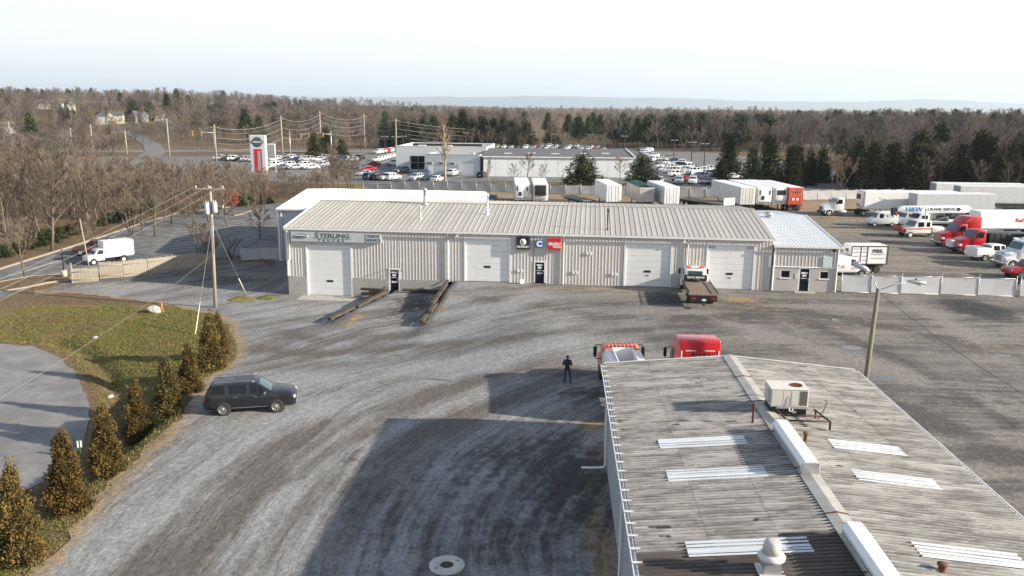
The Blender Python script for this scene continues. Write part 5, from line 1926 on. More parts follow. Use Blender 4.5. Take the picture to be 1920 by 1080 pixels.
# ---- the yard's right-hand row, noses towards the open ground
RD = 184
t = trailer('box_trailer', 'long aluminium box trailer behind the crane boom', 13.0, mat('dull_aluminium_trailer', (.43, .455, .475), .45, .08, 1.2, dirt=(.3, .28, .25)), panels=True)
put(t, 1768, 410, RD, dx=1.0)
# postal vans
M_post = mat('postal_white', (.66, .685, .70), .4, .03)


def postal(label, px, py, deg):
    t = thing('postal_van', label, 'van', group='white postal vans in the truck row')
    finish(MB().prism([(-2.1, .45), (-2.1, 2.15), (.9, 2.15), (1.3, 1.25), (2.0, 1.1), (2.05, .45)], 'Y', -.92, .92), 'body', M_post, t, .08)
    MB().add([(.99, y, 1.98) for y in (-.8, .8)] + [(1.27, y, 1.36) for y in (-.84, .84)], [(0, 1, 3, 2)]).build('windscreen', M_glass, t, fix=False)
    for sd in (1, -1):
        MB().box(.15, .75, sd * .925 - .006, sd * .925 + .006, 1.3, 1.95).build('side_window', M_glass, t)
        MB().box(-1.3, -.35, sd * .93 - .006, sd * .93 + .006, 1.45, 1.85).build('emblem_panel', mat('postal_blue', (.02, .06, .2), .4, .1), t)
        MB().add([(-1.2, sd * .94, 1.5), (-.5, sd * .94, 1.52), (-.42, sd * .94, 1.78), (-.9, sd * .94, 1.7)], [(0, 1, 2, 3)]).build('eagle_mark', M_white_clean, t, fix=False)
        for x in (-1.75, 1.0 - .1):
            MB().lathe([(.05, -.01), (.13, 0)], 12, (x if x < 0 else -.1, sd * .935, 1.7), 'Y').build('side_lamp', M_steel, t)
        MB().lathe([(.42, 0), (.42, .1)], 16, (-1.2, sd * .84 - (.05), .4), 'Y').build('wheel_arch', M_skin_line, t)
        for ax in (-1.2, 1.35):
            wheel(t, ax, sd * .84, .34, .22, sd, M_rim_white)
    MB().cbox(-2.3, -2.1, -.9, .9, .42, .58, .03).build('bumper', M_black, t)
    return put(t, px, py, deg)


postal('white postal van whose blue emblem shows beside the crane boom tip', 1652, 424, RD - 4)
postal('white postal van mostly hidden by the crane truck nose', 1706, 424, RD - 4)
# crane truck
ck = thing('crane_truck', 'white truck crane lettered H&W CRANE SERVICE with long boom laid over its cab', 'crane')
finish(MB().prism([(4.6, .8), (4.7, 1.5), (3.2, 1.85), (3.2, .8)], 'Y', -1.0, 1.0), 'hood', C_white, ck, .1)
finish(MB().prism([(3.2, .8), (3.2, 1.8), (2.7, 2.5), (1.4, 2.5), (1.4, .8)], 'Y', -1.15, 1.15), 'cab', C_white, ck, .08)
for sd in (1, -1):
    MB().box(1.7, 2.6, sd * 1.155 - .006, sd * 1.155 + .006, 1.75, 2.3).build('side_window', M_glass, ck)
    for ax in (3.7, -2.6, -3.9):
        wheel(ck, ax, sd * .98, .5, .5, sd, M_rim_white, 'truck')
MB().add([(3.2, -1.0, 1.86), (3.2, 1.0, 1.86), (2.76, .98, 2.42), (2.76, -.98, 2.42)], [(0, 1, 2, 3)]).build('windscreen', M_glass, ck, fix=False)
MB().box(-5.2, 3.4, -.5, .5, .75, 1.1).build('chassis', M_frame, ck)
MB().cbox(-5.0, 1.2, -1.2, 1.2, 1.1, 1.45, .05).build('deck', C_white, ck)
MB().lathe([(.8, 1.45), (.8, 2.1), (.7, 2.1)], 18, (-1.2, 0, 0)).build('turret', M_frame, ck)
finish(MB().cbox(-1.9, .3, -1.25, -.55, 1.55, 2.9, .08), 'operator_cabin', M_offwhite, ck)
MB().box(-1.4, .0, -1.265, -1.255, 2.0, 2.75).build('cabin_window', M_glass, ck)
bm_ = MB()
finish(bm_.prism([(4.6, 2.55), (5.9, 2.75), (5.9, 3.2), (4.9, 3.55), (-4.6, 3.65), (-5.2, 3.3), (-5.2, 2.75), (-4.4, 2.55)], 'Y', -.38, .38), 'boom', C_white, ck, .05)
MB().cbox(5.2, 6.6, -.3, .3, 2.3, 3.3, .08).build('boom_head', M_black, ck)
MB().lathe([(.12, -.35), (.28, -.2), (.28, .2), (.12, .35)], 14, (6.0, 0, 2.5), 'Y').build('sheave', mat('faded_red_sheave', (.3, .05, .05), .5, .2), ck)
MB().lathe([(.26, -.02), (.26, .02)], 16, (-3.2, .39, 3.1), 'Y').build('pivot_pin', M_black, ck)
M_hw = mat('crane_blue', (.03, .16, .42), .5, .1)
text('H&W', .92, M_hw, ck, (3.45, .392, 3.05), (math.pi / 2, 0, math.pi), bold=.03, sx=1.15)
text('• CRANE SERVICE •', .55, M_sign_dark, ck, (-.9, .392, 3.1), (math.pi / 2, 0, math.pi), bold=.015, sx=1.2)
put(ck, 1742, 432, RD, dx=0.6)
# cream and red wrecker
wk = thing('wrecker_truck', 'cream and red striped wrecker with its hood open between the crane and the red trucks', 'truck')
finish(MB().prism([(2.6, .6), (2.6, 1.35), (1.5, 1.5), (1.05, 2.3), (-1.1, 2.35), (-1.1, .6)], 'Y', -1.05, 1.05), 'cab', M_offwhite, wk, .1)
MB().add([(1.5, -.95, 1.58), (1.5, .95, 1.58), (1.12, .92, 2.22), (1.12, -.92, 2.22)], [(0, 1, 2, 3)]).build('windscreen', M_glass_blue, wk, fix=False)
for sd in (1, -1):
    MB().box(.05, .95, sd * 1.055 - .006, sd * 1.055 + .006, 1.5, 2.15).build('side_window', M_glass, wk)
    MB().box(-.85, -.3, sd * 1.055 - .006, sd * 1.055 + .006, 1.5, 2.15).build('side_window', M_glass, wk)
    MB().box(-1.05, 2.4, sd * 1.06 - .006, sd * 1.06 + .006, 1.16, 1.3).build('red_stripe', C_red, wk)
    for ax in (1.95, -2.3):
        wheel(wk, ax, sd * .95, .42, .3, sd, M_rim_white, 'truck')
finish(MB().prism([(2.55, .7), (3.3, .9), (3.2, 1.6), (2.55, 1.45)], 'Y', -.9, .9), 'nose', mat('dull_red', (.28, .03, .03), .5, .15), wk, .12)
finish(MB().prism([(-1.15, .7), (-1.15, 1.5), (-3.6, 1.3), (-3.2, .7)], 'Y', -1.1, 1.1), 'tow_body', M_offwhite, wk, .08)
MB().path([(-1.4, 0, 1.4), (-1.7, 0, 2.2), (-3.6, 0, 2.6)], .1, 6).build('tow_boom', M_frame, wk)
MB().lathe([(.06, 0), (.06, 2.6), (.03, 2.8)], 8, (-1.3, -.9, 1.3)).build('exhaust_stack', M_chrome, wk)
put(wk, 1722, 444, RD + 4)
rs = tractor('sleeper_truck', 'red sleeper truck with silver grille and tall roof fairing in the parked row', M_red)
put(rs, 1792, 461, RD + 2, dx=1.2)
rb = trailer('beverage_truck_body', 'white delivery trailer lettered Red Bull behind the red sleeper truck', 8.5, M_white_clean, floor=1.0, top=3.4, legs=False)
put(rb, 1850, 440, RD, dx=2.0)
text('Red Bull', .75, mat('red_lettering', (.5, .03, .05), .5, .1), rb, (-2.2, 1.33, 2.2), (math.pi / 2, 0, math.pi), bold=.02)
rd_ = tractor('dump_truck', 'red day-cab dump truck with a black tipper body and white front wheels', M_red, day=True, stack=False, group=None)
finish(MB().prism([(.3, 1.1), (.3, 2.5), (-5.2, 2.5), (-5.6, 1.1)], 'Y', -1.25, 1.25), 'tipper_body', M_black, rd_, .05)
for i in range(7):
    for sd in (1, -1):
        MB().box(-.5 - i * .75, -.4 - i * .75, sd * 1.26 - .05, sd * 1.26 + .05, 1.15, 2.48).build('body_rib', M_black, rd_)
MB().cbox(.3, 1.6, -1.2, 1.2, 2.5, 2.62, .03).build('cab_shield', M_black, rd_)
finish(MB().cbox(3.98, 4.6, -.75, .35, .75, 1.65, .08), 'white_front_box', M_offwhite, rd_)
put(rd_, 1828, 474, RD + 2, dx=1.0)
pk = make_car('service_truck', 'white pickup with open white utility bed beside the dump truck wheels', 'truck', 'pickup', C_white)
finish(MB().cbox(-2.95, -1.0, -1.08, 1.08, .75, 1.55, .05), 'utility_body', M_white, pk)
MB().box(-2.85, -1.1, -.6, .6, 1.551, 1.57).build('tool_tray', M_steel, pk)
put(pk, 1842, 487, 8, dx=1.2)
for i, (dx_, lab) in enumerate([(0, 'white sleeper truck with chrome grille and blue trim next to the red pickup')]):
    ws_ = tractor('sleeper_truck', lab, C_white, roof='mid')
    put(ws_, 1905, 501, RD + 2, dx=1.6)
    MB().cbox(3.8, 3.92, -.7, .7, 1.6, 1.72, .03).build('hood_trim', mat('navy_trim', (.02, .03, .09), .3, .1), ws_)
wt = tractor('sleeper_truck', 'white sleeper truck standing behind the white truck with blue trim', C_white, roof='high')
put(wt, 1925, 482, RD + 2, dx=3.2)
rp = make_car('pickup_truck', 'red pickup parked just inside the white gate', 'truck', 'pickup', C_red)
put(rp, 1915, 520, 186, dx=1.0)
dc = make_car('parked_car', 'dark car at the end of the white gate fence', 'car', 'sedan', C_grey)
put(dc, 1935, 530, 186, dx=1.2)

# ---- box truck and small van beside the office
bx_ = thing('box_truck', 'white box truck with dark edging lettered PRK beside the office', 'truck')
finish(MB().cbox(-3.4, 1.2, -1.22, 1.22, 1.1, 3.4, .04), 'box_body', M_white, bx_)
M_edge = mat('dark_brown_edging', (.045, .03, .025), .6, .2)
for sd in (1, -1):
    for (x0, x1, z0, z1) in [(-3.42, 1.22, 3.28, 3.42), (-3.42, 1.22, 1.08, 1.2), (-3.43, -3.28, 1.2, 3.28), (1.1, 1.23, 1.2, 3.28), (-.9, -.78, 1.2, 3.28), (-.05, .05, 1.2, 3.28)]:
        MB().box(x0, x1, sd * 1.235 - .02, sd * 1.235 + .02, z0, z1).build('edge_trim', M_edge, bx_)
    for z in (1.6, 2.1, 2.6, 3.0):
        MB().box(.25, .95, sd * 1.25 - .012, sd * 1.25 + .012, z, z + .06).build('ladder_rung', M_edge, bx_)
        MB().box(-.7, -.2, sd * 1.25 - .012, sd * 1.25 + .012, z, z + .06).build('ladder_rung', M_edge, bx_)
    for ax in (2.6, -2.2):
        wheel(bx_, ax, sd * .92, .45, .5 if ax < 0 else .28, sd, M_rim_dark, 'truck')
MB().box(-3.35, 1.1, -1.15, 1.15, 3.405, 3.42).build('roof_sheet', M_white_clean, bx_)
text('PRK', .62, M_sign_dark, bx_, (-2.1, 1.262, 2.75), (math.pi / 2, 0, math.pi), bold=.02, sx=1.2)
for zz in (2.3, 1.82):
    for k in range(6):
        MB().box(-2.95 + k * .29, -2.75 + k * .29, 1.255, 1.263, zz, zz + .11).build('small_print', mat('grey_print', (.33, .33, .35), .5, .1), bx_)
MB().box(1.215, 1.235, -1.0, .9, 1.35, 2.1).build('red_picture', C_red, bx_)
text('PRK', .5, M_sign_dark, bx_, (1.24, 0, 2.7), (math.pi / 2, 0, math.pi / 2), bold=.02)
MB().box(-3.3, 3.0, -.45, .45, .7, 1.08).build('chassis', M_frame, bx_)
finish(MB().prism([(1.5, .6), (1.5, 2.3), (2.5, 2.3), (2.95, 1.5), (3.3, 1.35), (3.4, .6)], 'Y', -1.0, 1.0), 'cab', C_white, bx_, .1)
MB().add([(2.52, -.9, 2.2), (2.52, .9, 2.2), (2.93, .92, 1.58), (2.93, -.92, 1.58)], [(0, 1, 2, 3)]).build('windscreen', M_glass, bx_, fix=False)
put(bx_, 1625, 509, 182, dx=-1.3)
bx_.scale = (.86, .86, .86)
sv = make_car('cargo_van', 'small white cargo van with dark lettering parked behind the white gate', 'van', 'van', C_white)
text('W . I', .5, M_sign_dark, sv, (-.9, -.965, 1.0), (math.pi / 2, 0, 0), bold=.015)
put(sv, 1592, 518, -2, dx=-.2, dy=.9)

# ---- tow truck in front of the fourth door
tt = thing('tow_truck', 'white flatbed tow truck with bare rusty deck and amber beacon bar outside the workshop', 'truck')
M_deck = mat('rusty_bed_plate', (.20, .155, .12), .7, .18, 1.6, dirt=(.12, .06, .03), dirt_amt=.7, stretch=(.5, 2, 1))
finish(MB().prism([(1.55, .7), (1.55, 2.35), (2.9, 2.4), (3.4, 1.75), (4.6, 1.6), (4.75, .7)], 'Y', -1.0, 1.0), 'cab', C_white, tt, .12, 3)
MB().cbox(1.525, 1.56, -.66, .66, 1.82, 2.18, .04).build('rear_window', M_glass_blue, tt)
for sd in (1, -1):
    MB().box(1.9, 2.85, sd * 1.005 - .006, sd * 1.005 + .006, 1.7, 2.2).build('side_window', M_glass, tt)
    MB().path([(2.9, sd * .98, 2.1), (2.95, sd * 1.3, 2.1), (2.95, sd * 1.3, 1.65)], .025, 5).build('mirror_arm', M_black, tt)
    finish(MB().cbox(2.88, 3.0, sd * 1.3 - .1, sd * 1.3 + .1, 1.65, 2.15, .04), 'mirror', M_black, tt)
    pts = [(3.75 + .66 * math.cos(math.pi * i / 8), .5 + .58 * math.sin(math.pi * i / 8)) for i in range(9)]
    inn = [(3.75 + (q[0] - 3.75) * .82, .5 + (q[1] - .5) * .82) for q in pts]
    finish(MB().prism(pts + inn[::-1], 'Y', sd * .8, sd * 1.15), 'fender', C_white, tt, .03)
    wheel(tt, 3.75, sd * .95, .45, .28, sd, M_rim_white, 'truck')
    wheel(tt, -2.2, sd * .92, .47, .55, sd, M_rim_white, 'truck')
    # low rail along each side of the bed
    MB().box(-4.1, 1.2, sd * 1.22 - .03, sd * 1.22 + .03, 1.42, 1.47).build('bed_rail', M_black, tt)
    for i in range(12):
        MB().box(-4.0 + i * .46, -3.96 + i * .46, sd * 1.22 - .025, sd * 1.22 + .025, 1.25, 1.42).build('rail_stud', M_black, tt)
MB().cbox(-4.2, 1.25, -1.25, 1.25, 1.12, 1.25, .02).build('deck', M_deck, tt)
finish(MB().cbox(1.28, 1.42, -1.05, 1.05, 1.25, 1.85, .04), 'headboard', M_black, tt)
text('TRUCK SERVICE', .24, M_white_clean, tt, (1.27, 0, 1.62), (math.pi / 2, 0, -math.pi / 2), bold=.01, sx=.95)
MB().lathe([(.13, -.35), (.16, -.3), (.16, .3), (.13, .35)], 12, (1.05, 0, 1.42), 'Y').build('winch_drum', M_frame, tt)
bar = MB().cbox(1.75, 2.1, -.85, .85, 2.42, 2.56, .04).build('beacon_bar', M_white_clean, tt)
for sd in (1, -1):
    finish(MB().cbox(1.72, 2.13, sd * .62 - .22, sd * .62 + .22, 2.43, 2.6, .05), 'amber_beacon', M_amber, bar)
MB().box(-4.25, -4.15, -1.2, 1.2, .62, 1.1).build('tail_board', M_black, tt)
for sd in (1, -1):
    MB().cbox(-4.28, -4.24, sd * .85 - .2, sd * .85 + .2, .78, .94, .02).build('tail_light', M_red_lens, tt)
    MB().box(-4.0, 4.4, sd * .4 - .05, sd * .4 + .05, .72, 1.1).build('chassis_rail', M_frame, tt)
MB().box(-4.27, -4.252, -.25, .1, .68, .84).build('number_plate', M_white_clean, tt)
MB().cbox(-4.9, -4.2, -.12, .12, .4, .55, .03).build('wheel_lift', M_frame, tt)
place(tt, (16.95, 74.2, .022), math.radians(85.0))

# ---- red sleeper and orange truck in front of the metal shed
rf = tractor('sleeper_truck', 'bright red sleeper truck parked nose-away beyond the metal shed roof', M_red, roof='high')
place(rf, (10.9, 47.0, .022), math.radians(90))
ot = thing('hopper_truck', 'faded orange truck with an open white hopper body behind its cab, by the metal shed', 'truck')
M_salmon = mat('faded_orange_paint', (.62, .17, .10), .45, .1, 1.5, dirt=(.7, .4, .32), dirt_amt=.5)
finish(MB().prism([(1.6, .7), (1.6, 2.55), (2.2, 2.72), (3.0, 2.62), (3.5, 1.8), (4.7, 1.55), (4.8, .7)], 'Y', -1.12, 1.12), 'cab', M_salmon, ot, .14, 3)
for i in range(8):
    MB().cbox(1.75, 2.9, -.9 + i * .24, -.86 + i * .24, 2.66, 2.735, .015).build('roof_rib', M_salmon, ot)
MB().add([(3.06, -1.0, 2.52), (3.06, 1.0, 2.52), (3.48, 1.02, 1.9), (3.48, -1.02, 1.9)], [(0, 1, 2, 3)]).build('windscreen', M_glass_blue, ot, fix=False)
for sd in (1, -1):
    MB().path([(2.9, sd * 1.1, 2.5), (2.9, sd * 1.45, 2.52), (2.85, sd * 1.5, 2.4)], .03, 5).build('mirror_arm', M_black, ot)
    MB().path([(2.9, sd * 1.1, 1.6), (2.9, sd * 1.4, 1.62), (2.85, sd * 1.5, 1.75)], .03, 5).build('mirror_arm', M_black, ot)
    finish(MB().cbox(2.75, 2.9, sd * 1.5 - .11, sd * 1.5 + .11, 1.75, 2.42, .05), 'mirror', M_black, ot)
    MB().box(1.9, 2.9, sd * 1.125 - .006, sd * 1.125 + .006, 1.8, 2.4).build('side_window', M_glass, ot)
    for ax in (3.7, -2.2, -3.5):
        wheel(ot, ax, sd * .98, .5, .3 if ax > 0 else .55, sd, M_rim_dark, 'truck')
    # hopper side: sloping wing and upright inner wall
    finish(MB().prism([(sd * 1.2, 1.2), (sd * 1.22, 2.35), (sd * 1.05, 2.62), (sd * .62, 2.66), (sd * .62, 1.2)], 'X', -4.4, 1.35), 'hopper_side', M_white, ot, .03)
    MB().box(-4.4, 1.35, sd * .6 - .02, sd * .6 + .04, 2.66, 2.78).build('hopper_rim', M_white_clean, ot)
MB().box(1.25, 1.4, -.66, .66, 1.2, 2.78).build('hopper_end', M_white_clean, ot)
MB().box(-4.45, -4.3, -.66, .66, 1.2, 2.6).build('hopper_end', M_white_clean, ot)
MB().box(-4.3, 1.25, -.6, .6, 1.9, 2.0).build('hopper_floor', mat('sandy_hopper_floor', (.30, .28, .23), .9, .3, 2), ot)
for (x, y) in ((-.2, .2), (-1.0, .25)):
    MB().path([(x, y - .25, 2.03), (x + .15, y, 2.2), (x, y + .25, 2.03)], .04, 5).build('hose_loop', M_black, ot)
MB().box(-4.4, 4.4, -.45, .45, .72, 1.15).build('chassis', M_frame, ot)
place(ot, (6.75, 46.9, .022), math.radians(90.5))

# ---- white cutaway van and brown tow pickup in the left lot
cv = thing('box_van', 'white cutaway box van parked behind the wooden fence', 'van')
finish(MB().cbox(-3.2, .8, -1.1, 1.1, .75, 3.0, .16), 'box_body', M_white, cv)
finish(MB().prism([(.7, .5), (.7, 2.05), (1.5, 2.05), (2.1, 1.35), (3.0, 1.15), (3.05, .5)], 'Y', -.95, .95), 'cab', C_white, cv, .1)
MB().add([(1.54, -.85, 1.98), (1.54, .85, 1.98), (2.07, .86, 1.42), (2.07, -.86, 1.42)], [(0, 1, 2, 3)]).build('windscreen', M_glass, cv, fix=False)
for sd in (1, -1):
    MB().add([(.85, sd * .957, 1.38), (1.85, sd * .957, 1.38), (1.42, sd * .957, 1.95), (.85, sd * .957, 1.95)], [(0, 1, 2, 3)]).build('side_window', M_glass, cv, fix=False)
    MB().lathe([(.5, 0), (.5, .06)], 18, (-1.7, sd * 1.09 - .03, .45), 'Y').build('wheel_arch', M_skin_line, cv)
    MB().lathe([(.46, 0), (.46, .06)], 18, (2.2, sd * .94 - .03, .42), 'Y').build('wheel_arch', M_skin_line, cv)
    wheel(cv, -1.7, sd * 1.0, .37, .3, sd, M_rim_white)
    wheel(cv, 2.2, sd * .87, .37, .24, sd, M_rim_white)
    MB().cbox(2.9, 3.04, sd * .7 - .16, sd * .7 + .16, .78, .98, .03).build('headlight', M_lamp, cv)
MB().box(-3.22, -3.19, -.95, .95, .85, 2.85).build('roller_shutter', M_white_clean, cv)
MB().cbox(2.9, 3.15, -.95, .95, .42, .6, .04).build('bumper', M_black, cv)
a, b = at(176, 498, -1.65), at(233, 491, -1.65)
hd = math.atan2(a.y - b.y, a.x - b.x)
m_ = (a + b) / 2
nr = Vector((-math.sin(hd), math.cos(hd), 0))
if nr.y < 0:
    nr = -nr
c_ = m_ + nr * .95 - Vector((math.cos(hd), math.sin(hd), 0)) * .25
place(cv, (c_.x, c_.y, grid_z(c_.x, c_.y) + .036), hd, None, .87)
bp_ = make_car('tow_pickup', 'brownish dark pickup with a black towing boom behind the white box van', 'truck', 'pickup', paint('maroon_brown', (.09, .035, .03)))
MB().path([(-.9, 0, 1.2), (-1.2, 0, 1.75), (-4.3, .1, 2.1)], .09, 6).build('tow_boom', M_black, bp_)
finish(MB().cbox(-1.5, -1.0, -.5, .5, 1.2, 2.05, .1), 'boom_mast', M_black, bp_)
MB().cbox(-1.4, -1.1, -.45, .05, 2.06, 2.2, .04).build('beacon', M_chrome, bp_)
p = at(186, 477, -1.65)
place(bp_, (p.x, p.y, grid_z(p.x, p.y) + .036), math.radians(190))

# ---- dealership stock
def lot_cars():
    protos = {}

    def one(colour, kind, row, px, py, deg, cat, jitter=0):
        key = (colour, kind, row)
        word = {'suv': 'SUV', 'sedan': 'sedan', 'hatch': 'hatchback', 'pickup': 'pickup', 'van': 'van'}[kind]
        if key not in protos:
            pk_ = (colour, kind)
            if pk_ not in protos:
                protos[pk_] = make_car('parked_car', '', 'car', kind, PN[colour], 'x', 1)
                o = protos[pk_]
            else:
                o = copy_tree(protos[pk_])
            protos[key] = o
        else:
            o = copy_tree(protos[key])
        o['label'] = f'{colour} {word} {row}'
        o['group'] = f'{colour} {word}s {row}'
        o.name = 'parked_' + ('car' if kind in ('sedan', 'hatch') else 'suv' if kind == 'suv' else 'pickup' if kind == 'pickup' else 'van')
        p = ground_at(px, py)
        place(o, (p.x, p.y, p.z + .05), math.radians(deg))
        return o

    r = random.Random(3)
    A = 'on the near edge of the dealership lot'
    for (c, k, px, py, dg) in [('dark blue', 'suv', 697, 337, 60), ('black', 'hatch', 711, 338, 60), ('silver', 'suv', 724, 338, 240), ('white', 'suv', 736, 338, 60), ('silver', 'suv', 780, 339, 250),
                               ('dark green', 'sedan', 801, 340, 245), ('white', 'sedan', 820, 341, 70), ('dark blue', 'sedan', 794, 329, 250)]:
        one(c, k, A, px, py, dg, 'car')
    Bq = 'by the dealership service bay wall'
    for (c, k, px, py, dg) in [('grey', 'suv', 752, 325, 240), ('white', 'suv', 849, 330, 75), ('black', 'hatch', 904, 333, 75), ('white', 'pickup', 741, 311, 172), ('dark blue', 'pickup', 776, 317, 176)]:
        one(c, k, Bq, px, py, dg, 'car')
    for i in range(9):
        one('white', 'sedan', 'in the angled row of white sedans beside the showroom', 708 + i * 5.6, 303 - i * 1.6, 245, 'car')
    for i in range(7):
        one(['white', 'silver', 'red', 'white', 'black', 'white', 'silver'][i], 'suv', 'in the short row beyond the white sedans', 709 + i * 7.2, 289 - i * 1.0, 250, 'car')
    for (c, px, py) in [('red', 690, 322), ('white', 680, 318), ('red', 698, 312), ('silver', 684, 330)]:
        one(c, 'sedan', 'half hidden by the bare bushes at the lot corner', px, py, 200, 'car')
    for i in range(12):
        one(['silver', 'white', 'white', 'grey', 'white', 'black', 'silver', 'white', 'tan', 'white', 'silver', 'white'][i], ['sedan', 'suv', 'hatch'][i % 3], 'on the strip of lot beside the tall pylon sign', 500 + i * 9.5 + r.uniform(-2, 2), 318 - (i % 3) * 3.2, 200, 'car')
    for i in range(16):
        one(['white', 'silver', 'grey', 'white', 'dark blue', 'white', 'silver', 'black'][i % 8], ['suv', 'sedan', 'hatch'][i % 3], 'in the back row of the strip beside the pylon', 512 + i * 10.5 + r.uniform(-2, 2), 303 - (i % 2) * 2.5, 195, 'car')
    for i in range(6):
        one(['silver', 'grey', 'white', 'dark blue', 'silver', 'white'][i], 'suv', 'on the highway beyond the woods', 415 + i * 13 + r.uniform(-3, 3), 301 + i * .6, 185 if i % 2 else 8, 'car')
    cols = ['white', 'silver', 'grey', 'white', 'silver', 'tan', 'white', 'dark blue', 'black', 'white', 'silver', 'dark green', 'white', 'red', 'silver']
    for row in range(2):
        for i in range(21):
            one(cols[(i * 7 + row * 3) % 15], ['sedan', 'suv', 'hatch', 'sedan'][(i + row) % 4], f'in the {"nearer" if row == 0 else "farther"} row behind the dealership roof', 866 + i * 13.2 + row * 5 + r.uniform(-1.5, 1.5), 277 + i * .3 - row * 3.6, 255 + r.uniform(-4, 4), 'car')
    Rr = 'in the used-car lot right of the white warehouse'.replace('right of', 'beside')
    for (c, k, px, py, dg) in [
            ('silver', 'sedan', 1216, 292, 200), ('silver', 'suv', 1222, 296, 200), ('white', 'sedan', 1226, 300, 200), ('white', 'suv', 1232, 304, 20), ('silver', 'sedan', 1240, 303, 200),
            ('grey', 'suv', 1244, 309, 15), ('dark blue', 'sedan', 1262, 305, 195), ('white', 'pickup', 1278, 310, 182), ('white', 'suv', 1245, 316, 185), ('white', 'pickup', 1292, 318, 8),
            ('white', 'suv', 1262, 319, 10), ('silver', 'suv', 1258, 325, 190), ('white', 'suv', 1296, 326, 185), ('white', 'suv', 1272, 332, 8), ('dark blue', 'sedan', 1304, 330, 12),
            ('silver', 'suv', 1310, 336, 190), ('red', 'sedan', 1275, 340, 185), ('white', 'suv', 1299, 345, 255), ('silver', 'suv', 1273, 345, 255), ('grey', 'sedan', 1322, 345, 250), ('dark green', 'sedan', 1336, 346, 250),
            ('silver', 'suv', 1334, 322, 15), ('grey', 'sedan', 1340, 328, 185), ('white', 'sedan', 1374, 329, 5), ('white', 'sedan', 1375, 336, 5), ('grey', 'suv', 1318, 322, 12), ('white', 'suv', 1314, 325, 190), ('white', 'hatch', 1236, 344, 255),
            ('silver', 'sedan', 1208, 288, 200), ('white', 'suv', 1213, 285, 200), ('grey', 'sedan', 1204, 282, 200), ('white', 'sedan', 1250, 322, 188), ('silver', 'hatch', 1283, 322, 188), ('tan', 'sedan', 1284, 336, 190),
            ('white', 'hatch', 1254, 313, 12), ('black', 'suv', 1270, 315, 188), ('silver', 'pickup', 1326, 332, 12), ('white', 'sedan', 1288, 314, 8), ('grey', 'hatch', 1252, 299, 200), ('white', 'van', 1296, 334, 190)]:
        one(c, k, Rr, px, py, dg, 'car')
    one('dark green', 'suv', 'nosed against the fence behind the white-roofed shed', 919, 384, 262, 'car')


lot_cars()

# ------------------------------------------------------------------ things on the metal shed roof
def roof_z(x):
    return FE + (FR - FE) * (1 - abs(x - FW / 2) / (FW / 2))


M_ac = mat('hvac_beige', (.56, .54, .49), .5, .05, 1.5, dirt=(.35, .3, .24), dirt_amt=.3)
ax_, ay_ = fl(1478, 778, 4.85)
ac = thing('air_conditioner', 'beige rooftop air conditioner with a rusty round fan on the shed roof', 'air conditioner', fw(ax_, ay_ + .55, roof_z(ax_) + .05), FANG)
finish(MB().cbox(-.9, .92, -.65, .65, .42, 1.32, .02), 'cabinet', M_ac, ac)
MB().cbox(-.93, .95, -.68, .68, 1.31, 1.36, .02).build('lid', mat('hvac_lid', (.62, .60, .55), .5, .05), ac)
MB().box(-.86, .88, -.6, .6, -.1, .42).build('roof_curb', M_black, ac)
MB().lathe([(.3, 1.361), (.3, 1.39), (.26, 1.39), (.26, 1.365), (.02, 1.362)], 20, (.45, -.05, 0)).build('fan_grille', M_rust, ac)
for i in range(4):
    a = math.pi * i / 4
    MB().box(-.27, .27, -.012, .012, 1.392, 1.402, Matrix.Translation((.45, -.05, 0)) @ Matrix.Rotation(a, 4, 'Z')).build('fan_guard', M_rust, ac)
MB().box(.5, .86, -.662, -.651, .52, 1.25).build('coil_grille', mat('coil_grey', (.10, .09, .075), .7, .4, 14), ac)
for (x0, x1) in ((-.86, -.34), (-.3, .02), (.1, .44)):
    MB().box(x0, x1, -.663, -.651, .5, 1.26).build('access_panel', M_ac, ac)
MB().box(-.6, .88, -.68, -.655, .34, .43).build('base_rail', M_steel, ac)
MB().path([(.0, -.7, .4), (.0, -.74, .3), (.08, -.74, .2), (.16, -.74, .28), (.16, -.74, .36)], .03, 6).build('drain_trap', M_white_clean, ac)
MB().path([(-.05, -.67, .95), (.0, -.7, .9), (-.02, -.7, .5)], .012, 5).build('conduit', M_black, ac)
MB().box(.2, .38, -.635, -.602, .1, .22).build('data_plate', M_steel, ac)
MB().box(-.925, -.9, -.5, -.1, .6, 1.15).build('side_louvre', M_steel, ac)
ac.scale = (.82, .82, .82)
fr_ = thing('steel_frame', 'rusty steel stand lying in front of the rooftop air conditioner', 'frame', fw(ax_, ay_ - .1, roof_z(ax_) + .05), FANG)
M_fr = mat('dark_rusty_bar', (.06, .03, .02), .8, .3, 6)
for (x0, y0, x1, y1) in [(-.55, .1, -.4, -1.25), (1.0, .1, 1.25, -1.25), (-.45, -.65, 1.12, -.65), (-.4, -1.22, 1.25, -1.22)]:
    MB().tube((x0, y0, .28), (x1, y1, .28), .04, n=4).build('frame_bar', M_fr, fr_)
for (x, y) in [(-.4, -1.22), (1.25, -1.22), (1.05, .0)]:
    MB().tube((x, y, -.05), (x, y, .28), .045, n=6).build('frame_leg', M_fr, fr_)
MB().path([(1.05, -.3, .0), (1.25, -.25, .3), (1.4, -.2, .72), (1.3, -.2, .78)], .02, 5).build('hook_rod', M_fr, fr_)
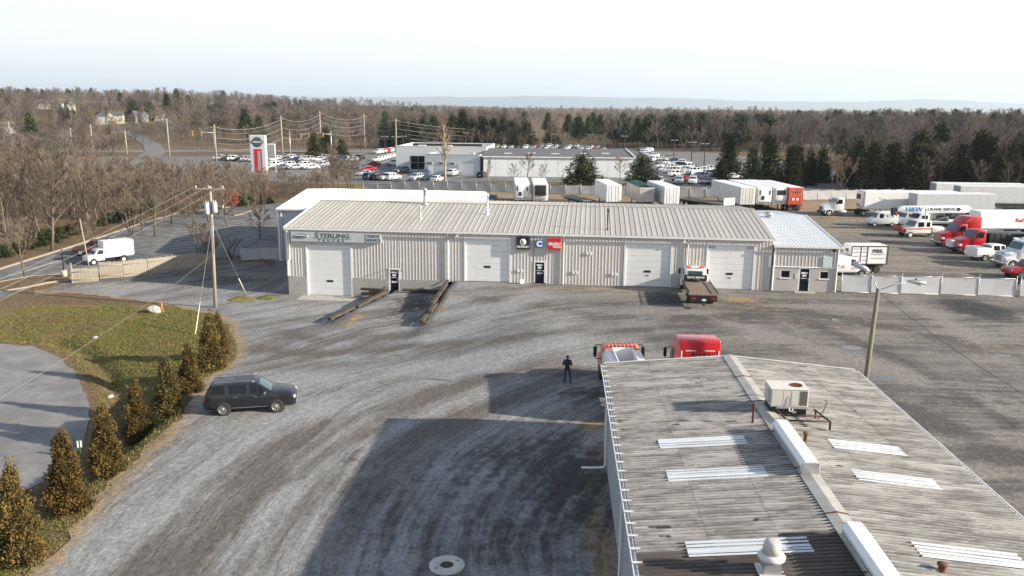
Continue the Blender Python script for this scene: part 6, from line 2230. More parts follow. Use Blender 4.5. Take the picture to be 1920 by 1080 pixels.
for (px, py, hgt, r, lab) in [(1411, 795, .78, .045, 'thin rusty vent pipe on the slope beside the ridge'), (1509, 832, .36, .07, 'short rusty pipe stub beside the white ridge vent'),
                              (1766, 1068, .2, .1, 'low rusty roof stub near the last skylight strip'), (1452, 752, .5, .07, 'short brown pipe at the corner of the air conditioner')]:
    x, y = fl(px, py, 4.75)
    o = MB().lathe([(r * 2, 0), (r * 1.2, .04), (r, .06), (r, hgt), (r * 1.4, hgt + .01), (r * 1.4, hgt + .06), (r * .3, hgt + .08)], 12).build('vent_pipe', M_rust, None, fw(x, y, roof_z(x) - .01))
    tag(o, lab, 'pipe')
x, y = fl(1444, 1073, 4.6)
ef = thing('exhaust_fan', 'off-white mushroom-shaped exhaust fan on a metal base on the shed roof', 'vent', fw(x, y, roof_z(x)), FANG)
MB().prism([(-.34, 0), (-.27, .1), (-.26, .42), (.26, .42), (.27, .1), (.34, 0)], 'Y', -.28, .28).build('fan_base', M_steel, ef)
MB().cbox(-.42, .42, -.4, .4, .0, .05, .02).build('base_flange', M_offwhite, ef)
MB().lathe([(.2, .40), (.42, .46), (.44, .54), (.36, .62), (.30, .66)], 26).build('cowl_skirt', M_offwhite, ef)
ef.scale = (.86, .86, .9)
M_dome = mat('aged_fan_cowl', (.50, .48, .44), .5, .06, 3, dirt=(.3, .26, .2), dirt_amt=.4)
MB().lathe([(.31, .655), (.28, .86), (.25, .99), (.2, 1.04), (.08, 1.06), (.02, 1.06)], 26).build('cowl_dome', M_dome, ef)

# ------------------------------------------------------------------ concrete drain ring, rock, cone, marker
p = ground_at(838, 1062)
dr_ = thing('drain_ring', 'round pale concrete drain ring with a dark centre set in the gravel', 'drain', (p.x, p.y, p.z + .02))
MB().lathe([(.68, 0), (.68, .05), (.64, .07), (.26, .07), (.25, .0)], 40).build('concrete_ring', mat('pale_concrete', (.5, .485, .45), .85, .08, 4, bump=.1), dr_)
MB().lathe([(.25, .005), (.25, .04), (.2, .05), (.02, .05)], 24).build('iron_lid', M_frame, dr_)
for a in (.6, 3.75):
    o = MB().cbox(-.06, .06, -.03, .03, .0705, .078, .003).build('lift_slot', M_black, dr_, (.47 * math.cos(a), .47 * math.sin(a), 0))
    o.rotation_euler = (0, 0, a + 1.0)
p = ground_at(290, 586)
bm = bmesh.new()
bmesh.ops.create_icosphere(bm, subdivisions=3, radius=.55)
r_ = random.Random(4)
from mathutils import noise as mnoise
for v in bm.verts:
    k = 1 + .35 * mnoise.noise(v.co * 2.2) + .12 * mnoise.noise(v.co * 6)
    v.co = Vector((v.co.x * k * 1.1, v.co.y * k * .8, v.co.z * k * .75))
me = bpy.data.meshes.new('boulder')
bm.to_mesh(me)
bm.free()
me.materials.append(mat('pale_rock', (.42, .40, .36), .9, .15, 3, bump=.3))
tag(link('boulder', me, None, (p.x, p.y, p.z + .25)), 'pale grey boulder lying on the grass beside the cone', 'rock')
p = ground_at(304, 584)
cn = thing('traffic_cone', 'faded orange traffic cone beside the boulder on the grass', 'cone', (p.x, p.y, p.z))
M_cone = mat('faded_orange', (.45, .17, .09), .6, .1)
MB().cbox(-.2, .2, -.2, .2, 0, .04, .01).build('cone_base', M_cone, cn)
MB().lathe([(.15, .04), (.03, .9), (.01, .92)], 18).build('cone_body', M_cone, cn)
p = ground_at(152, 860)
mk = thing('marker_post', 'green marker post with two white strips on the grass verge', 'post', (p.x, p.y, p.z), .3)
M_gpost = mat('green_post', (.05, .12, .06), .6, .1)
MB().cbox(-.03, .03, -.02, .02, 0, 1.1, .008).build('stake', M_gpost, mk)
MB().cbox(-.14, .14, -.035, -.021, .65, 1.1, .01).build('plate', M_gpost, mk)
for x in (-.08, .08):
    MB().box(x - .035, x + .035, -.042, -.036, .68, 1.06).build('reflector', M_white_clean, mk)
for (px, py, l, dg, lab) in [(178, 634, .8, 25, 'pale culvert pipe end half buried in the ditch bank'), (206, 745, 1.0, 80, 'grey culvert pipe end at the bottom of the ditch')]:
    p = ground_at(px, py)
    o = MB().lathe([(.1, -l / 4), (.14, -l / 4), (.14, l / 4), (.1, l / 4), (.1, -l / 4 + .02)], 16, (0, 0, .02), 'X').build('culvert_pipe', M_concrete, None, (p.x, p.y, p.z), math.radians(dg))
    tag(o, lab, 'pipe')

# ------------------------------------------------------------------ timber retaining walls
def timber_wall(label, a, b, rows, seg, z_fn, jag=0.0, w=.17, th=.24):
    t = thing('timber_wall', label, 'wall', (a.x, a.y, 0))
    d = Vector((b.x - a.x, b.y - a.y, 0))
    L = d.length
    ang = math.atan2(d.y, d.x)
    r = random.Random(int(L * 100))
    n = max(1, int(round(L / seg)))
    for j in range(rows):
        for i in range(n):
            s0 = i * L / n + (L / n * .4 if j % 2 else 0)
            s1 = min(s0 + L / n - .03, L + r.uniform(-.2, .3))
            if s1 - s0 < .3:
                continue
            z = z_fn(((s0 + s1) / 2) / L) - (j + 1) * th + r.uniform(-.03, .03) * jag
            q = r.uniform(-.08, .08) * jag
            Mx = Matrix.Rotation(ang + r.uniform(-.03, .03), 4, 'Z')
            MB().cbox(s0, s1, -w + q, w + q, z, z + th - .012, .025, Mx).build('timber', M_timber, t)
    return t


timber_wall('stepped dark timber retaining wall beside the entry-door ramp', _r0, _r1, 7, 2.1, lambda q: .3 - .75 * q * q, 1)
timber_wall('low dark timber wall between the first overhead door and the ramp', _l0, _l1, 5, 2.4, lambda q: -.82 - .15 * q, .6)
timber_wall('short timber planter edge beside the entry door step', bw(-8.6, -.9), bw(-6.4, -1.1), 3, 2.2, lambda q: -.72)
timber_wall('short timber planter edge between the entry door and the stepped wall', bw(-4.4, -1.0), bw(-.7, -1.0), 3, 1.9, lambda q: -.68)
timber_wall('short timber end piece by the entry door', bw(-6.35, -.15), bw(-6.35, -1.2), 3, 1.05, lambda q: -.7)
p = bw(-5.9, -.75, -1.1)
pt_ = MB().lathe([(.22, 0), (.3, .04), (.32, .22), (.28, .24), (.02, .24)], 18).build('planter_bowl', M_offwhite, None, (p.x, p.y, hz(p.x, p.y) + .02))
tag(pt_, 'round whitish planter bowl by the entry door', 'planter')
p = bw(7.35, -.35, 0)
o = MB().cbox(-.22, .22, -.15, .15, 0, .42, .06).build('white_bin', M_white_clean, None, (p.x, p.y, .02), .2)
tag(o, 'small white bucket against the workshop wall below the black sign', 'bucket')

# ------------------------------------------------------------------ fences
M_fabric = mat('fence_screen', (.40, .41, .415), .7, .1, .8, dirt=(.3, .29, .26))
M_fabric_w = mat('white_fence_screen', (.55, .56, .565), .6, .06, .7, dirt=(.4, .38, .34))
M_fence_wood = mat('cream_board', (.47, .42, .34), .85, .12, 2)


def panel_fence(name, label, pts, hgt, step, fabric, post_h=.35, frame=False, arms=False, thick=.03):
    t = thing(name, label, 'fence', (pts[0][0], pts[0][1], 0))
    ox, oy = pts[0]
    r = random.Random(len(label))
    for a, b in zip(pts[:-1], pts[1:]):
        a, b = Vector(a), Vector(b)
        n = max(1, int(round((b - a).length / step)))
        ang = math.atan2(b.y - a.y, b.x - a.x)
        for i in range(n):
            p, q = a.lerp(b, i / n), a.lerp(b, (i + 1) / n)
            z = hz(*p)
            L = (q - p).length
            lean = r.uniform(-.02, .02)
            post = MB().tube((p.x - ox, p.y - oy, z - .2), (p.x - ox + lean, p.y - oy, z + hgt + post_h), .05, .045, 6).build('post', M_steel, t)
            if arms:
                MB().tube((p.x - ox + lean, p.y - oy, z + hgt + .05), (p.x - ox + lean, p.y - oy - .25, z + hgt + .35), .02, n=5).build('arm', M_steel, post)
            # screen with a slight slack belly
            k = 7
            vs, fs = [], []
            z2 = hz(*q)
            for j in range(4):
                for i2 in range(k):
                    u = i2 / (k - 1)
                    v = j / 3
                    bx = p.lerp(q, .012 + .976 * u)
                    off = .05 * math.sin(math.pi * u) * math.sin(math.pi * v) * r.uniform(.2, 1.3)
                    sag = -.05 * math.sin(math.pi * u) * v
                    vs.append((bx.x - ox - math.sin(ang) * off, bx.y - oy + math.cos(ang) * off, (z * (1 - u) + z2 * u) + .06 + (hgt - .08) * v + sag))
            fs = [(j * k + i2, j * k + i2 + 1, (j + 1) * k + i2 + 1, (j + 1) * k + i2) for j in range(3) for i2 in range(k - 1)]
            MB().add(vs, fs, True).build('screen_panel', fabric, t, fix=False)
            MB().tube((p.x - ox, p.y - oy, z + hgt), (q.x - ox, q.y - oy, z2 + hgt), .03, n=5).build('top_rail', M_steel, t)
            if frame:
                MB().tube((p.x - ox, p.y - oy, z + .08), (q.x - ox, q.y - oy, z2 + .08), .03, n=5).build('bottom_rail', M_steel, t)
    p = Vector(pts[-1])
    z = hz(*p)
    MB().tube((p.x - ox, p.y - oy, z - .2), (p.x - ox, p.y - oy, z + hgt + post_h), .05, .045, 6).build('post', M_steel, t)
    return t


panel_fence('screen_fence', 'long grey screened fence behind the row of trailers', [(-31.5, 175.2), (10.5, 165.5), (55.7, 159.0), (76.4, 162.8)], 1.85, 3.0, M_fabric)
panel_fence('board_fence', 'pale cream board fence curving past the long trailers', [(76.6, 162.8), (79.2, 156.6), (79.0, 140.6), (75.8, 121.6)], 1.9, 2.4, M_fence_wood, .2)
panel_fence('board_fence', 'pale cream board fence behind the parked truck row', [(75.8, 121.5), (82.0, 104.0), (96.0, 92.0)], 1.9, 2.4, M_fence_wood, .2)
panel_fence('gate_fence', 'white screened gate and fence beside the office', [(31.3, 77.0), (36.7, 76.45), (40.4, 76.35), (47.1, 75.75)], 1.75, 3.6, M_fabric_w, .3, True, True)
panel_fence('gate_fence', 'white screened fence continuing past the double gate post', [(47.5, 75.7), (62.0, 74.2)], 1.75, 3.6, M_fabric_w, .3, True, True)
q0, q1, q2 = at(452, 489, -1.65), at(490, 487, -1.65), at(523, 486, -1.6)
panel_fence('screen_fence', 'short pale screened fence at the corner of the white-roofed shed', [(q0.x, q0.y), (q1.x, q1.y), (q2.x, q2.y)], 1.5, 2.0, M_fabric, .25)

M_picket = mat('weathered_picket', (.33, .29, .235), .9, .2, 3, stretch=(4, 4, .5), bump=.2)
wf = thing('wooden_fence', 'weathered grey wooden picket fence beside the white box van', 'fence')
fpx = [((137, 531), (186, 528), 1.55), ((188, 523), (232, 520), 1.8), ((233, 520), (278, 515), 1.8), ((279, 515), (324, 509), 1.8), ((325, 508), (368, 503), 1.75), ((369, 503), (404, 498), 1.6)]
rr = random.Random(11)
for k, (a, b, hg) in enumerate(fpx):
    A, B = at(*a, -1.65), at(*b, -1.65)
    d = Vector((B.x - A.x, B.y - A.y))
    L = d.length
    d.normalize()
    ang = math.atan2(d.y, d.x)
    mb = MB()
    n = int(L / .15)
    tilt = rr.uniform(-.04, .04)
    for i in range(n):
        s = i * L / n
        x, y = A.x + d.x * s, A.y + d.y * s
        z = hz(x, y)
        hh = hg + rr.uniform(-.05, .05)
        Mx = Matrix.Translation((x, y, z)) @ Matrix.Rotation(ang, 4, 'Z') @ Matrix.Rotation(tilt, 4, 'X')
        mb.box(.01, .13, -.012 + rr.uniform(-.008, .008), .012, .03, hh, Mx)
    stuff(mb.build('picket_panel', M_picket, wf))
    for zz in (.35, hg - .35):
        z = hz(A.x, A.y)
        z2 = hz(B.x, B.y)
        MB().tube((A.x + d.y * .05, A.y - d.x * .05, z + zz), (B.x + d.y * .05, B.y - d.x * .05, z2 + zz), .045, n=4).build('rail', M_picket, wf)
    z = hz(A.x, A.y)
    MB().cbox(A.x - .05, A.x + .05, A.y - .02, A.y + .1, z - .1, z + hg + .1, .015).build('post', M_picket, wf)
    # a few pickets stand out one by one at the near post
for (px, py, hg, lab) in [(136, 531, 2.2, 'lone leaning fence post at the end of the wooden fence')]:
    p = at(px, py, -1.65)
    tag(MB().cbox(p.x - .06, p.x + .06, p.y - .06, p.y + .06, hz(p.x, p.y) - .1, hz(p.x, p.y) + hg, .015).build('fence_post', M_picket), lab, 'post')

# ------------------------------------------------------------------ poles, wires and lamps
def sag(a, b, s, n=14):
    a, b = Vector(a), Vector(b)
    return [a.lerp(b, i / n) - Vector((0, 0, 4 * s * (i / n) * (1 - i / n))) for i in range(n + 1)]


def at_depth(px, py, Y):
    r = ray(px, py)
    t = Y / r[1]
    return Vector((r[0] * t, Y, CAM_H + r[2] * t))


M_wire = mat('pale_cable', (.25, .235, .2), .6, .1)
M_wire_dark = mat('black_cable', (.03, .03, .03), .6, .1)
M_ins = mat('porcelain', (.45, .47, .46), .3, .1)
base = ground_at(404, 577)
top = at_depth(394, 349, base.y)
up = thing('utility_pole', 'tall weathered wooden utility pole with crossarm and two white transformers beside the lane', 'utility pole', base)
T = top - base
MB().path([(0, 0, -.3), T * .5, T], [.17, .145, .115], 12).build('pole_shaft', M_wood_pole, up)
ca = T + Vector((0, 0, -.25))
arm = MB().cbox(ca.x - 1.35, ca.x + 1.35, ca.y - .2, ca.y - .09, ca.z - .07, ca.z + .07, .015).build('crossarm', M_wood_pole, up)
for dx in (-1.25, -.1, 1.2):
    MB().lathe([(.02, 0), (.05, .05), (.075, .12), (.04, .16), (.06, .22), (.02, .26)], 10, (ca.x + dx, ca.y - .15, ca.z + .06)).build('insulator', M_ins, arm)
for (dx, zf, sc) in ((-.28, .775, 1.0), (.42, .79, .92)):
    c = T * zf + Vector((dx, -.18, 0))
    tf = MB().lathe([(.04, 0), (.2 * sc, .02), (.23 * sc, .1), (.23 * sc, .95 * sc), (.2 * sc, 1.0 * sc), (.05, 1.06 * sc)], 18, c).build('transformer', mat('transformer_grey', (.55, .57, .58), .4, .05), up)
    for k in (-.1, .1):
        MB().lathe([(.03, 0), (.05, .08), (.03, .12), (.045, .2), (.015, .24)], 8, c + Vector((k, 0, 1.0 * sc))).build('bushing', M_ins, tf)
    MB().cbox(c.x - .05 if dx > 0 else c.x, c.x if dx > 0 else c.x + .1, c.y, c.y + .2, c.z + .5, c.z + .62, .01).build('bracket', M_steel, tf)
for (dx, zf) in ((-.95, .83), (1.15, .84)):
    c = T * zf
    MB().path([c, c + Vector((dx * .9, -.1, .05)), c + Vector((dx, -.12, -.02))], .025, 5).build('cutout_arm', M_steel, up)
    MB().lathe([(.03, 0), (.06, .08), (.04, .2), (.06, .3), (.02, .36)], 8, c + Vector((dx, -.12, -.2))).build('fuse_cutout', M_ins, up)
MB().path([T * .45 + Vector((.12, -.1, 0)), T * .75 + Vector((.12, -.1, 0))], .03, 5).build('riser', M_steel, up)
g1 = ground_at(366, 627)
a_ = base + T * .70
for (gp, st, lab) in [(g1, .70, 'yellowed guy-wire guard running down to the grass'), (ground_at(462, 553), .72, 'yellowed guy-wire guard running down to the grassy mound')]:
    st_ = base + T * st
    w_ = thing('guy_wire', lab, 'guy wire', gp)
    MB().path([Vector((0, 0, 0)), st_ - gp], .018, 5).build('strand', M_wire, w_)
    d_ = (st_ - gp)
    k_ = .27 if gp is g1 else .24
    MB().tube((0, 0, 0), d_ * k_, .05, n=8).build('guard', mat('yellowed_plastic', (.56, .53, .38), .5, .1), w_)
for (dx, far, lab) in [(-1.25, (-260, 627), 'outer pale overhead cable running from the crossarm over the lane'), (-.1, (-260, 652), 'middle pale overhead cable running from the crossarm over the lane'), (1.2, (-260, 678), 'inner pale overhead cable running from the crossarm over the lane')]:
    a = base + ca + Vector((dx, -.15, .3))
    b = at_depth(*far, 46.0)
    tag(MB().path(sag(a, b, .5), .013, 4).build('overhead_cable', M_wire), lab, 'cable')
a = base + T * .45
tag(MB().path(sag(a, at_depth(-120, 820, 24.0), .4), .009, 4).build('overhead_cable', M_wire), 'lower pale cable sagging from the pole across the ditch', 'cable')

# lamp post beyond the shed
b0 = at(1612, 792, 0)
t0 = at_depth(1647, 541, b0.y)
lp = thing('lamp_post', 'leaning wooden lamp post with two street-lamp heads behind the metal shed', 'lamp post', (b0.x, b0.y, 0))
T2 = t0 - b0
MB().path([(0, 0, -.3), T2 * .5, T2], [.145, .13, .11], 12).build('post_shaft', mat('greenish_pole_wood', (.20, .185, .125), .9, .18, 5, stretch=(3, 3, .4), bump=.3), lp)
for (e, pts) in [((-.42, .55, .85), [(0, 0, -.1), (-.15, .2, .3), (-.38, .5, .82)]), ((1.55, -.1, .45), [(0, 0, -.1), (.8, -.05, .22), (1.6, -.1, .46)])]:
    MB().path([T2 + Vector(q) for q in pts], .03, 6).build('bracket_arm', M_steel, lp)
    dirx = 1 if e[0] > 0 else -.25
    c = T2 + Vector(e)
    dv = Vector((1, -.08, -.12)).normalized() if e[0] > 0 else Vector((-.45, .3, .25)).normalized()
    hd_ = MB()
    n_pts = [c + dv * s for s in (-.05, .1, .4, .7, .9)]
    hd_.path(n_pts, [.05, .09, .13, .15, .06], 10)
    hh = hd_.build('lamp_head', M_alu, lp)
    MB().lathe([(.02, -.12), (.11, -.09), (.13, 0)], 12, c + dv * .62 + Vector((0, 0, -.08))).build('lamp_lens', M_lamp, hh)
    MB().lathe([(.045, 0), (.045, .08), (.01, .09)], 8, c + dv * .35 + Vector((0, 0, .12))).build('photocell', M_black, hh)
a = b0 + T2 + Vector((.1, 0, -.25))
tag(MB().path(sag(a, at_depth(2020, 800, 27.0), .25), .012, 4).build('overhead_cable', M_wire_dark), 'thin black cable slung from the leaning lamp post', 'cable')

# lot lamp by the verge island, and thin pale pole by the box van
p = at(121, 520, -1.65)
ll = thing('lot_lamp', 'dark car-park lamp on a round concrete base by the verge island', 'lamp post', (p.x, p.y, hz(p.x, p.y)))
MB().lathe([(.3, 0), (.3, .75), (.27, .78)], 20).build('concrete_base', mat('tan_concrete', (.46, .38, .30), .9, .08), ll)
MB().tube((0, 0, .75), (0, 0, 4.6), .06, .05, 8).build('lamp_pole', M_black, ll)
MB().cbox(-.1, .55, -.18, .18, 4.5, 4.64, .03).build('lamp_head', M_black, ll)
p = at(167, 502, -1.65)
o = MB().path([(0, 0, 0), (-.25, 0, 3.0), (-.5, 0, 5.7)], [.09, .08, .07], 8).build('bare_pole', M_wood_pole, None, (p.x, p.y, hz(p.x, p.y)))
tag(o, 'slim bare wooden pole in front of the white box van', 'pole')

# distant power line along the highway
FP = [(20, 228, 268), (136, 240, 285), (174, 234, 283), (238, 244, 290), (318, 222, 296), (406, 233, 303), (530, 217, 292), (602, 208, 282), (684, 214, 278), (743, 222, 280)]
tops = []
for i, (px, yt, yb) in enumerate(FP):
    b = ground_at(px, yb)
    t_ = at_depth(px, yt, b.y)
    po = thing('roadside_pole', f'tall pale power pole along the highway beyond the woods', 'utility pole', b, group='power poles along the highway')
    MB().tube((0, 0, -.5), (0, 0, t_.z - b.z), .3, .22, 8).build('pole_shaft', M_wood_pole, po)
    MB().cbox(-1.3, 1.3, -.1, .1, t_.z - b.z - 1.0, t_.z - b.z - .8, .02).build('crossarm', M_wood_pole, po)
    tops.append(t_)
main = [tops[i] for i in (0, 4, 5, 6, 7, 8, 9)]
for k, (dz, lab) in enumerate([(-1.0, 'topmost'), (-2.2, 'second'), (-4.0, 'middle'), (-5.6, 'fourth'), (-7.2, 'lowest')]):
    pts = []
    ext = [main[0] + (main[0] - main[1]) * .6] + main + [main[-1] + Vector((55, 60, -4))]
    for a, b in zip(ext[:-1], ext[1:]):
        pts += sag(a + Vector((0, 0, dz)), b + Vector((0, 0, dz)), 1.8, 8)[:-1]
    tag(MB().path(pts, .07 if k % 2 == 0 else .035, 4).build('power_line', M_wire), f'{lab} sagging power line strung between the highway poles', 'power line')

# traffic signals and street lights at the junction
M_sig = mat('signal_yellow', (.42, .25, .03), .5, .1)


def signal(px, yb, hgt, arm_l, sgn, lab):
    b = ground_at(px, yb)
    t = thing('traffic_signal', lab, 'traffic light', b)
    MB().tube((0, 0, 0), (0, 0, hgt), .2, .15, 8).build('signal_pole', M_steel, t)
    MB().tube((0, 0, hgt - 1.2), (sgn * arm_l, 0, hgt - .9), .14, .09, 6).build('mast_arm', M_steel, t)
    for s in (.55, .95):
        hd_ = MB().cbox(sgn * arm_l * s - .28, sgn * arm_l * s + .28, -.3, .05, hgt - 2.2, hgt - .6, .05).build('signal_head', M_sig, t)
        for z in (-1.9, -1.4, -.95):
            MB().lathe([(.02, -.33), (.16, -.32), (.17, -.3)], 10, (sgn * arm_l * s, 0, hgt + z), 'Y').build('signal_lens', M_black, hd_)


signal(404, 300, 9.5, 7.0, -1, 'traffic signal on a mast arm at the highway junction left of the pylon'.replace('left of', 'before'))
signal(545, 296, 8.5, 6.5, 1, 'traffic signal on a mast arm behind the tall pylon sign')
signal(622, 293, 8.5, 5.0, -1, 'traffic signal on a mast arm where the wires cross the bare trees')


def lot_light(px, yb, hgt):
    b = ground_at(px, yb)
    t = thing('lot_light', 'twin-headed light pole in the dealership lot', 'lamp post', b, group='twin-headed dealership light poles')
    MB().tube((0, 0, 0), (0, 0, hgt), .16, .11, 6).build('light_pole', M_frame, t)
    for sd in (1, -1):
        MB().cbox(sd * .2, sd * 1.3, -.3, .3, hgt - .05, hgt + .15, .04).build('light_head', M_steel, t)


for (px, yb) in [(722, 293), (741, 292), (756, 291), (1000, 283), (1040, 283), (1107, 284), (1170, 288), (874, 280), (1263, 300), (1296, 306), (1320, 310)]:
    lot_light(px, yb, 6.5)

# ------------------------------------------------------------------ pylon sign
b = ground_at(487, 328)
pz = at_depth(485, 253, b.y).z - b.z
py_ = thing('pylon_sign', 'tall silver pylon sign with a round emblem and red column', 'sign', b)
wP = 1.95
MB().cbox(-wP, wP, -.5, .5, 0, pz, .12).build('pylon_slab', mat('pylon_silver', (.50, .53, .56), .4, .05), py_)
MB().box(wP + .002, wP + .05, -.42, .42, .3, pz - .2).build('edge_strip', M_white_clean, py_)
MB().box(-.95, .98, -.55, -.502, .5, pz - 3.4).build('red_column', mat('pylon_red', (.45, .015, .03), .4, .05), py_)
MB().box(-.1, .62, -.57, -.552, 1.0, pz - 3.9).build('column_gap', M_steel, py_)
MB().lathe([(1.0, -.06), (1.22, -.06), (1.22, 0), (1.0, 0), (1.0, -.05)], 32, (0, -.5, pz - 1.7), 'Y').build('emblem_ring', M_sign_dark, py_)
MB().box(-1.5, 1.5, -.6, -.562, pz - 1.98, pz - 1.42).build('name_bar', M_sign_dark, py_)
text('NISSAN', .5, M_white_clean, py_, (0, -.605, pz - 1.7), bold=.01, sx=1.35)
b = ground_at(508, 325)
gs = thing('road_sign', 'small pale framed sign board beside the tall pylon', 'sign', b)
hz_ = at_depth(508, 270, b.y).z - b.z
for x in (-1.3, 1.3):
    MB().tube((x, 0, 0), (x, 0, hz_), .15, n=6).build('sign_post', M_white, gs)
MB().box(-1.3, 1.3, -.1, .1, hz_ - 3.6, hz_ - .2).build('sign_board', M_steel, gs)
MB().box(-1.5, 1.5, -.14, .14, hz_ - .2, hz_ + .1).build('sign_head', M_white, gs)

# ------------------------------------------------------------------ dealership buildings
M_dw = mat('dealer_pale_sheet', (.52, .55, .57), .5, .04, 1.0, dirt=(.4, .4, .38))
M_dw2 = mat('warehouse_white', (.66, .69, .71), .5, .03, .6, dirt=(.5, .5, .48))
M_droof = mat('dark_membrane_roof', (.115, .115, .12), .8, .15, .6)
M_dflat = mat('brown_gravel_roof', (.24, .18, .13), .9, .2, .8)
M_brownwin = mat('brown_shutter', (.14, .09, .06), .6, .2)


def parapet(parent, x0, x1, y0, y1, hgt, par, wall, roof):
    MB().box(x0, x1, y0, y0 + .3, 0, hgt + par).build('front_wall', wall, parent)
    MB().box(x0, x1, y1 - .3, y1, 0, hgt + par).build('back_wall', wall, parent)
    for x in (x0, x1 - .3):
        MB().box(x, x + .3, y0 + .3, y1 - .3, 0, hgt + par).build('side_wall', wall, parent)
    MB().box(x0 + .3, x1 - .3, y0 + .3, y1 - .3, hgt - .3, hgt).build('flat_roof', roof, parent)
    MB().box(x0 - .06, x1 + .06, y0 - .06, y0 + .33, hgt + par + .002, hgt + par + .12).build('coping', M_white, parent)


sh_ = thing('showroom_building', 'pale grey dealership showroom with dark gridded window', 'building', (-31.0, 221.0, 0), math.radians(-4))
parapet(sh_, 0, 24, 0, 24, 5.4, 1.2, M_dw, M_dflat)
for i in range(3):
    for j in range(2):
        w_ = MB().box(4.0 + i * 1.9, 5.8 + i * 1.9, -.08, .02, .6 + j * 1.8, 2.3 + j * 1.8).build('window', M_black, sh_)
        MB().box(4.1 + i * 1.9, 5.7 + i * 1.9, -.1, -.085, .7 + j * 1.8, 2.2 + j * 1.8).build('pane', M_glass, w_)
MB().box(3.0, 22.0, 8.0, 8.4, 6.0, 7.0).build('roof_screen', M_frame, sh_)
for (x, y) in ((5, 5), (12, 6), (17, 12)):
    MB().cbox(x, x + 2, y, y + 1.6, 5.4, 6.7, .08).build('roof_unit', M_offwhite, sh_)
sb_ = thing('service_building', 'pale service block with three small brown windows and a white roller door', 'building', (-22.3, 210.5, 0), math.radians(-10))
parapet(sb_, 0, 14.2, 0, 16, 4.6, .6, M_dw, M_dflat)
for x in (.6, 3.6, 6.5):
    w_ = MB().box(x, x + 1.4, -.07, .02, 2.6, 3.3).build('window', M_white, sb_)
    MB().box(x + .1, x + 1.3, -.09, -.075, 2.7, 3.2).build('pane', M_brownwin, w_)
MB().box(.9, 2.0, -.06, .02, 0, 2.2).build('side_door', M_white_clean, sb_)
rd2 = MB().box(8.7, 12.7, -.08, .02, 0, 3.0).build('roller_door', M_white_clean, sb_)
for j in range(6):
    MB().box(8.8, 12.6, -.1, -.085, .1 + j * .48, .5 + j * .48).build('door_section', M_white_clean, rd2)
for (x, y) in ((3, 5), (10, 7)):
    MB().cbox(x, x + 1.2, y, y + 1.0, 4.6, 5.5, .06).build('roof_unit', M_offwhite, sb_)
wh = thing('warehouse_building', 'long white warehouse with low dark grey roof behind the bare trees', 'building', (-7.4, 207.0, 0), math.radians(-.5))
LW = 37.0
n = 12
for i in range(n):
    MB().box(i * LW / n + .03, (i + 1) * LW / n - .03, 0, .2, 0, 4.75).build('wall_panel', M_dw2, wh)
MB().box(.02, LW - .02, .1, .3, 0, 4.7).build('inner_wall', M_dw, wh)
MB().box(LW - .3, LW, .3, 38, 0, 4.8).build('side_wall', M_dw2, wh)
MB().box(0, .3, .3, 38, 0, 4.8).build('side_wall', M_dw2, wh)
MB().box(.3, LW - .3, 37.7, 38, 0, 4.8).build('back_wall', M_dw2, wh)
MB().prism([(-.3, 4.72), (-.3, 4.95), (19, 6.1), (38.3, 4.95), (38.3, 4.72)], 'X', -.3, LW + .3).build('roof', M_droof, wh)
MB().box(-.35, LW + .35, -.42, -.31, 4.75, 5.0).build('fascia', M_white, wh)
MB().prism([(-.3, 4.96), (-.3, 5.2), (19, 6.35), (38.3, 5.2), (38.3, 4.96)], 'X', LW + .31, LW + .6).build('verge_trim', M_white, wh)
for (x, d) in ((5, 6), (11, 7), (17, 6), (24, 7), (30, 8)):
    MB().box(x, x + 2.0, d, d + 1.2, 4.98 + d * .06, 5.1 + d * .06).build('roof_light', M_white_clean, wh)
for x in (13.5, 22.0):
    MB().path([(x, -.2, 4.6), (x, -.6, 4.9), (x, -1.0, 4.8)], .05, 5).build('wall_lamp', M_steel, wh)

# ------------------------------------------------------------------ houses on the wooded hill
M_siding = [mat('house_cream', (.46, .43, .36), .7, .05), mat('house_grey', (.24, .255, .27), .7, .05), mat('house_white', (.50, .50, .48), .7, .04), mat('house_tan', (.30, .25, .18), .7, .05)]
M_shingle = mat('grey_shingle', (.085, .085, .095), .9, .2, 3)
M_shingle_b = mat('brown_shingle', (.15, .12, .10), .9, .2, 3)


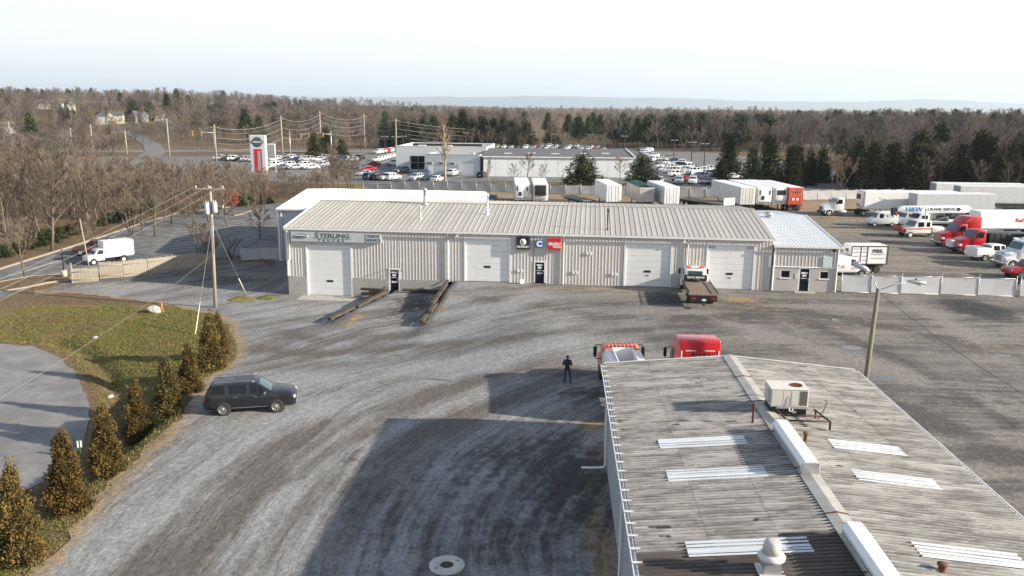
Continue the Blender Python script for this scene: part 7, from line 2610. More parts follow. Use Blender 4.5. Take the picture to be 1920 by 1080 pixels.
def house(px, py, w, d, hgt, deg, sid, roofm, label, wing=True):
    b = ground_at(px, py)
    t = thing('house', label, 'house', (b.x, b.y, b.z), math.radians(deg))
    t.scale = (.85, .85, .85)
    MB().box(-w / 2, w / 2, -d / 2, d / 2, -1, hgt).build('wall', sid, t)
    r = MB().prism([(-d / 2 - .4, hgt - .05), (0, hgt + d * .38), (d / 2 + .4, hgt - .05)], 'X', -w / 2 - .3, w / 2 + .3).build('roof', roofm, t)
    MB().box(w * .2, w * .2 + .8, 0.3, 1.1, hgt + d * .2, hgt + d * .38 + 1.2).build('chimney', M_rust, r)
    if wing:
        MB().prism([(-w * .25, -1), (-w * .25, hgt), (-w * .02, hgt + 2.4), (w * .2, hgt), (w * .2, -1)], 'Y', -d / 2 - 2.2, -d / 2 - .002).build('gable_wing', sid, t)
        MB().prism([(-w * .29, hgt - .2), (-w * .02, hgt + 2.6), (w * .24, hgt - .2), (w * .24, hgt + .05), (-w * .02, hgt + 2.9), (-w * .29, hgt + .05)], 'Y', -d / 2 - 2.5, -d / 2 + 1.5).build('wing_roof', roofm, t)
    y0 = -d / 2 - 2.24 if wing else -d / 2 - .04
    for (x, z) in ((-w * .14, 1.0), (w * .08, 1.0), (-w * .03, hgt - 1.6)):
        wd = MB().box(x - .55, x + .55, y0, y0 + .06, z, z + 1.3).build('window', M_white_clean, t)
        MB().box(x - .43, x + .43, y0 - .02, y0 - .002, z + .12, z + 1.18).build('pane', M_glass, wd)
    for x in (w * .36, -w * .4):
        wd = MB().box(x - .5, x + .5, -d / 2 - .04, -d / 2 + .02, 1.2, 2.5).build('window', M_white_clean, t)
        MB().box(x - .4, x + .4, -d / 2 - .06, -d / 2 - .045, 1.3, 2.4).build('pane', M_glass, wd)
    return t


house(212, 231, 13, 8, 5.0, 12, M_siding[0], M_shingle, 'cream gabled house with dark roof at the top of the hill road')
house(188, 232, 10, 8, 4.6, -50, M_siding[1], M_shingle, 'grey-sided house wing beside the cream gabled house', False)
house(123, 208, 11, 9, 6.0, 60, M_siding[2], M_shingle_b, 'small bright white gabled house among the hilltop trees')
house(78, 204, 11, 7, 4.2, 5, M_siding[2], M_shingle_b, 'low white house half hidden by hilltop trees', False)
house(262, 228, 9, 7, 4.5, -20, M_siding[1], M_shingle, 'grey house behind the hill road evergreens')
house(287, 222, 9, 7, 4.5, 15, M_siding[3], M_shingle_b, 'tan house farther along the wooded hill')
house(299, 226, 7, 6, 4.5, 35, M_siding[2], M_shingle, 'narrow white house beside the tan house', False)
house(905, 230, 12, 8, 5.0, 20, M_siding[2], M_shingle_b, 'distant white house in the valley woods', False)
house(1762, 272, 12, 8, 5.0, 20, M_siding[2], M_shingle, 'pale house glimpsed through the woods behind the trailers', False)
house(10, 250, 9, 7, 4.0, 20, M_siding[2], M_shingle_b, 'pale house low on the hill beyond the woods', False)

# ------------------------------------------------------------------ vegetation
def foliage_mat(name, cols, rough=0.8, trans=0.0, rand=0.25):
    n = NT(name)
    oi = n.n('ShaderNodeObjectInfo').outputs['Random']
    P = n.pos()
    a = n.noise(P, 0.9, 3, 0.6)
    b = n.attr('tint')
    c = n.mix(n.rng(b, 0.0, 0.5), cols[0], cols[1])
    c = n.mix(n.rng(b, 0.5, 1.0), c, cols[2])
    hs = n.n('ShaderNodeHueSaturation')
    n.l(n.rng(oi, 0, 1, 1 - rand, 1 + rand), hs.inputs['Value'])
    n.l(c, hs.inputs['Color'])
    fr = n.math('FRACT', n.math('MULTIPLY', oi, 7.31), 0)
    c = n.mix(1.0, hs.outputs['Color'], n.mix(fr, (1.07, .98, .88), (.90, .99, 1.06)), 'MULTIPLY')
    return n.done(c, rough, 0.15)


M_bark = mat('grey_brown_bark', (.125, .098, .075), .95, .25, 3, stretch=(2, 2, .5), objrand=.2)
M_bark_pale = mat('pale_sycamore_bark', (.36, .30, .22), .9, .2, 3, objrand=.15)
M_twig = foliage_mat('winter_twigs', ((0.1004, 0.0784, 0.0623), (0.157, 0.1232, 0.0958), (0.2385, 0.189, 0.1443)), .9, rand=.4)
M_twig_tan = foliage_mat('tan_winter_twigs', ((0.1256, 0.0952, 0.0659), (0.1883, 0.14, 0.0959), (0.2762, 0.217, 0.1498)), .9, rand=.2)
M_twig_red = foliage_mat('russet_leaves', ((.20, .05, .03), (.33, .09, .045), (.40, .14, .07)), .8, rand=.15)
M_twig_orange = foliage_mat('orange_brown_brush', ((.20, .10, .05), (.28, .15, .08), (.33, .2, .12)), .9, rand=.2)
M_needle = foliage_mat('dark_cedar_needles', ((.013, .019, .010), (.036, .044, .019), (.088, .085, .035)), .8, rand=.35)
M_needle_pine = foliage_mat('pine_needles', ((.018, .032, .015), (.038, .058, .024), (.075, .095, .036)), .8, rand=.25)
M_arbor = foliage_mat('winter_arborvitae', ((.042, .040, .015), (.11, .082, .027), (.215, .132, .046)), .8, rand=.14)
M_shrub = foliage_mat('evergreen_shrub', ((.012, .022, .010), (.03, .042, .014), (.07, .08, .03)), .8, rand=.2)


def mesh_np(name, V, Ftri, material, tint=None, smooth=False):
    me = bpy.data.meshes.new(name)
    V = np.asarray(V, np.float32)
    F = np.asarray(Ftri, np.int32)
    me.vertices.add(len(V))
    me.vertices.foreach_set('co', V.ravel())
    me.loops.add(F.size)
    me.loops.foreach_set('vertex_index', F.ravel())
    me.polygons.add(len(F))
    me.polygons.foreach_set('loop_start', np.arange(0, F.size, F.shape[1], dtype=np.int32))
    me.polygons.foreach_set('loop_total', np.full(len(F), F.shape[1], np.int32))
    me.update(calc_edges=True)
    if material:
        me.materials.append(material)
    if tint is not None:
        fattr(me, 'tint', tint)
    return me


def rand_unit(r, n):
    v = r.normal(size=(n, 3))
    return v / np.linalg.norm(v, axis=1)[:, None]


def bare_tree(seed, H=10.0, spread=0.9, limbs=11, subs=6, subs2=5, twigs=6, trunk_frac=0.35, up=0.55, twig_len=0.75, lean=0.05, width=1.0, multi=1):
    """Leafless tree: tube trunk and limbs, thousands of thin twig blades. Returns (trunk MB, twig V, F, tint)."""
    r = random.Random(seed)
    nr = np.random.default_rng(seed)
    tb = MB()
    seg3 = []

    def branch(p, d, L, r0, lev):
        n = 4 if lev < 2 else 3
        pts, rad = [p.copy()], [r0]
        q, dd = p.copy(), d.copy()
        for i in range(n):
            dd = (dd + Vector((r.uniform(-1, 1), r.uniform(-1, 1), r.uniform(-.5, .9))) * (.16 if lev else .07)).normalized()
            q = q + dd * (L / n)
            pts.append(q.copy())
            rad.append(r0 * (1 - .8 * (i + 1) / n) if lev else r0 * (1 - .62 * (i + 1) / n))
        if lev <= 2:
            tb.path(pts, rad, (7, 5, 3)[lev])
        else:
            for a, b, ra, rb in zip(pts[:-1], pts[1:], rad[:-1], rad[1:]):
                seg3.append((a, b, max(ra, .008)))
        return pts

    def along(pts, t):
        k = min(int(t * (len(pts) - 1)), len(pts) - 2)
        f = t * (len(pts) - 1) - k
        return pts[k].lerp(pts[k + 1], f), (pts[k + 1] - pts[k]).normalized()

    tw_p, tw_d, tw_l = [], [], []
    stems = [(Vector((0, 0, 0)), Vector((lean * r.uniform(-1, 1), lean * r.uniform(-1, 1), 1)).normalized())]
    if multi > 1:
        stems = [(Vector((r.uniform(-.25, .25), r.uniform(-.25, .25), 0)), Vector((r.uniform(-.45, .45), r.uniform(-.45, .45), 1)).normalized()) for _ in range(multi)]
    for (p0, d0) in stems:
        tp = branch(p0, d0, H * .86, H * .018 / (multi ** .4), 0)
        nl = max(3, limbs // multi)
        for i in range(nl):
            t = trunk_frac + (1 - trunk_frac) * (i + r.random() * .8) / nl
            t = min(t, .97)
            p, d = along(tp, t)
            az = i * 2.4 + r.uniform(-.5, .5)
            out = Vector((math.cos(az), math.sin(az), 0))
            dirn = (out * spread + Vector((0, 0, up + .45 * t)) + d * .2).normalized()
            L = H * .42 * (1.12 - t * .72) * r.uniform(.8, 1.2) * width
            lp = branch(p, dirn, L, H * .0085 * (1.2 - .7 * t), 1)
            for j in range(subs):
                u = .25 + .75 * (j + r.random()) / subs
                p2, d2 = along(lp, min(u, .98))
                d2 = (d2 + Vector((r.uniform(-1, 1), r.uniform(-1, 1), r.uniform(-.25, 1))) * .75).normalized()
                L2 = L * .42 * r.uniform(.7, 1.25) * (1.15 - .5 * u)
                bp2 = branch(p2, d2, L2, H * .0036, 2)
                for k in range(subs2):
                    w = .2 + .8 * (k + r.random()) / subs2
                    p3, d3 = along(bp2, min(w, .98))
                    d3 = (d3 + Vector((r.uniform(-1, 1), r.uniform(-1, 1), r.uniform(-.2, 1))) * .7).normalized()
                    L3 = L2 * .5 * r.uniform(.7, 1.2)
                    q3 = branch(p3, d3, L3, H * .0016, 3)
                    for m in range(twigs):
                        pp, d4 = along(q3, r.uniform(.1, .99))
                        tw_p.append(pp)
                        tw_d.append((d4 + Vector((r.uniform(-1, 1), r.uniform(-1, 1), r.uniform(-.2, 1))) * .8).normalized())
                        tw_l.append(twig_len * r.uniform(.5, 1.2) * H / 10)
    V, F, T = [], [], []
    o = 0
    for a, b, w in seg3:
        d = (b - a)
        s = d.cross(Vector((r.uniform(-1, 1), r.uniform(-1, 1), r.uniform(-1, 1)))).normalized() * w * 1.3
        V += [a - s, a + s, b]
        F.append((o, o + 1, o + 2))
        T += [.1] * 3
        o += 3
    P, D, L = np.array([tuple(p) for p in tw_p]), np.array([tuple(d) for d in tw_d]), np.array(tw_l)
    side = np.cross(D, rand_unit(nr, len(D)))
    side /= np.linalg.norm(side, axis=1)[:, None] + 1e-9
    side *= (.011 * H / 10 * nr.uniform(.7, 1.4, len(D)))[:, None]
    tip = P + D * L[:, None]
    TV = np.stack([P - side, P + side, tip], 1).reshape(-1, 3)
    n3 = len(TV) // 3
    TF = np.arange(n3 * 3).reshape(-1, 3) + o
    V = np.array([tuple(v) for v in V]).reshape(-1, 3)
    VV = np.concatenate([V, TV]) if len(V) else TV
    FF = np.concatenate([np.array(F).reshape(-1, 3), TF]) if len(V) else TF
    TT = np.concatenate([T, np.repeat(nr.uniform(.15, 1, n3), 3)])
    return tb, VV, FF, TT


def leaf_cloud(nr, C, out, n_each, size, flat=0.5, droop=0.0, aspect=2.2):
    """Small leaf blades around clump centres C facing outwards."""
    n = len(C) * n_each
    c = np.repeat(C, n_each, 0) + nr.normal(size=(n, 3)) * size * .9
    d = np.repeat(out, n_each, 0) + nr.normal(size=(n, 3)) * .7
    d[:, 2] -= droop
    d /= np.linalg.norm(d, axis=1)[:, None]
    s = np.cross(d, rand_unit(nr, n))
    s /= np.linalg.norm(s, axis=1)[:, None] + 1e-9
    ln = size * nr.uniform(.6, 1.5, n)
    wd = ln / aspect
    a = c - s * wd[:, None] * .5
    b = c + s * wd[:, None] * .5
    t = c + d * ln[:, None]
    V = np.stack([a, b, t], 1).reshape(-1, 3)
    F = np.arange(n * 3).reshape(-1, 3)
    tint = np.clip(np.repeat(nr.uniform(0, 1, len(C)), n_each) * .75 + nr.uniform(-.1, .35, n), 0, 1)
    return V, F, np.repeat(tint, 3)


def conifer(seed, H, W, clumps=420, per=9, leaf=.28, shape=1.0, base=.06, lumps=.28, material=None, name='crown', droop=0.0, aspect=2.2):
    """Dense evergreen crown: leaf blades in clumps through a lumpy cone, plus a short trunk."""
    nr = np.random.default_rng(seed)
    t = 1 - np.sqrt(nr.uniform(0, 1, clumps)) if shape >= .8 else nr.uniform(0, 1, clumps) ** 1.2
    t = np.clip(t, 0, 1)
    az = nr.uniform(0, 2 * np.pi, clumps)
    prof = (1 - t) ** (.75 / max(shape, .3)) * np.minimum(1, (t + .08) * 7)
    ph = nr.uniform(0, 6.28, 4)
    lump = 1 + lumps * (np.sin(az * 3 + ph[0] + t * 9) * .5 + np.sin(az * 5 + ph[1] - t * 14) * .35 + np.sin(t * 25 + ph[2] + az) * .35)
    rad = W / 2 * prof * lump * nr.uniform(.55, 1.0, clumps) ** .5
    z = H * (base + (1 - base) * t)
    C = np.stack([rad * np.cos(az), rad * np.sin(az), z], 1)
    out = np.stack([np.cos(az), np.sin(az), np.full(clumps, .55)], 1)
    V, F, T = leaf_cloud(nr, C, out, per, leaf, droop=droop, aspect=aspect)
    tb = MB().path([(0, 0, -.2), (0, 0, H * .5), (0, 0, H * .93)], [H * .02, H * .012, .01], 6)
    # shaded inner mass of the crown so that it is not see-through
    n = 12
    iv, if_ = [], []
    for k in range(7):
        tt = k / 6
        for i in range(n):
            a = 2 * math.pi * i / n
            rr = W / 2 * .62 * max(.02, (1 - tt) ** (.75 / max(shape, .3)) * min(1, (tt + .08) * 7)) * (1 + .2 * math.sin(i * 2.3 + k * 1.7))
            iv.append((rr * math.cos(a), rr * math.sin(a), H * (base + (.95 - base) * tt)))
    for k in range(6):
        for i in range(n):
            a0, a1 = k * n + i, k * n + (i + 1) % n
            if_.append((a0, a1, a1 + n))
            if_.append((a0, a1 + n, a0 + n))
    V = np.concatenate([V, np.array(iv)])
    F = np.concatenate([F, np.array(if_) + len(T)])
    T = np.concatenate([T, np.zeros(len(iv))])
    return tb, V, F, T


def tree_proto(name, label, cat, tb, V, F, T, bark, leaf, group=None):
    t = thing(name, label, cat, group=group)
    tb.build('trunk', bark, t, fix=False)
    link('crown', mesh_np('crown', V, F, leaf, T), t)
    return t


class Grove:
    """Copies of a few tree forms; each copy is a thing of its own with trunk and crown."""

    def __init__(self, protos):
        self.p, self.used = protos, [False] * len(protos)

    def put(self, i, loc, scale=1.0, rz=0.0, label=None, group=None, name=None):
        i %= len(self.p)
        if not self.used[i]:
            self.used[i] = True
            o = self.p[i]
        else:
            o = copy_tree(self.p[i])
        place(o, loc, rz, label, scale)
        if group:
            o['group'] = group
        if name:
            o.name = name
        return o


# --- the row of brownish conifers along the yard edge
arb = []
for s in range(3):
    tb, V, F, T = conifer(100 + s, 4.0, 1.5, clumps=640, per=22, leaf=.105, shape=.84, base=.02, lumps=.5, droop=-.5, aspect=1.8)
    arb.append(tree_proto('conifer', 'x', 'conifer', tb, V, F, T, M_bark, M_arbor))
AG = Grove(arb)
spots = [(38, 1052, 4.2, 'bushy brown-green conifer at the end of the row nearest the turning circle verge'),
         (130, 958, 3.95, 'brown-green conifer next to the green marker post, second along the row'),
         (203, 890, 3.7, 'brown-green conifer between the marker post and the middle of the row'),
         (262, 830, 3.75, 'brown-green conifer in the middle of the row along the gravel edge'),
         (318, 780, 3.75, 'slim brown-green conifer whose shadow side faces the dark grey SUV tail'),
         (358, 736, 3.35, 'short brown-green conifer just behind the dark grey SUV'),
         (398, 694, 4.3, 'tall brown-green conifer at the foot of the utility pole'),
         (412, 668, 3.6, 'brown-green conifer hidden against the tall one by the utility pole')]
for i, (px, py, hh, lab) in enumerate(spots):
    p = ground_at(px, py)
    AG.put(i, (p.x, p.y, p.z - .05), hh / 4.0, i * 1.9, lab, 'brown-green conifers along the gravel edge')

# --- bare deciduous forms
bare = []
for s, kw in enumerate([dict(H=9.5, spread=1.15, up=.35, lean=.15), dict(H=10.5, spread=.95, up=.5, lean=.12), dict(H=8.0, spread=1.3, trunk_frac=.2, up=.3, lean=.2), dict(H=9.0, spread=1.0, multi=4, limbs=20, up=.35), dict(H=11.0, spread=.9, up=.55, width=1.05, trunk_frac=.25, lean=.12)]):
    tb, V, F, T = bare_tree(20 + s, limbs=kw.pop('limbs', 12), subs=6, subs2=5, twigs=8, twig_len=.62, **kw)
    bare.append(tree_proto('bare_tree', 'x', 'tree', tb, V, F, T, M_bark, M_twig))
BG = Grove(bare)
WOODS = [(-136, 92), (-64, 97), (-56, 106), (-47, 121), (-41, 131), (-34, 152), (-33, 182), (-48, 192), (-74, 205), (-100, 232), (-128, 236), (-134, 280), (-250, 283), (-250, 200)]
rw = random.Random(21)
pts = []
tries = 0
while len(pts) < 285 and tries < 40000:
    tries += 1
    x, y = rw.uniform(-230, -30), rw.uniform(92, 272)
    if abs(x) > y * .66 + 6:
        continue
    d, ins = poly_dist(np.array([x]), np.array([y]), WOODS)
    if not ins[0] or d[0] < 1.0:
        continue
    if any((x - q[0]) ** 2 + (y - q[1]) ** 2 < 2.8 ** 2 for q in pts):
        continue
    pts.append((x, y))
for i, (x, y) in enumerate(pts):
    k5 = rw.randrange(5)
    H5 = (9.5, 10.5, 8.0, 9.0, 11.0)[k5]
    # the thicket is lower where the highway and the pylon show above it
    f_ = (y * _c + 10 * _s)
    pxx = 960 + x / f_ * FOCAL
    lim = 268 if pxx < 110 else 290 if pxx < 330 else 297 if pxx < 462 else 313 if pxx < 512 else 309 if pxx < 590 else 290
    r0_ = ray(pxx, lim + rw.uniform(0, 34))
    zmax = CAM_H + r0_[2] * y / r0_[1] - hz(x, y)
    sc = max(.3, min(rw.uniform(.7, 1.08), zmax / H5))
    BG.put(k5, (x, y, hz(x, y) - .1), sc, rw.uniform(0, 6.28), 'leafless grey-brown tree in the thicket beyond the parking lot', 'bare trees of the thicket')
# undergrowth of the thicket: brush nobody could count
tb, V, F, T = bare_tree(55, H=3.2, spread=1.1, limbs=14, subs=5, subs2=4, twigs=6, trunk_frac=.1, multi=5, twig_len=1.4)
VV, FF, TT = [], [], []
base_v = np.concatenate([V]) 
off = 0
sel = np.arange(len(F))
for k in range(600):
    for _ in range(50):
        x, y = rw.uniform(-230, -30), rw.uniform(92, 281)
        d, ins = poly_dist(np.array([x]), np.array([y]), WOODS)
        if ins[0] and abs(x) < y * .66 + 6:
            break
    a = rw.uniform(0, 6.28)
    s = rw.uniform(.6, 1.3)
    pick = nrng.choice(len(F), 800, replace=False)
    f = F[pick]
    v = V[f.ravel()] * s
    ca, sa = math.cos(a), math.sin(a)
    v = np.stack([v[:, 0] * ca - v[:, 1] * sa + x, v[:, 0] * sa + v[:, 1] * ca + y, v[:, 2] + hz(x, y) - .1], 1)
    VV.append(v)
    FF.append(np.arange(len(v)).reshape(-1, 3) + off)
    TT.append(T[f.ravel()])
    off += len(v)
ub = link('undergrowth', mesh_np('undergrowth', np.concatenate(VV), np.concatenate(FF), M_twig_tan, np.concatenate(TT)))
stuff(ub)
tag(ub, 'tangled brown undergrowth between the bare thicket trees', 'undergrowth')

# --- single bare trees
pale = tree_proto('pale_tree', 'x', 'tree', *bare_tree(71, H=11.5, spread=.55, limbs=18, subs=5, subs2=4, twigs=5, trunk_frac=.25, up=.9, width=.62, twig_len=.6), M_bark_pale, M_twig_tan)
PG = Grove([pale])
for (px, py, hh, lab) in [(835, 343, 15.0, 'tall pale bare tree on the grass beside the dealership service block'), (399, 392, 8.5, 'slender pale bare tree behind the utility pole crossarm'), (915, 343, 6.0, 'slim bare sapling at the corner of the white warehouse'),
                          (1437, 255, 14.0, 'pale bare tree standing out of the dark woodland')]:
    p = ground_at(px, py)
    PG.put(0, p, hh / 11.5, px, lab)
for (i, px, py, hh, lab) in [(0, 988, 341, 7.0, 'rounded bare tree in front of the long white warehouse'), (2, 965, 343, 4.6, 'low bare tree beside the rounded one before the warehouse'), (2, 1016, 342, 4.4, 'low spreading bare tree before the middle of the warehouse'),
                             (0, 1163, 341, 6.2, 'bare tree between the two dark spreading conifers'), (2, 488, 448, 5.0, 'small bare tree at the edge of the striped parking bays'), (1, 47, 521, 6.5, 'thin bare street tree on the verge island'),
                             (1, 1860, 352, 13.0, 'broad bare tree with forked trunk rising behind the long trailers'), (0, 640, 372, 9.0, 'pale twiggy tree at the corner of the dealership lot'), (3, 660, 356, 8.0, 'multi-stemmed twiggy bush by the dealership lot corner'), (0, 620, 340, 9.5, 'greyish bare tree near the dealership entrance')]:
    p = ground_at(px, py)
    BG.put(i, p, hh / (9.5, 10.5, 8.0, 9.0, 11.0)[i], px * .7, lab, 'lone bare trees')
bush = tree_proto('bare_bush', 'x', 'shrub', *bare_tree(81, H=4.6, spread=1.1, limbs=22, subs=6, subs2=4, twigs=5, trunk_frac=.08, multi=7, twig_len=.9), M_bark, M_twig)
UG = Grove([bush])
p = ground_at(378, 489)
UG.put(0, p, 1.15, 0, 'large many-stemmed bare bush behind the wooden fence', 'bare bushes')
for (px, py, s, lab) in [(432, 488, .7, 'low bare bush at the end of the wooden fence'), (600, 365, 1.3, 'brown twiggy bush on the bank behind the white-roofed shed'), (655, 352, 1.5, 'wide brown bush at the corner of the dealership grass'), (560, 372, 1.2, 'brown bush behind the ridge of the white roof')]:
    UG.put(0, ground_at(px, py), s, px, lab, 'bare bushes')
red = tree_proto('russet_tree', 'small tree with russet red leaves on the parking lot kerb island', 'tree', *bare_tree(91, H=4.0, spread=.8, limbs=12, subs=5, subs2=4, twigs=6, trunk_frac=.35, twig_len=.55), M_bark, M_twig_red)
nr_ = np.random.default_rng(5)
az = nr_.uniform(0, 6.28, 140)
rr_ = nr_.uniform(.2, 1.0, 140) ** .6
zz_ = nr_.uniform(-1, 1, 140)
C = np.stack([np.cos(az) * rr_ * 1.05, np.sin(az) * rr_ * 1.05, 2.75 + zz_ * 1.05 * np.sqrt(1 - rr_ ** 2 * .6)], 1)
V, F, T = leaf_cloud(nr_, C, np.stack([np.cos(az), np.sin(az), zz_], 1), 9, .22)
link('leaves', mesh_np('leaves', V, F, M_twig_red, T), red)
place(red, at(436, 403, -1.55))

# --- dark shrubs along the far kerb of the lot
shr = tree_proto('kerb_shrub', 'x', 'shrub', *conifer(300, 1.5, 2.6, clumps=260, per=9, leaf=.24, shape=.45, base=.0, lumps=.3), M_bark, M_shrub)
SG = Grove([shr])
rs_ = random.Random(8)
for (px, py) in [(8, 482), (30, 476), (50, 468), (72, 462), (95, 454), (112, 447), (130, 441), (148, 435), (190, 424), (208, 418), (222, 413), (243, 405), (262, 400), (276, 396), (452, 385), (470, 384), (492, 382), (505, 381)]:
    p = ground_at(px, py)
    SG.put(0, p, rs_.uniform(.75, 1.15), rs_.uniform(0, 6), 'dark green shrub along the far kerb of the parking lot', 'dark kerb shrubs')

# --- evergreens
ced = []
for s, kw in enumerate([dict(H=10, W=5.4, shape=.75), dict(H=10, W=4.4, shape=.95), dict(H=10, W=6.4, shape=1.25)]):
    tb, V, F, T = conifer(400 + s, clumps=520, per=9, leaf=.5, base=.03, lumps=.75, **kw)
    ced.append(tree_proto('cedar', 'x', 'tree', tb, V, F, T, M_bark, M_needle))
CG = Grove(ced)
for (px, py, hh, w, lab) in [(1092, 352, 7.6, 1.25, 'broad dark conifer standing before the warehouse by the fence'), (1203, 351, 7.4, 1.1, 'dark conifer beside the car lot and the tarpaulin trailer')]:
    p = ground_at(px, py)
    o = CG.put(2, p, 1.0, px, lab, 'broad dark conifers by the fence')
    o.scale = (hh / 10 * w * 1.15, hh / 10 * w * 1.15, hh / 10)
re_ = random.Random(31)
line = []
for k in range(58):
    x = 66 + k * 1.75 + re_.uniform(-1.2, 1.2)
    y = 186 - max(0, (x - 70)) * .12 + re_.uniform(-6, 16)
    if x < 74:
        y += 8
    line.append((x, y, re_.uniform(6.5, 12.0)))
for (px, py, hh) in [(1352, 338, 5.5), (1365, 332, 10.5), (1408, 352, 8.5), (1440, 348, 11.0), (1480, 354, 9.0)]:
    p = ground_at(px, py)
    line.append((p.x, p.y, hh))
for (x, y, hh) in line:
    CG.put(re_.randrange(3), (x, y, hz(x, y) - .1), hh / 10, re_.uniform(0, 6), 'dark cedar in the dense evergreen belt behind the yard fence', 'cedars behind the yard fence')
for (px, py, hh) in [(725, 278, 10), (742, 276, 12), (758, 279, 11), (776, 277, 12), (795, 276, 13), (812, 274, 14), (848, 274, 14), (868, 274, 15), (884, 274, 13), (905, 275, 14), (925, 275, 13), (945, 276, 14), (962, 277, 12), (985, 276, 12), (1035, 272, 10), (590, 300, 9), (612, 288, 10), (640, 300, 7)]:
    p = ground_at(px, py)
    CG.put(re_.randrange(3), p, hh / 10, re_.uniform(0, 6), 'dark evergreen in the clump behind the dealership lot', 'evergreens behind the dealership')
for (px, py, hh) in [(395, 232, 11), (408, 236, 13), (130, 235, 9), (118, 232, 8), (140, 236, 8), (250, 222, 12), (285, 226, 12), (315, 222, 14), (335, 222, 12), (498, 226, 12), (512, 224, 13), (520, 226, 11), (560, 222, 10), (685, 214, 9)]:
    p = ground_at(px, py)
    CG.put(re_.randrange(3), p, hh / 10, re_.uniform(0, 6), 'dark evergreen among the houses on the wooded hill', 'evergreens on the hill')

for k in range(34):
    x = 68 + k * 3.0 + re_.uniform(-1.5, 1.5)
    y = 178 - max(0, x - 70) * .1 + re_.uniform(-2, 22)
    BG.put(re_.randrange(5), (x, y, hz(x, y) - .1), re_.uniform(.6, 1.05), re_.uniform(0, 6), 'bare tree mixed into the evergreen belt behind the yard fence', 'bare trees behind the yard fence')
for (px, py, sc) in [(250, 238, .8), (270, 240, .9), (284, 238, .75), (302, 238, .9), (176, 240, .7), (232, 238, .5), (100, 222, .8), (60, 216, .8), (88, 214, .7), (135, 216, .8), (30, 262, .6), (320, 236, 1.0)]:
    p = ground_at(px, py)
    BG.put(re_.randrange(5), p, sc, re_.uniform(0, 6), 'bare tree in front of the hillside houses', 'bare trees by the houses')

# --- far woodland: reads as one mass
src = bpy.data.collections.new('woodland_forms')


def form(name, V, F, T, m, tb=None, bark=None):
    me = mesh_np(name, V, F, m, T)
    if tb is not None:
        o2 = len(me.vertices)
        bm = bmesh.new()
        bm.from_mesh(me)
        lay = bm.verts.layers.float.get('tint')
        vs = [bm.verts.new(v) for v in tb.v]
        for v in vs:
            v[lay] = .2
        for f in tb.f:
            try:
                nf = bm.faces.new([vs[i] for i in f])
            except ValueError:
                pass
        bm.to_mesh(me)
        bm.free()
    o = bpy.data.objects.new(name, me)
    return o


def make_coll(name, objs):
    c = bpy.data.collections.new(name)
    for o in objs:
        c.objects.link(o)
    return c


M_twig_far = foliage_mat('far_winter_twigs', ((0.0937, 0.0795, 0.073), (0.1432, 0.1207, 0.1079), (0.2148, 0.1818, 0.158)), .9, rand=.45)
forms_b = []
for s, kw in enumerate([dict(H=15, spread=1.1, up=.4), dict(H=16, spread=.9, up=.5), dict(H=14, spread=1.1, multi=2, limbs=16)]):
    tb, V, F, T = bare_tree(500 + s, limbs=kw.pop('limbs', 13), subs=5, subs2=4, twigs=6, trunk_frac=.4, twig_len=.6, lean=.1, **kw)
    forms_b.append(form('wood_form', V, F, T, M_twig_far, tb))
forms_e = []
for s in range(2):
    tb, V, F, T = conifer(600 + s, 15, 7.5, clumps=300, per=9, leaf=.8, shape=.6, base=.3, lumps=.45)
    forms_e.append(form('pine_form', V, F, T, M_needle_pine, tb))
COLL_B, COLL_E = make_coll('bare_forms', forms_b), make_coll('evergreen_forms', forms_e)


def woodland(name, label, pts, coll, smin, smax, seed):
    V = np.array([(x, y, hz(x, y) - .3) for x, y in pts], np.float32)
    me = bpy.data.meshes.new(name)
    me.vertices.add(len(V))
    me.vertices.foreach_set('co', V.ravel())
    o = link(name, me)
    ng = bpy.data.node_groups.new(name, 'GeometryNodeTree')
    ng.interface.new_socket('Geometry', in_out='INPUT', socket_type='NodeSocketGeometry')
    ng.interface.new_socket('Geometry', in_out='OUTPUT', socket_type='NodeSocketGeometry')
    gi, go = ng.nodes.new('NodeGroupInput'), ng.nodes.new('NodeGroupOutput')
    ip = ng.nodes.new('GeometryNodeInstanceOnPoints')
    ci = ng.nodes.new('GeometryNodeCollectionInfo')
    ci.inputs['Collection'].default_value = coll
    ci.inputs['Separate Children'].default_value = True
    ci.inputs['Reset Children'].default_value = True
    rr = ng.nodes.new('FunctionNodeRandomValue')
    rr.data_type = 'FLOAT_VECTOR'
    rr.inputs['Max'].default_value = (0.06, 0.06, 6.28)
    rr.inputs['Seed'].default_value = seed
    rs = ng.nodes.new('FunctionNodeRandomValue')
    rs.data_type = 'FLOAT'
    rs.inputs[2].default_value = smin
    rs.inputs[3].default_value = smax
    rs.inputs['Seed'].default_value = seed + 1
    ip.inputs['Pick Instance'].default_value = True
    ng.links.new(gi.outputs[0], ip.inputs['Points'])
    ng.links.new(ci.outputs[0], ip.inputs['Instance'])
    ng.links.new(rr.outputs[0], ip.inputs['Rotation'])
    ng.links.new(rs.outputs[1], ip.inputs['Scale'])
    ng.links.new(ip.outputs[0], go.inputs[0])
    md = o.modifiers.new('woodland', 'NODES')
    md.node_group = ng
    stuff(o)
    return tag(o, label, 'woodland')


def scatter(n, fn, keep, seed):
    r = random.Random(seed)
    out = []
    k = 0
    while len(out) < n and k < n * 60:
        k += 1
        x, y = fn(r)
        if abs(x) > y * .9 + 40:
            continue
        if keep(x, y):
            out.append((x, y))
    return out


HRP = [Vector((p.x, p.y)) for p in _hr]


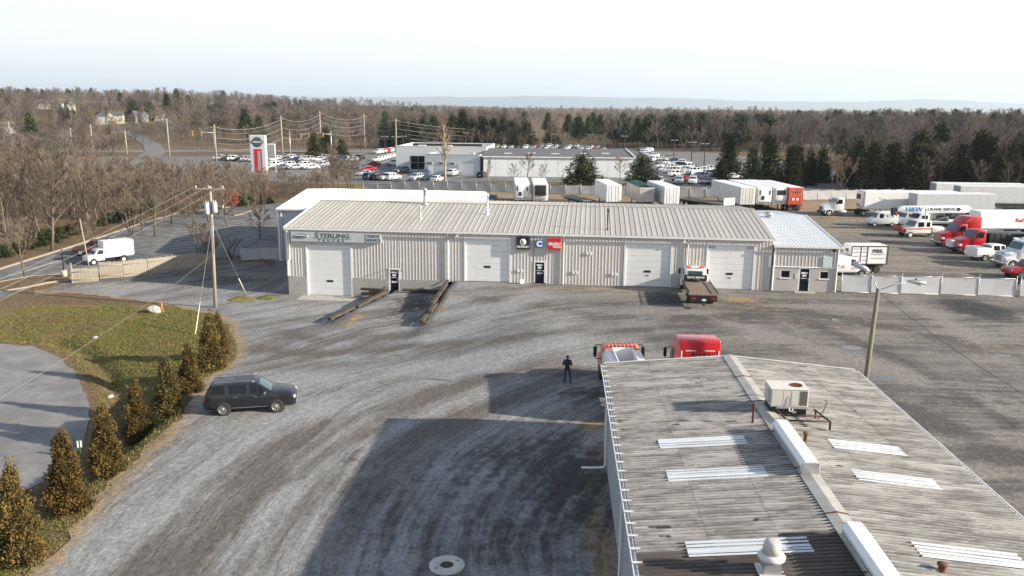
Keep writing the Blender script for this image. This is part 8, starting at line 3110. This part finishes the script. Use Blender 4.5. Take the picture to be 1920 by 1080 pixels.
def clear(x, y):
    if min((Vector((x, y)) - q).length for q in HRP) < 11:
        return False
    for (x0, x1, y0, y1) in [(-128, 66, 185, 338), (60, 96, 205, 338), (-290, 190, 284, 333)]:
        if x0 < x < x1 and y0 < y < y1:
            return False
    if -320 < x < -140 and 425 < y < 552 and (x + 230) ** 2 / 70 ** 2 + (y - 490) ** 2 / 45 ** 2 < 1:
        return False
    return True


def ring_pt(y0, y1, x0, x1, pw=1.0):
    def fn(r):
        y = y0 + (y1 - y0) * r.random() ** pw
        return r.uniform(x0, x1) * (y / y1 if False else 1), y
    return fn


low_pts = scatter(620, ring_pt(336, 450, -330, 20), lambda x, y: clear(x, y) and x < 10, 15) + scatter(620, ring_pt(205, 282, -330, -132), lambda x, y: True, 16) + scatter(300, ring_pt(92, 205, -230, -66), lambda x, y: x < -y * .66 - 6, 17)
woodland('low_brush', 'low brown brush on either side of the highway', low_pts, COLL_B, .3, .62, 13)
left_pts = scatter(420, ring_pt(425, 560, -330, -40), lambda x, y: clear(x, y) or (x + 230) ** 2 / 70 ** 2 + (y - 490) ** 2 / 45 ** 2 > .35 and min((Vector((x, y)) - q).length for q in HRP) > 12, 18) + scatter(2300, ring_pt(440, 1000, -860, 10, 1.25), lambda x, y: clear(x, y) and x < -5 + (y - 340) * .05, 1)
woodland('bare_woodland', 'leafless brown woodland covering the hill around the houses', left_pts, COLL_B, .45, 1.0, 3)
mid_pts = scatter(900, ring_pt(345, 1700, -260, 420, 1.2), lambda x, y: clear(x, y), 2)
woodland('bare_woodland', 'leafless brown woodland filling the valley beyond the dealership', mid_pts, COLL_B, .45, .95, 5)
right_pts = scatter(2100, ring_pt(178, 620, 60, 560, 1.4), lambda x, y: clear(x, y) and (x > 104 or y > 332) and (x > 120 or y > 212), 4)
woodland('bare_woodland', 'dense leafless woodland behind the evergreen belt and trailers', right_pts, COLL_B, .5, 1.05, 7)
ev_pts = scatter(150, ring_pt(200, 620, 60, 440, 1.2), lambda x, y: clear(x, y) and (x > 104 or y > 332), 6) + scatter(50, ring_pt(340, 900, -500, 200), clear, 9) + scatter(60, ring_pt(360, 520, 30, 130), clear, 12)
woodland('evergreen_woodland', 'dark pines scattered through the leafless woodland', ev_pts, COLL_E, .6, 1.0, 9)

# --- rough grass on the bank and verge
tn = 42000
gxs = nrng.uniform(-46, -8, tn * 3)
gys = nrng.uniform(24, 76, tn * 3)
dC_, iC_ = poly_dist(gxs, gys, CUL)
dY_, iY_ = poly_dist(gxs, gys, YARD)
dL_, iL_ = poly_dist(gxs, gys, LOT)
ok = ~iC_ & (~iY_ | (dY_ < .25)) & ~iL_ & (dC_ > .5) & (gxs > -gys * .66 - 4)
gxs, gys = gxs[ok][:tn], gys[ok][:tn]
gz = np.array([grid_z(x, y) for x, y in zip(gxs, gys)])
n = len(gxs)
B3 = 3
c = np.repeat(np.stack([gxs, gys, gz], 1), B3, 0)
c[:, :2] += nrng.normal(size=(n * B3, 2)) * .07
hgt = nrng.uniform(.03, .12, n * B3) * np.repeat(nrng.choice([.6, 1.0, 1.7], n, p=[.6, .3, .1]), B3)
tilt = nrng.normal(size=(n * B3, 2)) * .45
side = rand_unit(nrng, n * B3)
side[:, 2] = 0
side *= .032
tip = c + np.stack([tilt[:, 0] * hgt, tilt[:, 1] * hgt, hgt], 1)
GV = np.stack([c - side, c + side, tip], 1).reshape(-1, 3)
M_grass = foliage_mat('rough_grass_blades', ((.105, .112, .03), (.165, .152, .05), (.25, .21, .09)), .85, rand=.0)
tn_ = np.repeat(np.clip(nrng.normal(.4, .3, n), 0, 1), B3 * 3)
go_ = link('rough_grass', mesh_np('rough_grass', GV, np.arange(len(GV)).reshape(-1, 3), M_grass, tn_))
stuff(go_)
tag(go_, 'short rough winter grass on the bank by the turning circle', 'grass')
# grassy mound by the guy wire
for (px, py, rx, ry, hm, lab) in [(455, 562, 1.5, 1.1, .35, 'grassy mound at the guy-wire foot'), (500, 560, 1.1, .9, .3, 'smaller grassy mound between the guy wire and the workshop corner')]:
    p = ground_at(px, py)
    r_ = random.Random(px)
    vs, fs = [], []
    K, N = 7, 22
    for k in range(K):
        q = k / (K - 1)
        for i in range(N):
            a = 2 * math.pi * i / N
            w_ = 1 + .18 * math.sin(3 * a + px) + r_.uniform(-.04, .04)
            vs.append((rx * w_ * q * math.cos(a), ry * w_ * q * math.sin(a), hm * (1 - q * q) * (1 + r_.uniform(-.1, .1)) - .02 * q))
    for k in range(K - 1):
        for i in range(N):
            fs.append((k * N + i, k * N + (i + 1) % N, (k + 1) * N + (i + 1) % N, (k + 1) * N + i))
    o = MB().add(vs, fs, True).build('grass_mound', M_ground, None, (p.x, p.y, p.z + .02), fix=False)
    fattr(o.data, 'grass', [.9] * len(o.data.vertices))
    structure(o)

# ------------------------------------------------------------------ far ridges
M_ridge_far = mat('wooded_ridge', (.09, .08, .06), .95, .2, .002, coords='World')


def ridge(y, x0, x1, n, hf, depth=900):
    vs, fs = [], []
    for i in range(n + 1):
        x = x0 + (x1 - x0) * i / n
        z = hf(x)
        vs += [(x, y, -20), (x, y + depth * .4, z), (x, y + depth, z * .8), (x, y + depth * 1.5, -20)]
    for i in range(n):
        for k in range(3):
            fs.append((i * 4 + k, i * 4 + k + 1, (i + 1) * 4 + k + 1, (i + 1) * 4 + k))
    o = MB().add(vs, fs, True).build('far_ridge', M_ridge_far)
    return structure(o)


ridge(19000, -16000, 16000, 140, lambda x: 150 + 90 * math.exp(-((x - 2500) / 3400) ** 2) + 60 * math.exp(-((x + 1600) / 1600) ** 2) + 120 * math.exp(-((x - 9900) / 2200) ** 2) + 12 * math.sin(x * .0021) + 7 * math.sin(x * .0067), 2500)
ridge(23000, -20000, 20000, 140, lambda x: 225 + 95 * math.exp(-((x - 2100) / 4200) ** 2) + 150 * math.exp(-((x + 10300) / 3300) ** 2) + 14 * math.sin(x * .0014 + 1) + 6 * math.sin(x * .005), 2500)

# ------------------------------------------------------------------ person standing on the gravel
def person(label, loc, rz):
    t = thing('person', label, 'person', loc, rz)
    # joints: facing +y (away from the camera), forearms bent forward holding something at the chest
    J = {'pel': (0, 0, .98, .155, .115), 'wst': (0, 0, 1.12, .145, .105), 'chs': (0, -.01, 1.32, .18, .12), 'ubk': (0, -.015, 1.45, .155, .105), 'nek': (0, .0, 1.535, .06, .06), 'hdb': (0, .01, 1.6, .075, .085)}
    chains = []
    for s in (-1, 1):
        chains.append((s, [('ubk', None), ((s * .19, -.01, 1.46), (.075, .075)), ((s * .25, -.02, 1.28), (.062, .062)), ((s * .27, -.01, 1.14), (.052, .052)), ((s * .2, .16, 1.16), (.044, .044)), ((s * .13, .26, 1.2), (.034, .036))]))
    legs = []
    for s in (-1, 1):
        sp = .02 if s < 0 else .1
        legs.append((s, [('pel', None), ((s * .095, 0, .9), (.098, .1)), ((s * (.11 + sp * .3), .02, .7), (.085, .085)), ((s * (.12 + sp * .6), .03, .5), (.065, .068)), ((s * (.12 + sp), .0, .28), (.058, .06)), ((s * (.13 + sp), -.02, .1), (.05, .055))]))

    def skin(name, verts, edges, radii, material, parent, root=0, sub=2):
        me = bpy.data.meshes.new(name)
        me.from_pydata(verts, edges, [])
        o = bpy.data.objects.new(name, me)
        COL.objects.link(o)
        sk = o.modifiers.new('skin', 'SKIN')
        sk.use_smooth_shade = True
        lay = me.skin_vertices[0].data if me.skin_vertices else None
        for i, rd in enumerate(radii):
            lay[i].radius = rd
        lay[root].use_root = True
        ss = o.modifiers.new('sub', 'SUBSURF')
        ss.levels = ss.render_levels = sub
        bpy.context.view_layer.update()
        dg = bpy.context.evaluated_depsgraph_get()
        m2 = bpy.data.meshes.new_from_object(o.evaluated_get(dg))
        bpy.data.objects.remove(o)
        m2.materials.clear()
        m2.materials.append(material)
        m2.polygons.foreach_set('use_smooth', [True] * len(m2.polygons))
        return link(name, m2, parent)

    def add_skin_layer(me):
        pass
    verts, edges, radii, idx = [], [], [], {}
    for k, (x, y, z, a, b) in J.items():
        idx[k] = len(verts)
        verts.append((x, y, z))
        radii.append((a, b))
    ks = list(J)
    for a, b in zip(ks[:-1], ks[1:]):
        edges.append((idx[a], idx[b]))
    for group in (chains, legs):
        for s, ch in group:
            prev = idx[ch[0][0]]
            for (p, rd) in ch[1:]:
                verts.append(p)
                radii.append(rd)
                edges.append((prev, len(verts) - 1))
                prev = len(verts) - 1
    M_cloth = mat('navy_jacket', (.022, .026, .042), .85, .2, 8)
    M_jean = mat('dark_jeans', (.03, .042, .075), .9, .2, 10)
    M_skin = mat('skin', (.42, .25, .18), .55, .06)
    M_hair = mat('dark_hair', (.014, .01, .008), .7, .2)
    try:
        body = skin('body', verts, edges, radii, M_cloth, t)
        body.data.materials.append(M_jean)
        for pl in body.data.polygons:
            if pl.center.z < .93:
                pl.material_index = 1
    except Exception as e:
        print('skin failed', e)
    # head with face, ears, hair
    bm = bmesh.new()
    bmesh.ops.create_uvsphere(bm, u_segments=20, v_segments=14, radius=.1)
    for v in bm.verts:
        v.co.x *= .78
        v.co.z *= 1.18
        if v.co.z < -.02:
            v.co.x *= 1 - .25 * (-v.co.z / .12)
            v.co.y += .012
        if v.co.y > .06 and abs(v.co.x) < .02 and -.05 < v.co.z < .02:
            v.co.y += .02
    me = bpy.data.meshes.new('head')
    bm.to_mesh(me)
    bm.free()
    me.materials.append(M_skin)
    me.polygons.foreach_set('use_smooth', [True] * len(me.polygons))
    hd = link('head', me, t, (0, .03, 1.67))
    for s in (-1, 1):
        MB().lathe([(.008, -.012), (.028, 0), (.012, .012)], 10, (s * .08, .0, -.005), 'X').build('ear', M_skin, hd)
        MB().lathe([(.002, .0), (.012, -.006)], 8, (s * .03, .09, .012), 'Y').build('eye', M_hair, hd)
    MB().box(-.022, .022, .088, .095, -.052, -.044).build('mouth', mat('lips', (.3, .12, .1), .5, .1), hd)
    bm = bmesh.new()
    bmesh.ops.create_uvsphere(bm, u_segments=20, v_segments=14, radius=.108)
    bmesh.ops.delete(bm, geom=[v for v in bm.verts if v.co.z < -.045 or (v.co.y > .045 and v.co.z < .055)], context='VERTS')
    for v in bm.verts:
        v.co.x *= .8
        v.co.z *= 1.18
    me = bpy.data.meshes.new('hair')
    bm.to_mesh(me)
    bm.free()
    me.materials.append(M_hair)
    link('hair', me, hd)
    for s, ch in chains:
        w = Vector(ch[-1][0])
        MB().cbox(w.x - .03, w.x + .03, w.y - .01, w.y + .08, w.z - .02, w.z + .02, .012).build('palm', M_skin, t)
        for k in range(4):
            x = w.x - .025 + k * .017
            MB().path([(x, w.y + .075, w.z + .005), (x, w.y + .11, w.z + .015 + .004 * k), (x - s * .02, w.y + .125, w.z - .01)], [.009, .008, .006], 6).build('finger', M_skin, t)
        MB().path([(w.x - s * .03, w.y + .02, w.z), (w.x - s * .055, w.y + .05, w.z + .02), (w.x - s * .05, w.y + .085, w.z + .02)], [.011, .01, .007], 6).build('thumb', M_skin, t)
    for s, ch in legs:
        a = Vector(ch[-1][0])
        finish(MB().prism([(a.y - .09, 0), (a.y - .1, .07), (a.y - .05, .13), (a.y + .05, .12), (a.y + .15, .07), (a.y + .19, .03), (a.y + .18, 0)], 'X', a.x - .048, a.x + .048), 'shoe', M_black, t, .015)
    return t


p = ground_at(1063, 718)
person('person in dark clothes standing with back turned on the gravel near the orange truck', (p.x, p.y, p.z + .02), math.radians(-8))
# ------------------------------------------------------------------ haze
hb = MB().box(-21500, 21500, -600, 27500, -60, 520).build('haze', None)
hm = bpy.data.materials.new('pale_air')
hm.use_nodes = True
hm.node_tree.nodes.clear()
ho = hm.node_tree.nodes.new('ShaderNodeOutputMaterial')
hv = hm.node_tree.nodes.new('ShaderNodeVolumePrincipled')
hv.inputs['Color'].default_value = (.74, .87, 1.0, 1)
hv.inputs['Density'].default_value = 0.000075
hv.inputs['Anisotropy'].default_value = 0.2
hm.node_tree.links.new(hv.outputs[0], ho.inputs['Volume'])
hb.data.materials.append(hm)
stuff(hb)
tag(hb, 'thin pale winter haze over the whole landscape', 'haze')
scene.cycles.volume_bounces = 0
